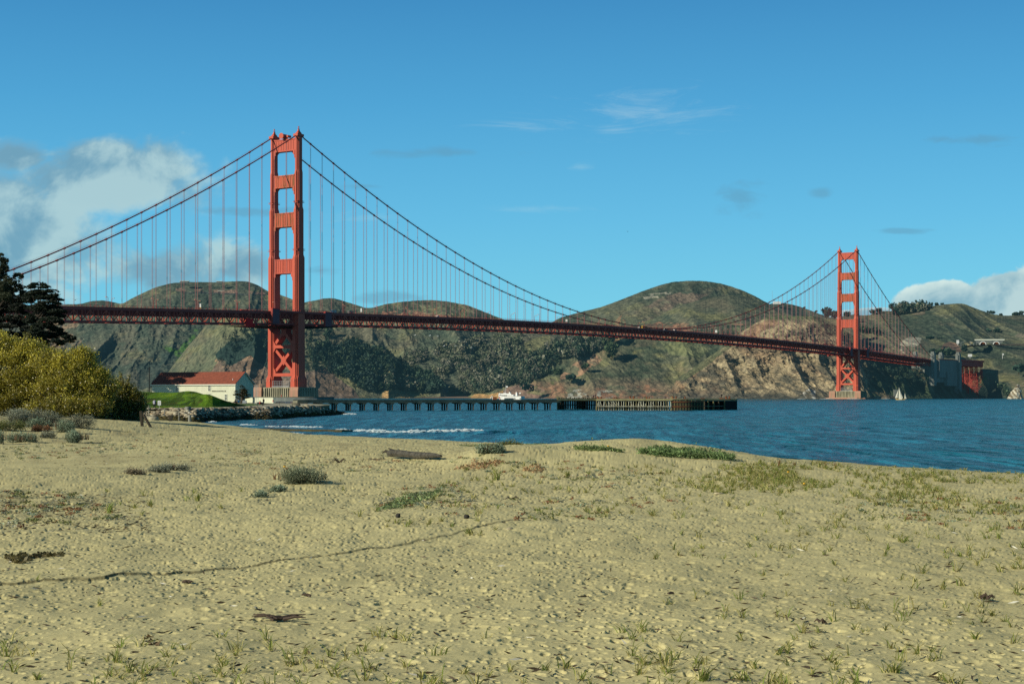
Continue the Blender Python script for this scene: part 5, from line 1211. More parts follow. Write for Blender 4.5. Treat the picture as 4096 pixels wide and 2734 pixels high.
# picnic table, bin, bench, people in front of the building
x_, y_, z_ = at_low(930, 1615); pt = empty('picnic_table', (x_, y_, LOWZ), .2); m = MB(); m.bx(-1.5, 1.5, -.4, .4, .7, .76); m.build('tabletop', M['rust'], pt)
for q in (-1, 1):
    m = MB(); m.bx(-1.5, 1.5, q * .8 - .13, q * .8 + .13, .42, .47); m.build('seat', M['rust'], pt); m = MB(); m.beam((q * 1.1, -.75, 0), (q * 1.1, .2, .7), .09, .09); m.beam((q * 1.1 + .1, .75, 0), (q * 1.1 + .1, -.2, .7), .09, .09); m.bx(q * 1.1 - .05, q * 1.1 + .05, -.8, .8, .36, .42); m.build('leg', M['rust'], pt)
tag(pt, 'brown picnic table in front of the right end of the building', 'picnic table')
x_, y_, z_ = at_low(940, 1614); person(x_, y_, LOWZ, 3.0, 1.75, 'person in dark brown clothes seated at the picnic table', 'c_brown', 'c_black', 'sit')
person(x_ + .6, y_ + .5, LOWZ, -2.6, 1.75, 'person in a grey jacket seated behind the picnic table', 'c_grey', 'c_black', 'sit')
person(x_ + 1.15, y_ - .2, LOWZ, 2.9, 1.65, 'person in a bright blue jacket by the picnic table and small tree', 'c_blue', 'c_black', 'sit')
x_, y_, z_ = at_low(978.5, 1612.5); m = MB(); m.bx(-.62, .62, -.4, .4, 0, .95); o = m.build('utility_box', M['metal'], bevel=.03); o.location = (x_, y_, LOWZ); tag(o, 'grey metal cabinet right of the small tree', 'cabinet')
x_, y_, z_ = at_low(1040, 1622); bn = empty('bench', (x_, y_, LOWZ), -.1); m = MB(); m.bx(-.8, .8, -.22, .22, .42, .48); m.build('seat', M['dark_metal'], bn)
m = MB(); m.bx(-.8, .8, .2, .26, .5, .9); m.build('backrest', M['dark_metal'], bn)
for q in (-1, 1): m = MB(); m.bx(q * .7 - .05, q * .7 + .05, -.2, .25, 0, .42); m.build('leg', M['dark_metal'], bn)
tag(bn, 'dark bench at the end of the path right of the poles', 'bench')
person(x_, y_ - .02, LOWZ, -.2, 1.75, 'person in a red jacket seated with legs stretched out by the water', 'c_red', 'c_black', 'sit_out')
x_, y_, z_ = at_low(1026, 1619); person(x_, y_ + 12, LOWZ, 1.2, 1.8, 'person in dark clothes standing behind the three slim poles', 'c_black', 'c_black')
x_, y_, z_ = at_low(1092, 1612.5); person(x_, y_, LOWZ, .2, 1.75, 'person in a red jacket and white cap by the low cream wall', 'c_red', 'c_white', 'sit_out')
x_, y_, z_ = at_low(1117, 1625, LOWZ); rr = empty('railing_post', (x_, y_, LOWZ)); m = MB(); m.tube([(0, 0, 0), (0, 0, 1.1)], .04, 6); m.tube([(-.35, 0, 1.1), (.35, 0, 1.1)], .05, 6); m.build('stand', M['dark_metal'], rr); tag(rr, 'small dark stand on the pale path near the start of the pier', 'stand')
# low cream sea wall and its grey end
m = MB(); pA = Vector((wx(985, 560), 560, 0)); pB = Vector((wx(1098, 520), 520, 0)); m.beam(pA + Vector((0, 0, 3.2)), pB + Vector((0, 0, 3.2)), .8, 1.7); m.beam(pA + Vector((0, -.02, 4.1)), pB + Vector((0, -.02, 4.1)), 1.0, .22); o = m.build('sea_wall', M['cream']); tag(o, 'low cream sea wall between the building and the pier', 'wall')

# ------------------------------------------------------------------ the pier
pier = empty('fishing_pier', (0, 0, 0)); tag(pier, 'long concrete pier on dark piles running out to a wooden pier head', 'pier')
A = Vector((wx(1180, 506), 506, 0)); Bq = Vector((wx(2232, 548), 548, 0)); PD = (Bq - A).normalized(); PN = Vector((-PD.y, PD.x, 0)); PL = (Bq - A).length; PZ = 3.28
m = MB(); m.beam(A + Vector((0, 0, PZ - .40)), Bq + Vector((0, 0, PZ - .40)), 4.6, .80); dk = m.build('deck', M['deckc'], pier)
m = MB()
for q in (-1, 1): m.beam(A + PN * q * 2.2 + Vector((0, 0, PZ + .12)), Bq + PN * q * 2.2 + Vector((0, 0, PZ + .12)), .25, .24)
m.build('kerb', M['deckc'], dk)
def s_of(px):
    lo, hi = -60.0, PL + 80
    for _ in range(50):
        mid = (lo + hi) / 2; p = A + PD * mid
        if to_px(p.x, p.y) < px: lo = mid
        else: hi = mid
    return lo
bent_px = [1215, 1275, 1337, 1393, 1449, 1505, 1560, 1615, 1670, 1723, 1778, 1830, 1883, 1934, 1986, 2037, 2088, 2139, 2190]
for px in bent_px:
    c0 = A + PD * s_of(px); cpm = MB(); cpm.beam(c0 - PN * 2.3 + Vector((0, 0, PZ - 1.0)), c0 + PN * 2.3 + Vector((0, 0, PZ - 1.0)), 1.1, .5)
    cpm.beam(c0 - PD * 1.2 + Vector((0, 0, PZ - .95)), c0 + PD * 1.2 + Vector((0, 0, PZ - .68)), 4.2, .24); bc = cpm.build('bent_cap', M['deckc'], pier)
    for k, q in enumerate((-1.9, 0, 1.9)):
        e = MB(); pp = c0 + PN * q; e.beam(pp + Vector((0, 0, -2.5)), pp + Vector((0, 0, PZ - 1.1)), .52, .52, up=(0, 1, 0)); e.build('pile', M['pile'], bc)
# pier head
hd = empty('timber_pier', (0, 0, 0)); tag(hd, 'old timber pier head with weathered fender piles and rusty steel bands', 'pier head')
def L2(px0, D0, px1, D1, n):
    a = Vector((wx(px0, D0), D0, 0)); b_ = Vector((wx(px1, D1), D1, 0)); return [a.lerp(b_, k / (n - 1)) for k in range(n)], a, b_
ptsA, a0, a1 = L2(2230, 546, 2384, 552, 19)
dkm = MB(); poly = [(wx(2232, 545), 545), (wx(2384, 551), 551), (wx(2384, 528), 528), (wx(2500, 530), 530), (wx(2690, 530), 530), (wx(2800, 535), 535), (wx(2944, 541), 541), (wx(2950, 575), 575), (wx(2232, 575), 575)]
dkm.prism(poly, 'z', 3.15, 3.75); hdk = dkm.build('deck', M['ochre'], hd)
for k, p in enumerate(ptsA):
    e = MB(); tall = .5 if k % 2 == 0 else .3; e.tube([p + Vector((0, 0, -2)), p + Vector((SEED.uniform(-.08, .08), 0, 3.75 + tall))], .24, 8); e.build('pile', M['wood_dark' if k else 'algae'], hd)
e = MB(); e.beam(a0 + Vector((0, -.3, 3.3)), a1 + Vector((0, -.3, 3.3)), .25, .7); e.beam(a0 + Vector((0, -.3, 1.7)), a1 + Vector((0, -.3, 1.6)), .2, .25); e.build('waler', M['wood_dark'], hd)
ptsB, b0, b1 = L2(2386, 527, 2684, 526, 31)
for k, p in enumerate(ptsB):
    e = MB(); e.tube([p + Vector((0, .5, -2)), p + Vector((0, .5, 1.4))], .22, 7); e.tube([p + Vector((SEED.uniform(-.5, .5) * (1 if SEED.random() < .3 else .2), -.1, 3.25)), p + Vector((SEED.uniform(-.15, .15), -.2, .9))], .15, 6); e.build('fender_pile', M['wood_grey' if k % 4 else 'algae'], hd)
e = MB()
for k in range(30): p = b0.lerp(b1, (k + .5) / 31); e.tube([p + Vector((0, .7, -2)), p + Vector((0, .7, SEED.uniform(.9, 3.2)))], .17, 6)
for k in (5, 6, 7, 8, 14, 18, 23): p = b0.lerp(b1, k / 31); e.beam(p + Vector((-.3, -.2, 3.2)), p + Vector((SEED.uniform(.8, 1.3), -.25, 1.2)), .16, .16)
e.build('timber_bracing', M['wood_grey'], hd, fix=False)
e = MB(); e.beam(b0 + Vector((0, -.45, 1.32)), b1 + Vector((0, -.45, 1.28)), .2, .26); e.build('waler', M['wood_grey'], hd)
e = MB(); e.beam(b0 + Vector((0, -.3, 3.35)), b1 + Vector((0, -.3, 3.35)), .5, .34); e.beam(b0 + Vector((0, -.2, 3.62)), b1 + Vector((0, -.2, 3.62)), .4, .2); e.build('cap_beam', M['ochre'], hd)
# rounded corner with closely set piles and two rusty bands
arc = []
for k in range(34):
    t = k / 33; px = 2686 + (2812 - 2686) * t; D = 526 - 1.6 * math.sin(t * math.pi * .9) + t * 5; arc.append(Vector((wx(px, D), D, 0)))
for k, p in enumerate(arc):
    e = MB(); e.tube([p + Vector((0, 0, -2)), p + Vector((0, 0, SEED.uniform(3.1, 3.5)))], .2, 7); e.build('fender_pile', M['algae' if k % 3 == 0 else 'wood_dark'], hd)
for zz in (2.75, 1.22):
    e = MB()
    for k in range(33): e.beam(arc[k] + Vector((0, -.24, zz)), arc[k + 1] + Vector((0, -.24, zz)), .06, .34)
    e.build('steel_band', M['rust'], hd, fix=False)
e = MB(); 
for k in range(33): e.beam(arc[k] + Vector((0, .2, 3.68)), arc[k + 1] + Vector((0, .2, 3.68)), .5, .22)
e.build('cap_beam', M['ochre'], hd, fix=False)
ptsD, d0, d1 = L2(2812, 533, 2946, 541, 20)
for k, p in enumerate(ptsD):
    if 1 < k < 13 and k % 3: continue
    e = MB(); e.tube([p + Vector((0, -.3 if k in (0, 4, 12) else .3, -2)), p + Vector((0, -.3 if k in (0, 4, 12) else .3, 3.2))], .28, 8); e.build('pile', M['algae' if k in (0, 3, 6, 12) else 'wood_dark'], hd)
for (q0, q1, dy, zc_, hh_) in ((d0.lerp(d1, .65), d1, .2, 1.6, 2.9), (d0, d1, 5, 1.2, 3.9), (b0, b1, 6, .8, 4.6)): e = MB(); e.beam(q0 + Vector((0, dy, zc_)), q1 + Vector((0, dy, zc_)), .5, hh_); e.build('back_planking', M['black'], hd)
for k in range(16): p = a0.lerp(a1, (k + .5) / 16); e = MB(); e.tube([p + Vector((0, 5, -2)), p + Vector((0, 5, 3.2))], .3, 6); e.build('pile', M['wood_dark'], hd)
e = MB(); e.beam(d0 + Vector((0, -.2, 3.15)), d1 + Vector((0, -.2, 3.15)), .5, .28); e.beam(d0 + Vector((0, -.1, 1.3)), d0.lerp(d1, .62) + Vector((0, -.1, 1.3)), .2, .22); e.build('waler', M['deckc'], hd)
e = MB(); e.beam(d0 + Vector((-3, 3, 3.95)), d1 + Vector((0, 3, 3.95)), .3, .16); e.build('edge_beam', M['wood_grey'], hd)
# things standing on the pier head
def bollard(px, D, s, label, dbl=True):
    b_ = empty('bollard', (wx(px, D), D, 3.76)); 
    for q in ((-.45, .45) if dbl else (0,)):
        m = MB(); m.tube([(q * s, 0, 0), (q * s * 1.15, 0, .5 * s), (q * s * 1.3, 0, .62 * s), (q * s * 1.35, 0, .8 * s)], [.26 * s, .2 * s, .34 * s, .3 * s], 10); m.build('horn', M['rust'], b_)
    m = MB(); m.bx(-.9 * s, .9 * s, -.35 * s, .35 * s, 0, .12); m.build('base_plate', M['rust'], b_); tag(b_, label, 'bollard')
bollard(2911, 540, 1.1, 'rusty twin bollard near the right end of the pier head'); bollard(2740, 531, .9, 'single rusty bollard above the steel bands', False); bollard(2592, 531, .8, 'low rusty bollard beside the small grey hutch'); bollard(2528, 531, 1.1, 'rusty bollard with a gull standing on it')
bollard(2460, 531, .7, 'low yellowish rusty bollard in the middle of the pier head'); bollard(2398, 531, 1.0, 'rusty bollard at the left end of the pale timber section'); bollard(2698, 531, 1.0, 'rusty bollard leaning beside the square concrete block')
def block(px, D, w_, h_, m_, label, cat, cap=True):
    b_ = empty(cat.replace(' ', '_'), (wx(px, D), D, 3.76)); m = MB(); m.bx(-w_ / 2, w_ / 2, -w_ / 2, w_ / 2, 0, h_); m.build('body', M[m_], b_, bevel=.03)
    if cap: m = MB(); m.bx(-w_ * .6, w_ * .6, -w_ * .6, w_ * .6, h_, h_ + .14); m.build('cap', M['rust'], b_)
    tag(b_, label, cat)
block(2580, 535, .95, .7, 'deckc', 'small grey hutch with a rusty lid among the gulls on the pier head', 'hutch'); block(2686, 533, .6, .75, 'ochre', 'square pale concrete block above the corner of the pier head', 'concrete block')
block(2811, 536, 1.3, .22, 'rust', 'flat rusty plate box near the right part of the pier head', 'plate box', False); block(2886, 541, 1.3, .3, 'rust', 'flat rusty plate box under the standing person on the right', 'plate box', False)
block(2471, 540, 1.4, .3, 'wood_dark', 'low dark bench like slab lying on the pier head', 'slab', False)
person(wx(2351, 552), 552, 3.76, 1.5, 1.55, 'person in a black jacket standing alone at the left of the pier head', 'c_black', 'c_grey'); person(wx(2374, 553), 553, 3.76, -1.2, 1.5, 'left one of two people in dark coats standing close together', 'c_purple', 'c_black'); person(wx(2381, 554), 554, 3.76, -2.0, 1.6, 'right one of two people in dark coats standing close together', 'c_navy', 'c_black')
person(wx(2886, 541), 541, 4.06, -1.4, 1.45, 'person in black standing on the plate box near the end of the pier head', 'c_black', 'c_black'); person(wx(2660, 534), 534, 3.6, -.2, 1.5, 'person in dark purple sitting low on the pier head deck', 'c_purple', 'c_black', 'sit_out')
for k, (px, l_) in enumerate(((2531, 'white gull standing on the rusty bollard of the pier head'), (2549, 'white gull left of the small grey hutch'), (2564, 'grey and white gull next to the small grey hutch'), (2602, 'white gull right of the small grey hutch'), (2636, 'white gull between the hutch and the sitting person'),
                              (2655, 'white gull just left of the sitting person'), (2669, 'white gull just right of the sitting person'), (2731, 'white gull left of the single rusty bollard'), (2939, 'white gull at the far right end of the pier head'))):
    gull(wx(px, 532), 532 if px < 2900 else 541, 3.76 if k else 4.62, SEED.uniform(0, 6), 1.15, l_)

# ------------------------------------------------------------------ boats
D_ = 1717; fr_ = empty('ferry', (wx(2043, D_), D_, 0), -.5); tag(fr_, 'white sightseeing ferry with a red bow mark passing behind the pier', 'ferry')
def fx(px): return (px - 2043) / F * D_
def fz(py): return wz(py, D_)
m = MB(); x0, x1 = fx(1987), fx(2098); zt = fz(1582.6)
m.loft([[(x0, 0, zt), (x0, 0, zt), (x0 + 1.2, 0, .2), (x0 + 1.2, 0, .2)], [(x0 + 4, -3.2, zt), (x0 + 4, 3.2, zt), (x0 + 4, 2.0, 0), (x0 + 4, -2.0, 0)], [(x0 + 9, -4.4, zt - .3), (x0 + 9, 4.4, zt - .3), (x0 + 9, 3.6, 0), (x0 + 9, -3.6, 0)], [(x1, -4.4, zt - .3), (x1, 4.4, zt - .3), (x1, 4.2, 0), (x1, -4.2, 0)]])
hl = m.build('hull', M['white'], fr_)
m = MB(); m.bx(x0 + 9.5, fx(2064), -4.52, -4.42, 1.1, 2.3); m.bx(fx(2067), fx(2072), -4.52, -4.42, 1.3, 2.4); m.bx(fx(2092), fx(2097), -4.5, -4.3, 1.3, 2.4); m.build('window_band', M['glass'], hl)
m = MB(); m.loft([[(x0 + 1.4, -1.2, 3.8), (x0 + 2.6, -2.25, 3.9), (x0 + 3.4, -2.6, 1.2), (x0 + 2.2, -1.3, .8)], [(x0 + 1.4, -1.35, 3.8), (x0 + 2.6, -2.4, 3.9), (x0 + 3.4, -2.75, 1.2), (x0 + 2.2, -1.45, .8)]]); m.build('bow_mark', M['red'], hl)
m = MB(); m.bx(fx(2006), fx(2062), -3.6, 3.6, zt + .0, zt + 1.3); m.build('upper_cabin', M['white'], fr_); m = MB(); m.bx(fx(2007), fx(2034), -3.7, -3.6, zt + .15, zt + .8); m.build('window_band', M['glass'], fr_)
m = MB(); m.bx(fx(2004), fx(2053), -3.9, 3.9, zt + 1.35, zt + 1.6); m.bx(fx(2004), fx(2053), -3.9, -3.8, zt + 1.6, zt + 2.6); m.build('sun_deck', M['white'], fr_)
m = MB(); m.loft([[(fx(1992), -2.6, zt), (fx(2001), -2.6, zt), (fx(2001), 2.6, zt), (fx(1992), 2.6, zt)], [(fx(1993), -2.2, zt + 2.9), (fx(1999), -2.2, zt + 2.9), (fx(1999), 2.2, zt + 2.9), (fx(1993), 2.2, zt + 2.9)]]); wh_ = m.build('wheelhouse', M['white'], fr_); m = MB(); m.bx(fx(1994), fx(2000), -2.55, -2.4, zt + .8, zt + 1.6); m.build('window', M['glass'], wh_)
for px, pt_ in ((2039, 1567), (2070, 1568)):
    m = MB(); m.loft([[(fx(px) - 1.0, -1, zt), (fx(px) + 1.0, -1, zt), (fx(px) + 1.0, 1, zt), (fx(px) - 1.0, 1, zt)], [(fx(px) - .7, -.8, fz(pt_)), (fx(px) + .6, -.8, fz(pt_)), (fx(px) + .6, .8, fz(pt_)), (fx(px) - .7, .8, fz(pt_))]]); m.build('funnel', M['white'], fr_)
m = MB(); m.tube([(fx(2020), 0, zt + 1.6), (fx(2021), 0, fz(1541))], .16, 6); m.tube([(fx(2014), 0, zt + 2), (fx(2012), 0, fz(1556))], .14, 6); m.bx(fx(2010), fx(2024), -1, 1, zt + 1.6, zt + 3.0); m.build('mast', M['white'], fr_)
m = MB(); m.bx(fx(2022.5), fx(2029), -.04, .04, fz(1548.5), fz(1543)); fl_ = m.build('flag', M['white'], fr_); m = MB(); m.bx(fx(2024), fx(2027.5), -.08, -.05, fz(1546.5), fz(1545)); m.build('emblem', M['bluepaint'], fl_)
m = MB(); m.tube([(fx(2081.5), 0, zt), (fx(2082), 0, fz(1568.5))], .09, 6); m.build('stern_staff', M['white'], fr_); m = MB(); m.bx(fx(2082.5), fx(2088), -.04, .04, fz(1574), fz(1569.5)); m.build('stern_flag', M['white'], fr_)
m = MB(); m.tube([(fx(1987), 0, zt), (fx(1987), -1.5, zt + 1.2), (fx(1993), -2.2, zt + 1.3)], .06, 5); m.build('bow_rail', M['metal'], fr_)
m = MB(); m.ell((fx(2021), -4.7, 1.6), (.7, .12, .7), 10, 6); m.build('lifebuoy', M['white'], fr_)
# white gangway frame left of the ferry (shore side) 
gw = empty('gangway_frame', (wx(1970, 1900), 1900, 0)); m = MB(); sc_ = 1900 / F; m.tube([(-10 * sc_ * 1.0, 0, 1.2), (-2 * sc_, 0, 4.3), (.0, 0, 4.4), (1 * sc_, 0, 0)], .45, 6); m.build('arm', M['white'], gw); m = MB(); m.bx(.6, 5.2, -1, 1, .2, 3.4); m.build('housing', M['rust'], gw); tag(gw, 'small white frame with a rusty housing in front of the ferry bow', 'frame')
# sailing boat
D_ = 1837; sbt = empty('sailing_boat', (wx(3603, D_), D_, 0), -.35); sc_ = D_ / F; tag(sbt, 'two masted sailing boat with cream sails and a varnished hull', 'sailing boat')
X = lambda px: (px - 3603) * sc_
zz = lambda py: wz(py, D_)
m = MB(); m.loft([[(X(3582), 0, 1.5), (X(3582), 0, 1.5), (X(3584), 0, .3), (X(3584), 0, .3)], [(X(3590), -1.3, 1.2), (X(3590), 1.3, 1.2), (X(3591), .7, -.2), (X(3591), -.7, -.2)], [(X(3606), -1.7, 1.0), (X(3606), 1.7, 1.0), (X(3606), 1.0, -.3), (X(3606), -1.0, -.3)], [(X(3622), -1.0, 1.2), (X(3622), 1.0, 1.2), (X(3619), .5, 0), (X(3619), -.5, 0)]]); m.build('hull', M['hull_wood'], sbt)
m = MB(); m.bx(X(3596), X(3608), -.8, .8, 1.0, 1.7); m.build('cabin', M['white'], sbt)
m = MB(); m.tube([(X(3594.6), 0, 1), (X(3595.8), 0, zz(1547))], [.12, .06], 6); m.tube([(X(3617.4), 0, 1), (X(3618.7), 0, zz(1570))], [.1, .05], 6); m.build('mast', M['wood_post'], sbt)
def sail(pts, name='sail'):
    m = MB(); n = 8; a, b_, c_ = [Vector((X(p), 0, zz(q))) for p, q in pts]; rings = []
    for i in range(n + 1):
        t = i / n; l_ = a.lerp(b_, t); r_ = a.lerp(c_, t); rings.append([l_.lerp(r_, k / 4) + Vector((0, -1.0 * math.sin(math.pi * k / 4) * math.sin(math.pi * min(t, .92)) ** .7, 0)) for k in range(5)])
    m.loft(rings, cap=False, closed=False); m.build(name, M['sail'], sbt, smooth=True)
sail([(3595.9, 1548), (3594.8, 1592), (3612, 1592)], 'mainsail'); sail([(3594.2, 1556), (3580.5, 1591), (3593.2, 1590)], 'jib'); sail([(3618.9, 1571), (3617.5, 1593.5), (3626.5, 1593.5)], 'mizzen_sail')
# sea stack
V = []; n, mm = 40, 30; cx_, D_ = wx(4060, 2450), 2450
for i in range(mm + 1):
    t = i / mm
    for k in range(n):
        a = 2 * math.pi * k / n; r = (1 - t) ** .75; px_ = math.cos(a) * 12.5 * r + 2.6 * t * 1.2 + (1.5 if t > .5 else 0); V.append([cx_ + px_, D_ + math.sin(a) * 9 * r, -1 + t * 24.5])
V = np.array(V); nz = ridged(V[:, 0] / 4 + V[:, 2] / 14, V[:, 2] / 9 + V[:, 1] / 6, 7, 4) - .5; V[:, 0] += nz * 2.4; V[:, 1] += nz * 3.0; V[:, 2] += (fbm(V[:, 0] / 3, V[:, 1] / 3, 3, 3)) * 1.0
i = np.arange(mm)[:, None] * n + np.arange(n)[None]; j = np.arange(mm)[:, None] * n + (np.arange(n)[None] + 1) % n; Fq = np.stack([i, j, j + n, i + n], -1).reshape(-1, 4)
cc = np.where((fbm(V[:, 0] / 2.5 + V[:, 2] / 7, V[:, 2] / 4, 31, 4) > .0)[:, None], np.array([.46, .44, .36]), np.array([.17, .13, .08]))
o = np_mesh('sea_stack', V, Fq, M['cliff'], smooth=True, col=cc); tag(o, 'pointed rock stack streaked white standing in the water at the right edge', 'rock')
m = MB(); m.loft([[(x * k_, y * k_, z) for x, y in ((-22, -8), (22, -8), (22, 9), (-22, 9))] for z, k_ in ((-1, 1.1), (3.2, 1.0), (4.2, .85))]); o = m.build('rock_breakwater', M['cliff']); a = o.data.color_attributes.new('Col', 'FLOAT_COLOR', 'POINT')
for d_ in a.data: d_.color = (.16, .13, .09, 1)
o.location = (wx(3541, 2440), 2440, 0); tag(o, 'low broken stone breakwater right of the far red tower', 'breakwater')
m = MB(); m.bx(-3, 3, -3, 3, 0, 13); m.bx(-3.4, 3.4, -3.4, 3.4, 13, 13.8); o = m.build('concrete_hut', M['concrete_far']); o.location = (wx(3583, 2560), 2560, 1); tag(o, 'small square concrete building on the far shore behind the sailing boat', 'small building')

# ------------------------------------------------------------------ far hillside: tunnel mouth, poles, flag
D_ = 3300; tn = empty('tunnel_portal', (wx(3958, D_), D_, wz(1378, D_)), -.12); sc_ = D_ / F; tag(tn, 'pale concrete tunnel entrance with two round arches on the far hillside', 'tunnel')
w0 = 57 * sc_; h0 = 21 * sc_; arcs = []
def arch_wall():
    m = MB(); m.prism([(-w0, h0), (w0, h0), (w0, h0 * .82), (w0 * .72, h0 * .02), (w0 * .68, h0 * .0), (-w0 * .68, 0), (-w0 * .74, h0 * .05), (-w0, h0 * .82)], 'y', 0, 2.0); m.build('wall', M['concrete_far'], tn)
    m = MB(); m.bx(-w0 - .6, w0 + .6, -.8, 0, h0 - 1.6, h0 + .5); m.build('coping', M['trim'], tn)
    m = MB(); m.bx(-w0 * .16, w0 * .16, -.5, -.01, .3, h0 - 1.7); m.build('centre_panel', M['concrete_far'], tn)
arch_wall()
for cx_ in (-26 * sc_, 26 * sc_):
    R_ = 13.2 * sc_; r_ = 10.8 * sc_; m = MB(); seg = 20; a_ = [math.pi * k / seg for k in range(seg + 1)]
    m.loft([[(cx_ + math.cos(a) * rr, yy, math.sin(a) * rr) for rr, yy in ((R_, -.1), (R_, -2.2), (r_, -2.2), (r_, -.1))] for a in a_]); fr2 = m.build('arch_ring', M['white'], tn)
    m = MB(); m.prism([(cx_ + math.cos(a) * r_, math.sin(a) * r_) for a in a_], 'y', -.5, -.2); m.build('opening_shade', M['black'], fr2)  # solid black plate stands for the darkness inside the arch
    m = MB(); m.prism([(cx_ + math.cos(a) * r_ * .72, math.sin(a) * r_ * .5 + 2.2) for a in a_], 'y', -.7, -.52); m.build('glow_plate', M['rust'], fr2)  # rust coloured plate imitates light deep in the tunnel
rd = MB(); pts = [(3838, 1385, 3200), (3900, 1380, 3230), (3958, 1378.5, 3285), (4020, 1377, 3285), (4200, 1374, 3200)]
for (p0, y0, d0_), (p1, y1, d1_) in zip(pts, pts[1:]): rd.beam(P(p0, y0 + 1.5, d0_), P(p1, y1 + 1.5, d1_), 14, 2.2)
tag(rd.build('road', M['asphalt']), kind='structure')
for k, (px, py0, py1) in enumerate(((3844, 1384, 1368), (3881, 1380, 1366), (3895, 1380, 1369), (3906, 1379, 1367))):
    D2 = 3190; h_ = (py0 - py1) * D2 / F; m = MB(); m.tube([(0, 0, 0), (0, 0, h_ * .9), (2.4, 0, h_), (5, 0, h_)], .3, 5); o = m.build('street_lamp', M['metal']); o.location = P(px, py0, D2); tag(o, 'pale street lamp beside the road to the tunnel', 'street lamp', 'street lamps on the tunnel road')
D2 = 2960; o = MB().tube([(0, 0, 0), (0, 0, 10)], .35, 6); fp = empty('flag_pole', P(4010, 1434, D2)); o.build('pole', M['white'], fp); m = MB(); m.bx(0, 2.6, -.05, .05, 6.8, 9.6); m.build('flag', M['white'], fp); tag(fp, 'white flag pole with a small flag on the far right hillside', 'flag pole')
for px, py, w_, h_, l_ in ((3831, 1375, 5, 7, 'white sign panel beside the tunnel road'), (3880, 1427, 8, 5, 'white road sign right of the pylons')):
    m = MB(); m.bx(-w_ / 2, w_ / 2, -.3, .3, 2, 2 + h_); m.bx(-.3, .3, -.2, .2, -1, 2); o = m.build('road_sign', M['white']); o.location = P(px, py + 3, 3080); tag(o, l_, 'road sign')
# small pale bunkers on the left hill top, mast far right of the big hill
for px, py, w_, l_ in ((738, 1130, 22, 'pale flat roofed bunker on the left end of the far hill top'), (878, 1131, 14, 'small pale bunker on the middle of the far hill top'), (885, 1169, 16, 'small square pale bunker mouth beside the hill road')):
    bk_ = empty('bunker', P(px, py, 4150)); m = MB(); m.bx(-w_ / 2, w_ / 2, -4, 4, -2, 3.6); m.build('wall', M['concrete_far'], bk_); m = MB(); m.bx(-w_ * .58, w_ * .58, -5, 5, 3.6, 4.6); m.build('roof', M['trim'], bk_); tag(bk_, l_, 'bunker')
for px, y0, y1 in ((3089, 1214, 1160), (3100, 1213, 1190), (3128, 1212, 1176)):
    h_ = (y0 - y1) * 4450 / F; o = MB().tube([(0, 0, 0), (0, 0, h_)], [.5, .25], 5).build('radio_mast', M['metal']); o.location = P(px, y0 + 2, 4450); tag(o, 'thin radio mast on the far hill top, ' + {3089: 'the tallest', 3100: 'the shortest', 3128: 'the right hand one'}[px], 'mast')
m = MB(); m.bx(-10, 10, -5, 5, -2, 5); o = m.build('small_building', M['white'] ); o.location = P(3108, 1213, 4440); tag(o, 'small white building below the radio masts', 'small building')
# ------------------------------------------------------------------ foliage
def leaves(P_, size, col, rng, asp=.45, up=.3, grow=None, cjit=.25):
    """one small bent quad per point; P_ (n,3), size scalar/array, col (n,3) or (3,)"""
    n = len(P_); P_ = np.asarray(P_, float); size = np.broadcast_to(np.asarray(size, float), (n,)) * rng.uniform(.6, 1.35, n)
    a = rng.normal(size=(n, 3)); a[:, 2] = a[:, 2] * .8 + up
    if grow is not None: a = a * .45 + np.asarray(grow)
    a /= np.linalg.norm(a, axis=1)[:, None]; b = np.cross(a, rng.normal(size=(n, 3))); b /= np.linalg.norm(b, axis=1)[:, None] + 1e-9
    A = a * size[:, None]; Bv = b * (size * asp)[:, None]
    V = np.stack([P_ - A * .5, P_ + Bv * .5, P_ + A * .5, P_ - Bv * .5], 1).reshape(-1, 3); Fq = np.arange(4 * n).reshape(-1, 4)
    c = np.broadcast_to(np.asarray(col, float), (n, 3)) * rng.uniform(1 - cjit, 1 + cjit, (n, 1))
    return V, Fq, np.repeat(c, 4, 0)
def ell_pts(c, r, n, rng, shell=.55):
    d = rng.normal(size=(n, 3)); d /= np.linalg.norm(d, axis=1)[:, None]; rr = (shell + (1 - shell) * rng.random(n))[:, None] ** .7
    return np.asarray(c) + d * rr * np.asarray(r)
def join(parts):
    V = []; Fq = []; C = []; o = 0
    for v, f, c in parts: V.append(v); Fq.append(f + o); C.append(c); o += len(v)
    return np.concatenate(V), np.concatenate(Fq), np.concatenate(C)

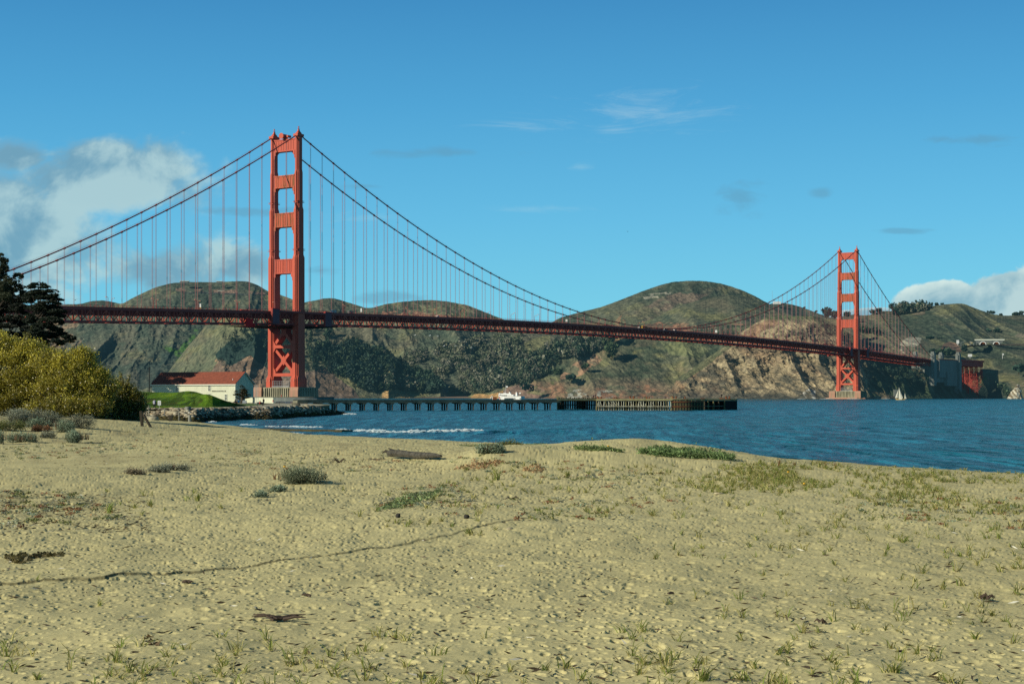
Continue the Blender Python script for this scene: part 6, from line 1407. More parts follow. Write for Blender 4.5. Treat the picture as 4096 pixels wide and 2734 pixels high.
# the yellow green willow-like bushes on the left
def bush(label, clumps, D0, col, n_per, seed, base_px, shoots=()):
    rng = np.random.default_rng(seed); bx_ = wx(base_px, D0); gz = sz(bx_, D0); root = empty('willow_bush', (bx_, D0, gz)); tag(root, label, 'bush'); parts = []; st = MB()
    for (px, py, rx, ry, *dd) in clumps:
        D = D0 + (dd[0] if dd else 0); c = np.array([wx(px, D) - bx_, D - D0, wz(py, D) - gz]); r = np.array([rx * D / F, max(rx, ry) * D / F * .8, ry * D / F])
        n = int(n_per * rx * ry / 2300)
        Pn = ell_pts(c, r, n, rng, .25); k = fbm(Pn[:, 0] * 1.1 + seed, Pn[:, 2] * 1.1, seed, 3); Pn = Pn[k > -.22 + .3 * rng.random(len(Pn))]
        hgt = np.clip((Pn[:, 2] - c[2]) / max(r[2], .1), -1, 1)[:, None]; Pn = Pn + rng.normal(size=Pn.shape) * .30; hgt = hgt[:len(Pn)]; cc = np.array(col) * (1 + .25 * hgt) * np.interp(Pn[:, 2], [0, 2.2, 5.5, 8], [.22, .6, 1.0, 1.15])[:, None] * (1 + .5 * fbm(Pn[:, 0] * .9, Pn[:, 2] * .9 + 5, seed + 3, 3))[:, None]  # leaf colour darkened low down to imitate shade inside the bush
        gold = rng.random(len(Pn)) < .10; cc[gold] = np.array((.42, .36, .09)); cc[rng.random(len(Pn)) < .16] = np.array((.07, .08, .015))
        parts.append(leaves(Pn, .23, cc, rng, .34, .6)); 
        for _ in range(max(4, int(rx / 9))):
            t = rng.normal(size=3); t /= np.linalg.norm(t); t[2] = abs(t[2]) * .9; e = c + t * r * rng.uniform(.9, 1.35); b_ = np.array([c[0] + rng.uniform(-.8, .8), c[1], max(.05, .0)])
            m_ = b_ * .5 + e * .5 + rng.normal(size=3) * .25; st.tube([b_, m_, e], [.07, .045, .02], 4)
            q = np.linspace(.5, 1.08, 34)[:, None]; sp_ = m_ + (e - m_) * q + rng.normal(size=(34, 3)) * .13; parts.append(leaves(sp_, .24, np.array(col) * 1.25, rng, .35, .6))
    for (px, py, px2, py2) in shoots:
        a = np.array([wx(px, D0) - bx_, -.8, wz(py, D0) - gz]); e = np.array([wx(px2, D0) - bx_, -.6, wz(py2, D0) - gz]); st.tube([a, (a + e) / 2 + (.08, 0, 0), e], [.05, .035, .012], 4)
        q = rng.random((90, 1)) ** .8; parts.append(leaves(a + (e - a) * q + rng.normal(size=(90, 3)) * (.10, .1, .08), .22, np.array((.26, .24, .06)), rng, .38, .8))
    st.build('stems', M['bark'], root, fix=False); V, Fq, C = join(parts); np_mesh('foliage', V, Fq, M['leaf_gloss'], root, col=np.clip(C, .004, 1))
WIL = (.42, .365, .05)
bush('tall yellow green leafy bush with long upright shoots at the left edge', [(60, 1480, 150, 110), (-60, 1430, 120, 110), (190, 1500, 120, 110), (20, 1590, 170, 90), (160, 1600, 170, 80), (-120, 1580, 140, 110), (110, 1420, 90, 60), (0, 1400, 80, 60), (-220, 1540, 160, 140)], 168, WIL, 9000, 3, 90,
     [(80, 1440, 130, 1310), (60, 1430, 70, 1350), (20, 1430, 22, 1358), (110, 1420, 105, 1330), (150, 1440, 160, 1370), (0, 1440, 0, 1355), (90, 1400, 118, 1345)])
bush('rounded golden green bush in the middle of the thicket on the left', [(290, 1490, 90, 85), (330, 1440, 50, 45), (260, 1560, 120, 90), (360, 1560, 90, 90), (240, 1640, 140, 50, -3), (350, 1640, 110, 50, -2), (200, 1450, 70, 50), (330, 1500, 60, 60), (400, 1550, 70, 55), (390, 1505, 45, 35)], 165, WIL, 9000, 5, 280,
     [(325, 1440, 336, 1383), (340, 1450, 355, 1400), (310, 1440, 300, 1395), (220, 1450, 228, 1392), (180, 1440, 186, 1382)])
bush('lower dark green bush at the right end of the thicket beside the timber posts', [(430, 1570, 80, 60), (490, 1580, 60, 50), (470, 1630, 110, 60), (400, 1640, 100, 55, -2), (530, 1640, 55, 50), (440, 1680, 130, 28, -2), (545, 1610, 30, 40), (350, 1680, 90, 26, -3)], 178, (.24, .21, .03), 9500, 9, 450,
     [(500, 1530, 486, 1488), (515, 1540, 522, 1500), (530, 1570, 548, 1548), (478, 1540, 490, 1500), (420, 1540, 410, 1498), (365, 1530, 360, 1480)])

# dark cypress with flat layered boughs, dark eucalyptus behind it
def cypress(label, D0, base_px, pads, col, seed, name='cypress_tree', n_per=2600, droop=.1, size=.85, trunk=True):
    rng = np.random.default_rng(seed); bx_ = wx(base_px, D0); gz = 1.5 if D0 < 300 else LOWZ; r = empty(name, (bx_, D0, gz)); tag(r, label, 'tree'); parts = []; br = MB()
    top = max(wz(p[1], D0) for p in pads) - gz
    for (px, py, rx, ry, *dd) in pads:
        dy = dd[0] if dd else rng.uniform(-5, 5); D = D0 + dy; c = np.array([wx(px, D) - bx_, dy, wz(py, D) - gz]); R_ = np.array([rx * D / F, rx * D / F * .9, ry * D / F]); n = int(n_per * rx * ry / 560)
        Pn = ell_pts(c, R_, n, rng, .0); Pn[:, 2] -= droop * np.abs(Pn[:, 0] - c[0]); k = fbm(Pn[:, 0] * .8 + seed, Pn[:, 2] * 2.2, seed, 3); Pn = Pn[k > -.3 + .25 * rng.random(len(Pn))]
        g_ = np.zeros((len(Pn), 3)); g_[:, 0] = .9 * np.sign(Pn[:, 0] - c[0] + .3 * rng.normal(size=len(Pn))); g_[:, 2] = .15
        parts.append(leaves(Pn, size, np.array(col) * (1 + .5 * fbm(Pn[:, 0], Pn[:, 2] * 2, seed + 9, 2))[:, None], rng, .35, .1, g_))
        s0 = (0, 0, max(1.0, min(c[2] * .8, top * .75))); br.tube([s0, (c[0] * .5, c[1] * .5, (s0[2] + c[2]) / 2 - .3), tuple(c - (0, 0, R_[2] * .5))], [.22, .14, .05], 5)
    tr = MB()
    if trunk: tr.tube([(0, 0, -1), (.2, 0, top * .3), (-.1, 0, top * .6), (.1, 0, top * .9)], [.65, .5, .35, .12], 8)
    tk = tr.build('trunk', M['bark'], r, smooth=True); br.build('branches', M['bark'], r, fix=False)
    V, Fq, C = join(parts); np_mesh('crown', V, Fq, M['leafy'], r, col=np.clip(C, .003, 1))
q = lambda x, y: (x / 2.0625, 1000 + y / 2.0625)
def pads(lst): return [(*q(x, y), rx / 2.0625, ry / 2.0625) for x, y, rx, ry in lst]
cypress('dark flat topped cypress tree left of where the red deck disappears', 555, 150,
        pads([(320, 275, 70, 14), (360, 300, 60, 16), (250, 300, 50, 20), (420, 335, 70, 16), (320, 345, 100, 24), (450, 370, 70, 14), (370, 385, 110, 24), (470, 405, 62, 12), (400, 430, 110, 20), (240, 390, 60, 50), (430, 465, 90, 16), (330, 470, 120, 30), (480, 500, 90, 18), (380, 520, 130, 30),
              (490, 540, 70, 16), (270, 560, 90, 45), (420, 570, 110, 24), (480, 600, 60, 18), (360, 620, 110, 30), (450, 650, 80, 22), (500, 690, 80, 22), (560, 715, 70, 20), (400, 700, 100, 30), (560, 745, 62, 16), (590, 735, 42, 12), (480, 745, 70, 18), (300, 680, 90, 50), (360, 760, 70, 30), (300, 790, 70, 50), (250, 860, 50, 80), (500, 770, 36, 16)]), (.012, .022, .011), 4)
cypress('dark spreading cypress at the left edge behind the willow bushes', 585, 40,
        pads([(60, 420, 120, 40), (170, 400, 70, 40), (20, 480, 130, 40), (150, 470, 90, 36), (80, 560, 130, 26), (190, 530, 70, 30), (30, 620, 120, 22), (150, 610, 90, 26), (220, 650, 60, 30), (60, 690, 130, 26), (170, 700, 80, 30), (40, 760, 130, 30), (150, 770, 90, 36), (230, 740, 60, 40), (100, 840, 120, 40), (-60, 500, 90, 200), (-60, 750, 90, 200), (190, 830, 80, 50), (60, 900, 100, 50)]), (.011, .018, .010), 6)
cypress('tall feathery eucalyptus at the left edge with hanging grey green leaves', 565, -30,
        pads([(10, 60, 26, 40), (40, 90, 34, 34), (10, 140, 40, 40), (50, 150, 26, 30), (20, 210, 50, 34), (60, 240, 44, 30), (100, 270, 40, 26), (150, 200, 40, 14), (170, 220, 26, 22), (120, 220, 26, 16), (20, 300, 70, 50), (90, 330, 60, 30), (150, 310, 46, 34), (190, 350, 34, 30), (40, 380, 90, 40), (-50, 60, 60, 70), (-60, 200, 80, 100), (-60, 340, 80, 80), (120, 260, 20, 34), (165, 260, 14, 30)]), (.040, .050, .024), 8, 'eucalyptus_tree', 2300, .0, .72)
# small tree beside the building
D_ = 545; x_ = wx(967, D_)
cypress('small round dark green tree beside the gable end of the building', D_, 967, [(px, py, rx, ry, 0.0) for px, py, rx, ry in ((970, 1556, 16, 12), (955, 1566, 20, 10), (983, 1565, 18, 10), (948, 1578, 18, 8), (968, 1576, 22, 12), (988, 1577, 16, 8), (945, 1588, 14, 5), (975, 1588, 22, 7), (990, 1588, 12, 5), (966, 1546, 8, 7))], (.030, .032, .010), 12, 'small_tree', 2300, .0, .34)

# ------------------------------------------------------------------ woods on the far hills
def surf_pick(keys, poly, n, rng):
    out = []
    for k in keys:
        PX, PY, V = HILLS[k]; msk = inpoly(PX, PY, poly); idx = np.argwhere(msk)
        if len(idx) == 0: continue
        w_ = idx[rng.integers(0, len(idx), n)]; out.append(V[w_[:, 0], w_[:, 1]])
    return np.concatenate(out) if out else np.zeros((0, 3))
def crown_parts(p, h, r, col, rng, n=46, pine=False):
    c = np.array([p[0], p[1], p[2] + h * .55]); parts = []
    if pine:
        t = rng.random(n) ** .8; a = rng.random(n) * 6.283; rr = r * (1 - t) ** .8 * (.5 + .5 * rng.random(n)); Pn = np.stack([p[0] + rr * np.cos(a), p[1] + rr * np.sin(a), p[2] + h * (.12 + .88 * t)], 1)
    else:
        k = rng.integers(2, 5); Pn = np.concatenate([ell_pts(c + rng.normal(size=3) * (r * .35, r * .35, h * .12), (r * .75, r * .75, h * .36), n // k + 1, rng, .45) for _ in range(k)])
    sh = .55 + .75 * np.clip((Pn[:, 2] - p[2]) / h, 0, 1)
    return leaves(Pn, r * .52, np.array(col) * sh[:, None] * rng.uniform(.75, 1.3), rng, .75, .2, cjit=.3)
def woods(label, specs, seed):
    rng = np.random.default_rng(seed); parts = []
    for keys, poly, n, cols, hr, pine in specs:
        pts = surf_pick(keys, poly, n, rng); dn = fbm(pts[:, 0] / 45, pts[:, 2] / 30, seed, 3); pts = pts[dn > -.45 + .4 * rng.random(len(pts))]
        for p in pts:
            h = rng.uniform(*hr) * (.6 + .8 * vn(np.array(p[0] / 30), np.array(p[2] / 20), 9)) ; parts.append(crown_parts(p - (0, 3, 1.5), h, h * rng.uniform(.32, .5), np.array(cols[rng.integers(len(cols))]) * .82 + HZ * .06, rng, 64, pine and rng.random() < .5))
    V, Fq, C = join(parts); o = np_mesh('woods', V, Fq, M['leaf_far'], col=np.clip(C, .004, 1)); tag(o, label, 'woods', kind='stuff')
DK = [(.028, .052, .036), (.036, .062, .036), (.045, .066, .032), (.024, .044, .035)]; MD = [(.14, .15, .09), (.18, .175, .12), (.12, .135, .075), (.20, .19, .14), (.085, .11, .065)]; LT = [(.18, .19, .11), (.19, .19, .13), (.13, .15, .08), (.15, .17, .085)]
woods('dark evergreen wood covering the slope right of the near tower', [(['headland_terrain7'], [(1235, 1310), (1300, 1325), (1400, 1345), (1540, 1418), (1640, 1470), (1740, 1525), (1775, 1560), (1730, 1578), (1640, 1565), (1560, 1560), (1500, 1570), (1440, 1560), (1400, 1520), (1300, 1490), (1235, 1480)], 1350, DK, (10, 19), True),
       (['headland_terrain7'], [(860, 1430), (930, 1340), (1040, 1300), (1100, 1300), (1230, 1300), (1240, 1480), (1100, 1400), (960, 1390), (880, 1450)], 190, DK, (8, 15), True),
       (['headland_terrain7'], [(1520, 1500), (1640, 1520), (1680, 1568), (1560, 1556)], 60, MD, (12, 20), False)], 31)
woods('grey green mixed wood filling the valley in the middle', [(['hill2'], [(1600, 1450), (1640, 1410), (1760, 1400), (1860, 1375), (1960, 1360), (2060, 1365), (2100, 1420), (2060, 1450), (1960, 1500), (1900, 1560), (1860, 1582), (1790, 1582), (1740, 1520), (1640, 1470)], 950, MD, (10, 18), False),
       (['hill2'], [(1900, 1345), (2100, 1340), (2060, 1400), (1960, 1420), (1880, 1390)], 220, LT, (7, 13), False), (['hill2'], [(1480, 1582), (1870, 1578), (1870, 1585), (1480, 1587)], 60, LT, (4, 7), False)], 33)
woods('woods climbing the ridge left of the rocky bluff, dark among pale green', [(['hill9'], [(1884, 1576), (1920, 1520), (1990, 1485), (2070, 1440), (2170, 1390), (2290, 1358), (2440, 1352), (2400, 1400), (2320, 1430), (2280, 1450), (2200, 1500), (2120, 1530), (2010, 1548), (1960, 1566)], 1250, DK + MD, (9, 17), True),
       (['hill9'], [(1884, 1576), (1930, 1520), (2000, 1490), (2080, 1460), (2100, 1500), (2000, 1545), (1930, 1575)], 380, LT, (7, 12), False)], 35)
woods('dark scrubby wood in the shaded cove beside the trestle', [(['hill6'], [(3900, 1510), (3970, 1500), (4020, 1540), (4040, 1590), (3900, 1590)], 260, DK, (7, 14), False), (['headland_cliff10'], [(3480, 1470), (3620, 1480), (3760, 1500), (3850, 1540), (3800, 1560), (3600, 1520)], 160, DK, (4, 8), False)], 37)
woods('dark evergreen wood on the crest of the far right hill', [(['hill5'], [(3560, 1243), (3600, 1240), (3720, 1226), (3720, 1240), (3640, 1256), (3580, 1262)], 130, DK + MD[:2], (10, 20), True)], 39)
# trees that stand out one by one
def far_tree(px, py, D, h, r, cols, label, seed, pine=False, n=170, group=None):
    rng = np.random.default_rng(seed); t = empty('tree', P(px, py, D)); tag(t, label, 'tree', group); m = MB(); m.tube([(0, 0, -2), (0, 0, h * .6)], [h * .035, h * .015], 5); m.build('trunk', M['bark'], t)
    V, Fq, C = crown_parts(np.zeros(3), h, r, cols, rng, n, pine); np_mesh('crown', V, Fq, M['leaf_far'], t, col=np.clip(C, .004, 1))
A_ = DK[0]; Bc = DK[2]
for k, a in enumerate(((2436, 1378, 2940, 34, 13, Bc, 'big dark tree below the deck at the top end of the wooded ridge'), (2448, 1432, 2900, 30, 14, Bc, 'large dark round tree standing alone under the deck on the bluff'), (2345, 1474, 2870, 9, 8, Bc, 'small dark tree between the two reddish rock outcrops'),
                       (2240, 1502, 2850, 15, 11, Bc, 'dark round tree left of the reddish rock outcrop'), (2286, 1522, 2840, 11, 12, A_, 'dark spreading tree just under the reddish rock outcrop'), (2116, 1575, 2830, 20, 9, A_, 'dark conical tree at the foot of the bluff right of the ferry'),
                       (1738, 1574, 3080, 17, 9, MD[1], 'pale round tree standing on the far beach flat'), (1667, 1572, 3090, 9, 6, MD[1], 'small pale tree on the far beach flat'),
                       (3306, 1272, 3350, 32, 17, A_, 'large dark round tree on the skyline left of the far tower'), (3336, 1276, 3350, 22, 15, A_, 'dark tree hidden partly by the left leg of the far tower'), (3390, 1266, 3600, 18, 14, A_, 'dark tree seen through the far tower'),
                       (3490, 1256, 3680, 15, 10, A_, 'dark tree on the skyline right of the far tower, left one of the pair'), (3515, 1250, 3680, 16, 9, A_, 'dark tree on the skyline right of the far tower, right one of the pair'), (3610, 1240, 3690, 32, 11, A_, 'tallest dark pine in the wood on the far right crest'),
                       (3727, 1227, 3700, 14, 5, A_, 'slim pointed tree at the right end of the crest wood'), (3748, 1224, 3700, 12, 8, A_, 'windswept tree standing alone on the crest right of the wood'), (3767, 1219, 3700, 7, 5, A_, 'smallest tree alone on the crest'),
                       (3968, 1256, 3700, 12, 10, A_, 'left bare looking tree on the skyline above the tunnel'), (4001, 1263, 3700, 9, 7, A_, 'lone small tree on the skyline at the right'), (4063, 1263, 3700, 14, 12, A_, 'dark tree clump at the far right skyline, left part'), (4088, 1261, 3700, 14, 10, A_, 'dark tree clump at the far right skyline, right part'),
                       (3950, 1345, 3500, 22, 12, A_, 'dark tree left of the gap in the grove above the tunnel'), (3985, 1342, 3500, 26, 13, A_, 'tallest tree of the grove above the tunnel'), (3926, 1352, 3480, 14, 9, A_, 'low dark tree at the left end of the grove above the tunnel'), (3972, 1352, 3480, 12, 11, A_, 'low dark tree in the middle of the grove above the tunnel'),
                       (3723, 1358, 3250, 7, 9, A_, 'round dark shrub on the ridge above the deck end'), (3758, 1356, 3250, 4, 5, A_, 'tiny dark shrub on the ridge above the deck end'), (3733, 1412, 3150, 12, 8, A_, 'dark tree above the left concrete pylon'), (3855, 1408, 3150, 14, 8, A_, 'dark tree at the right foot of the brown rocky knoll'),
                       (3770, 1420, 3120, 13, 14, DK[1], 'broad dark tree behind the concrete block, left one'), (3800, 1422, 3120, 14, 14, DK[1], 'broad dark tree behind the concrete block, right one'), (4075, 1495, 2880, 18, 15, A_, 'large dark bush on the lower right slope'),
                       (3464, 1335, 3100, 16, 13, DK[1], 'dark clump of a tree right behind the far tower'), (3500, 1345, 3080, 18, 10, DK[1], 'dark tree on the slope between the hanging cables right of the far tower'), (3218, 1235, 4300, 8, 6, A_, 'small dark tree on the slope below the radio masts'), (3265, 1250, 4300, 8, 6, A_, 'dark shrub right of the slope below the radio masts'))):
    a = list(a)
    if a[2] > 3300: a[3] *= .75; a[4] *= .75
    far_tree(*a, 50 + k)
# ------------------------------------------------------------------ plants on the sand
GREY, SAGE, OLIVE, REDB, STRAW, GREEN = (.25, .26, .185), (.22, .28, .185), (.16, .18, .055), (.27, .13, .06), (.50, .44, .17), (.20, .26, .05)
def blades(pts, h, n, cols, rng, lean=.35, wd=.012):
    """grass blades: pts (k,3), n blades each"""
    V = []; Fq = []; C = []
    for p in pts:
        hh = h * rng.uniform(.5, 1.2); m_ = max(2, int(n * rng.uniform(.5, 1.4)))
        for _ in range(m_):
            a = rng.random() * 6.283; l_ = lean * rng.random() ** .6 * hh; x0 = p[0] + rng.normal() * .05 * hh * 2; y0 = p[1] + rng.normal() * .1 * hh; hb = hh * rng.uniform(.4, 1.1); dx = math.cos(a) * l_; dy = math.sin(a) * l_; b0 = len(V); c_ = cols[rng.integers(len(cols))]; k = rng.uniform(.7, 1.25); w_ = (wd + .00008 * p[1]) * rng.uniform(.7, 1.4)
            for t, ww in ((0, 1), (.5, .8), (.85, .45)):
                cx_ = x0 + dx * t * t * 1.6; cy_ = y0 + dy * t * t * 1.6; cz_ = p[2] - .02 + hb * t * (1 - .22 * t * lean * 2); V += [(cx_ - w_ * ww, cy_, cz_), (cx_ + w_ * ww, cy_, cz_)]; C += [np.array(c_) * k] * 2
            V.append((x0 + dx * 1.7, y0 + dy * 1.7, p[2] + hb * (1 - .3 * lean * 2))); C.append(np.array(c_) * k)
            Fq += [(b0, b0 + 1, b0 + 3), (b0, b0 + 3, b0 + 2), (b0 + 2, b0 + 3, b0 + 5), (b0 + 2, b0 + 5, b0 + 4), (b0 + 4, b0 + 5, b0 + 6)]
    return np.array(V), np.array(Fq), np.array(C)
def scatter(polys, rng):
    out = []
    for poly, n in polys:
        x0, x1 = min(p[0] for p in poly), max(p[0] for p in poly); y0, y1 = min(p[1] for p in poly), max(p[1] for p in poly); k = 0; tries = 0
        while k < n and tries < n * 12:
            tries += 1; px, py = rng.uniform(x0, x1), rng.uniform(y0, y1)
            if not inpoly(np.array([px]), np.array([py]), poly)[0]: continue
            x, y, z = ground_at(px, py)
            if z < .15: continue
            out.append((x, y, z)); k += 1
    return out
def ground_fast(px, py):
    px = np.asarray(px, float); py = np.asarray(py, float); D = Dw(py, 1.3)
    for _ in range(14): D = .5 * D + .5 * Dw(py, np.minimum(sandz((px - 2048) / F * D, D), 4.0))
    x = (px - 2048) / F * D; return np.stack([x, D, sandz(x, D)], 1)
def scat(polys, rng):
    out = []
    for poly, n in polys:
        x0, x1 = min(p[0] for p in poly), max(p[0] for p in poly); y0, y1 = min(p[1] for p in poly), max(p[1] for p in poly)
        px = rng.uniform(x0, x1, n * 4); py = rng.uniform(y0, y1, n * 4); k = inpoly(px, py, poly); px, py = px[k][:n], py[k][:n]; g_ = ground_fast(px, py); out.append(g_[g_[:, 2] > .2])
    return np.concatenate(out)
rng = np.random.default_rng(77)
GR1 = [([(4096, 1890), (4900, 1960), (4900, 2300), (4096, 2300)], 300), ([(-600, 2560), (0, 2560), (0, 2780), (-600, 2780)], 50), ([(4096, 2300), (4800, 2300), (4800, 2780), (4096, 2780)], 90), ([(2900, 1860), (3360, 1845), (3420, 1880), (3300, 1960), (2950, 1980), (2700, 1950)], 620), ([(3380, 1880), (3700, 1850), (4096, 1890), (4096, 2060), (3700, 2040), (3400, 1990)], 700), ([(2600, 1880), (4096, 1960), (4096, 2300), (3300, 2160), (2600, 2060)], 360),
       ([(1900, 1850), (2700, 1860), (2700, 2060), (2100, 2080), (1750, 1930)], 170), ([(0, 2560), (4096, 2500), (4096, 2780), (0, 2780)], 340), ([(2500, 2100), (4096, 2200), (4096, 2560), (2700, 2500)], 150), ([(1150, 1900), (2100, 1980), (2000, 2160), (1500, 2100)], 60), ([(400, 1960), (1000, 1960), (1000, 2060), (400, 2060)], 22), ([(3000, 1850), (3320, 1850), (3300, 1930), (2980, 1940)], 260), ([(3600, 1900), (3760, 1890), (3900, 1960), (3640, 1970)], 80)]
g1 = scat(GR1, rng)
near = 1582 + 3.5 * F / g1[:, 1]; keep = rng.random(len(g1)) < np.interp(near, [1850, 2000, 2300, 2734], [1.0, .85, .6, .55]); g1 = g1[keep]
g1 = g1[fbm(g1[:, 0] / 2.2, g1[:, 1] / 4.5, 19, 3) > -.22]; A1 = blades(g1, .34, 8, [GREEN, (.24, .27, .06), STRAW, (.32, .30, .09), STRAW, (.15, .19, .05)], rng, .75, .0055); fl = g1[rng.random(len(g1)) < .8] + rng.normal(size=(1, 3)) * (.02, .05, 0)
A2 = blades(fl, .16, 7, [STRAW, (.28, .22, .10), (.22, .19, .08)], rng, 1.9, .005); V = np.concatenate([A1[0], A2[0]]); Fq = np.concatenate([A1[1], A2[1] + len(A1[0])]); C = np.concatenate([A1[2], A2[2]]); o = np_mesh('beach_grass', V, Fq, M['leafy'], col=C); tag(o, 'sparse green and straw coloured beach grass over the sand', 'grass', kind='stuff')
# low creeping plants and dry weed
LOWP = [([(1900, 1790), (2350, 1850), (2700, 1900), (2500, 1960), (1950, 1900)], 90), ([(1560, 1960), (1850, 1930), (1900, 2010), (1500, 2040)], 110), ([(900, 1800), (2000, 1830), (1400, 1900), (700, 1850)], 90), ([(0, 1960), (330, 1960), (500, 2080), (0, 2120)], 120), ([(3300, 2000), (4096, 1980), (4096, 2120), (3500, 2100)], 90),
        ([(500, 1720), (900, 1720), (1100, 1820), (600, 1830)], 90), ([(1700, 2000), (2700, 1990), (2600, 2080), (1800, 2080)], 60), ([(0, 1790), (450, 1760), (620, 1790), (300, 1830), (0, 1840)], 130)]
g2 = scat(LOWP, rng); parts = []
for p in g2:
    c_ = (SAGE, OLIVE, REDB, GREY, OLIVE)[rng.integers(5)]; r = rng.uniform(.10, .38); parts.append(leaves(ell_pts((p[0], p[1], p[2] + .03), (r, r * 1.2, .06), rng.integers(10, 42), rng, 0), .075, c_, rng, .5, .5))
V, Fq, C = join(parts); o = np_mesh('creeping_plants', V, Fq, M['leafy'], col=C); tag(o, 'scattered low creeping plants and reddish weed on the sand', 'ground cover', kind='stuff')
# dry sticks, weed scraps and shells washed over the beach
parts = []; sp_ = scat([([(0, 1720), (2000, 1780), (4096, 1980), (4096, 2734), (0, 2734)], 1900), ([(0, 1960), (600, 1980), (600, 2130), (0, 2140)], 1000), ([(350, 1700), (1300, 1730), (1800, 1780), (1800, 1900), (300, 1860)], 1500)], rng); n = len(sp_)
sp_[:, 2] += .02; gdir = rng.normal(size=(n, 3)); gdir[:, 2] = .05; gdir /= np.linalg.norm(gdir, axis=1)[:, None]
V, Fq, C = leaves(sp_, .17, np.where(rng.random((n, 1)) < .08, np.array([.6, .58, .5]), np.array([.07, .05, .03])), rng, .16, 0, gdir * 2.5, .4); o = np_mesh('beach_debris', V, Fq, M['leafy'], col=C); tag(o, 'small dry sticks, weed scraps and shell bits scattered on the sand', 'debris', kind='stuff')
# shrubs of their own
def shrub(px, py, wpx, hpx, col, label, seed, kind='shrub', spikes=0, spcol=REDB, n=1500, size=.09, name='sage_shrub'):
    rng = np.random.default_rng(seed); x, y, z = ground_at(px, py); D = y; rx = wpx / 2 * D / F; hh = hpx * D / F; r = empty(name, (x, y, z)); tag(r, label, kind); parts = []
    k = max(3, int(rx / hh * 3))
    for i in range(k):
        cx_ = rng.uniform(-.75, .75) * rx; f = 1 - .55 * abs(cx_ / rx) ** 2; c = (cx_, rng.uniform(-.5, .5) * rx * .6, hh * .42 * f); Pn = ell_pts(c, (rx / k * 1.6 + .12, rx / k * 1.5 + .15, hh * .62 * f), n // k, rng, .0); Pn += rng.normal(size=Pn.shape) * (.05, .05, .06); Pn[:, 2] = np.maximum(Pn[:, 2], .01)
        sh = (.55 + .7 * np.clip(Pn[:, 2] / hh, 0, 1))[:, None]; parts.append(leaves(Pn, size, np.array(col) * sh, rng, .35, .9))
    V, Fq, C = join(parts); np_mesh('foliage', V, Fq, M['leafy'], r, col=np.clip(C, .004, 1))
    st = MB()
    for i in range(10): a = rng.random() * 6.28; st.tube([(0, 0, -.05), (math.cos(a) * rx * .4, math.sin(a) * rx * .3, hh * .3), (math.cos(a) * rx * .75, math.sin(a) * rx * .5, hh * .55)], [.02, .014, .006], 4)
    st.build('stems', M['stick'], r, fix=False)
    if spikes:
        pts = np.stack([rng.uniform(-.95, .95, spikes) * rx, rng.uniform(-.5, .5, spikes) * rx * .7, np.full(spikes, hh * .25)], 1); V, Fq, C = blades(pts, hh * .85, 2, [spcol, GREY, (.12, .10, .05)], rng, .25, .014); np_mesh('flower_spikes', V, Fq, M['leafy'], r, col=C)
SH = [(60, 1700, 260, 68, GREY, 'big grey sage shrub at the left edge under the willow bush', 0), (165, 1702, 150, 68, GREY, 'grey rounded shrub second from the left under the willow bush', 0), (325, 1712, 130, 62, (.21, .215, .15), 'grey shrub at the foot of the dark end of the thicket', 0), (50, 1722, 130, 50, OLIVE, 'olive brown shrub below the big grey shrub at the left edge', 30),
      (150, 1712, 90, 44, SAGE, 'small sage shrub with spikes above the brown tuft', 26), (250, 1728, 90, 52, SAGE, 'pale sage clump with a long shadow on the small dune', 30), (170, 1724, 70, 28, REDB, 'rusty brown tuft among the sage clumps', 8), (195, 1752, 70, 30, GREY, 'low grey clump in the middle of the small dune', 10),
      (80, 1768, 130, 46, SAGE, 'wide sage clump with upright brown spikes near the left edge', 46), (305, 1770, 100, 52, SAGE, 'sage clump with tall brown spikes at the right foot of the small dune', 60), (-5, 1775, 40, 60, SAGE, 'sage clump cut by the left edge of the view', 16),
      (1200, 1930, 215, 66, (.20, .23, .14), 'big rounded grey green shrub alone in the middle of the sand', 26), (1120, 1966, 60, 26, SAGE, 'small pale sage tuft left of the big lone shrub', 6), (1045, 1990, 38, 28, SAGE, 'tiny silvery plant on bare sand left of the lone shrub', 4),
      (700, 1880, 90, 34, GREY, 'low grey shrub on the small sand hump at left, right part', 10), (640, 1888, 70, 28, GREY, 'low grey shrub on the small sand hump at left, middle part', 8), (540, 1896, 60, 24, (.24, .20, .13), 'brown grey shrub trailing down the sand hump at left', 5),
      (1960, 1812, 90, 46, SAGE, 'pale sage clump with brown spikes at the left end of the dune crest', 60), (2040, 1790, 90, 34, OLIVE, 'olive mat of plants on the dune crest behind the sage clump', 8), (2080, 1774, 0, 0, None, None, 0)]
for k, (px, py, w_, h_, c_, l_, sp) in enumerate(SH):
    if w_: shrub(px, py, w_, h_, c_, l_, 200 + k, spikes=sp, n=int(700 + w_ * h_ * .42), size=.075 if py > 1850 else .12)
def matp(poly_px, label, col, seed, n=1500, h=.28):
    rng = np.random.default_rng(seed); pts = scat([(poly_px, n)], rng); c0 = pts.mean(0); parts = []; hgt = h * (.4 + .6 * vn(pts[:, 0] / .5, pts[:, 1] / .5, seed)); pp = pts - c0; pp[:, 2] += hgt * rng.random(len(pts))
    cc = np.array(col) * (.7 + .8 * vn(pts[:, 0] / .4, pts[:, 1] / .6, seed + 2))[:, None]; V, Fq, C = leaves(pp, .11, cc, rng, .6, .7); o = np_mesh('ground_cover_mat', V, Fq, M['leafy'], col=C, loc=tuple(c0)); tag(o, label, 'plant mat')
matp([(2540, 1812), (2620, 1800), (2760, 1803), (2900, 1822), (2950, 1842), (2900, 1840), (2760, 1830), (2620, 1822)], 'thick green mat of leaves on the dune crest against the water', (.15, .22, .08), 301, 5200, .34)
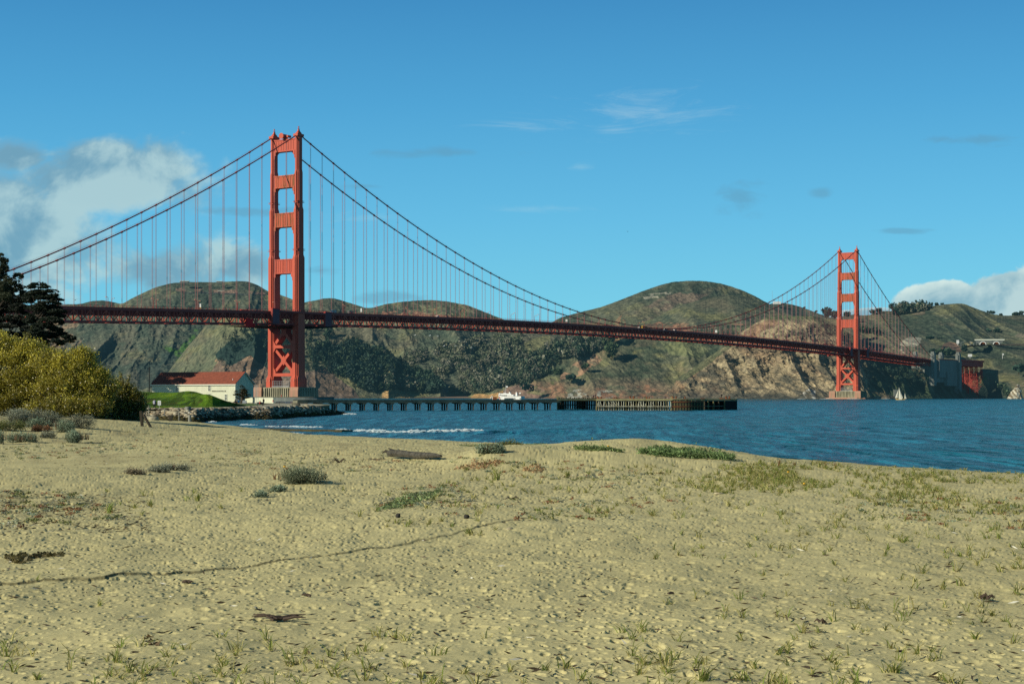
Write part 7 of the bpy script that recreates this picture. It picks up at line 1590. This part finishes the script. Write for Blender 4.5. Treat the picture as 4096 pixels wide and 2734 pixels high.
matp([(2290, 1790), (2350, 1785), (2440, 1796), (2500, 1808), (2400, 1806), (2300, 1798)], 'flat green mat in the middle of the dune crest', (.17, .22, .08), 302, 2200, .22)
matp([(1830, 1785), (1960, 1780), (2080, 1778), (2100, 1788), (1980, 1792), (1850, 1792)], 'dull green mat along the left end of the dune crest', (.17, .19, .08), 303, 1800, .22)
matp([(2100, 1780), (2180, 1778), (2240, 1786), (2200, 1794), (2110, 1790)], 'small green mat on the dune crest left of the flat mat', (.17, .22, .10), 304, 1000, .22)
matp([(1500, 2048), (1560, 2010), (1640, 1980), (1760, 1965), (1780, 1980), (1700, 2000), (1640, 2020), (1560, 2040)], 'straggling green plants spilling down a little sand slope in the foreground', (.17, .22, .09), 305, 900, .12)
matp([(1800, 1880), (1900, 1850), (2000, 1840), (2010, 1860), (1900, 1880)], 'rust red dry plants on the left flank of the dune', (.32, .20, .10), 306, 420, .16)
matp([(2080, 1880), (2150, 1862), (2190, 1880), (2140, 1896)], 'rust red dry plant clump in the middle of the dune', (.30, .19, .09), 307, 260, .16)
matp([(20, 2225), (90, 2218), (130, 2235), (90, 2255), (30, 2245)], 'dark brown seaweed clump on the sand at the left edge', (.12, .10, .04), 308, 200, .08)
matp([(110, 2222), (200, 2212), (260, 2212), (250, 2222), (150, 2230)], 'strip of dark brown seaweed right of the seaweed clump', (.12, .10, .04), 309, 110, .06)
matp([(560, 2565), (600, 2550), (650, 2570), (640, 2590), (590, 2588)], 'small heap of crumpled brown leaves on the sand near the bottom left', (.07, .045, .02), 310, 70, .06)
# distinct tufts
def tuft(px, py, hpx, label, n, seed, cols=None, lean=.45):
    rng = np.random.default_rng(seed); x, y, z = ground_at(px, py); h = hpx * y / F; V, Fq, C = blades([(0, 0, 0)], h, n, cols or [GREEN, (.22, .26, .06), STRAW, (.14, .18, .04)], rng, lean, .006 + .00009 * y); o = np_mesh('grass_tuft', V, Fq, M['leafy'], col=C, loc=(x, y, z)); tag(o, label, 'grass tuft')
for k, a in enumerate(((400, 2425, 100, 'single tall grass shoot on bare sand left of the foreground', 9), (440, 2050, 60, 'leftmost green grass tuft in the row of three on the left sand', 40), (600, 2026, 56, 'middle green grass tuft in the row of three on the left sand', 34), (790, 2000, 66, 'rightmost grass tuft in the row of three, with dead straw at its foot', 34),
                       (145, 2325, 70, 'thin grass shoot standing on the long sand furrow at left', 9), (1985, 1918, 74, 'dense green tuft at the foot of the dune in the middle', 40), (2270, 1905, 62, 'yellow green tussock on the right of the dune', 60), (3580, 2690, 110, 'largest grass tuft near the bottom right corner', 46),
                       (3560, 2450, 120, 'tall two bladed grass shoot on bare sand at right', 6), (3550, 2200, 70, 'star shaped grass tuft on the right sand', 14), (460, 2650, 110, 'tall forked grass shoots near the bottom left', 12), (150, 2720, 90, 'grass tuft at the bottom left corner', 22), (2810, 2730, 100, 'grass tuft at the bottom edge right of the middle', 34),
                       (860, 2690, 70, 'green tuft at the bottom left of the middle', 20), (3900, 2560, 70, 'dark green clump at the right near the bottom', 24), (690, 2600, 60, 'single grass blade left of the driftwood twig', 3))):
    tuft(a[0], a[1], a[2], a[3], a[4], 400 + k)
for k, (px, py) in enumerate(((3300, 1868), (3340, 1870), (3120, 1862), (3180, 1862))):
    tuft(px, py, 34, ('rust red dry stalks at the right end of the grassy crest', 'dark red dry stalk clump nearest the water on the grassy crest', 'rust red stalks on the left of the grassy crest', 'rust red stalks in the middle of the grassy crest')[k], 26, 450 + k, [REDB, (.14, .05, .02), STRAW], .3)
# driftwood
x0, y0, z0 = ground_at(1560, 1828); x1, y1, z1 = ground_at(1765, 1842); rng = np.random.default_rng(5); dl_ = (Vector((x1, y1, z1)) - Vector((x0, y0, z0)))
m = MB(); pts = [Vector((0, 0, .22)) + dl_ * t + Vector((0, 0, .02 * math.sin(t * 9))) for t in np.linspace(0, 1, 9)]; m.tube(pts, [.20, .19, .19, .18, .18, .17, .15, .12, .06], 7); m.tube([pts[0] + Vector((.1, 0, .0)), pts[0] + Vector((-.25, 0, .12)), pts[0] + Vector((-.42, 0, .02))], [.12, .08, .03], 5); m.tube([pts[0] + Vector((.3, 0, .1)), pts[0] + Vector((-.1, 0, .28))], [.08, .03], 5)
o = m.build('driftwood_log', M['driftwood']); o.location = (x0, y0, z0); tag(o, 'long dark split driftwood log lying on the beach in the middle', 'log')
def twigs(px, py, wpx, label, seed, arch=False, name='driftwood_branch', n=7, mat_='stick'):
    rnd = random.Random(seed); x, y, z = ground_at(px, py); s = wpx * y / F; m = MB()
    for i in range(n):
        a = rnd.uniform(-.5, .5); l_ = s * rnd.uniform(.3, .6); d = rnd.choice((-1, 1)); p = Vector((rnd.uniform(-.15, .15) * s, rnd.uniform(-.1, .1), .02)); q_ = p + Vector((d * l_ * .5, a * l_, (rnd.uniform(.10, .34) if arch else rnd.uniform(.02, .10)) * s)); e = q_ + Vector((d * l_ * .5, a * l_ * .4, (-.25 if arch else rnd.uniform(-.06, .02)) * s * .7)); m.tube([p, q_, e], [.028, .02, .007], 5)
    o = m.build(name, M[mat_], fix=False); o.location = (x, y, z); tag(o, label, 'branch')
twigs(1360, 1850, 60, 'dark tangled root sticking up from the sand left of the log', 1, True, 'driftwood_root'); twigs(1510, 1838, 70, 'thin bent stick left of the log', 2, n=3); twigs(1110, 2480, 200, 'forked dark driftwood branch lying in the left foreground', 3, n=8); twigs(3285, 2490, 60, 'arched red brown stem standing in the sand at the lower right', 4, True, 'dried_weed', 3)
twigs(3950, 2395, 70, 'curled brown weed clump on the right sand', 5, True, 'dried_weed', 7); twigs(2668, 2376, 46, 'short dark stick in the middle of the foreground', 6, n=2); twigs(760, 2330, 60, 'pale and dark twigs on the sand under the furrow', 7, n=5); twigs(2050, 1996, 50, 'small arched root on the sand in front of the dune', 8, True, 'driftwood_root', 4); twigs(1240, 2385, 70, 'thin curved twig right of the middle foreground', 9, n=3)
# two gulls' worth of colour: tiny yellow flowers and a few pale shells
for k, (px, py, l_) in enumerate(((3153, 1909, 'yellow flower at the left in the grassy crest'), (3217, 1958, 'yellow flower on bare sand at the right'), (1138, 1876, 'yellow flower on top of the lone grey green shrub'), (2433, 1803, 'yellow flower beside the green mat on the crest'))):
    x, y, z = ground_at(px, py + (0 if k != 2 else 40)); f = empty('flower', (x, y, z)); m = MB(); m.tube([(0, 0, 0), (0, 0, .22 if k != 2 else .5)], .006, 4); m.build('stem', M['stick'], f); m = MB(); m.ell((0, 0, .24 if k != 2 else .52), (.06, .06, .035), 7, 4); m.build('head', M['yellow'], f); tag(f, l_, 'flower')
for k, (px, py, s_, l_) in enumerate(((418, 1798, .20, 'pale rounded stone on the sand below the sage clumps at left'), (1456, 1958, .07, 'white shell on the sand left of the dune'), (2038, 2118, .09, 'flat pale shell in the middle of the sand'), (2875, 1977, .14, 'pale broken stone left of the grassy patch'), (2790, 2530, .06, 'thin bleached stick at the lower middle'), (3405, 2170, .06, 'small pale shell on the right sand'), (1590, 2068, .09, 'small dark stone below the straggling plants'), (1866, 2068, .09, 'dark upright stone in front of the dune'))):
    x, y, z = ground_at(px, py); vs, fs = rock((0, 0, 0), s_, random.Random(k + 3), .4 if k < 6 else 1.0); c_ = (.55, .5, .36) if k < 6 else (.05, .05, .05); o = np_mesh('shell' if 'shell' in l_ else 'stone', vs, fs, M['stone'], col=np.tile(np.array(c_), (len(vs), 1)), loc=(x, y, z + s_ * .3)); tag(o, l_, 'shell' if 'shell' in l_ else 'stone')
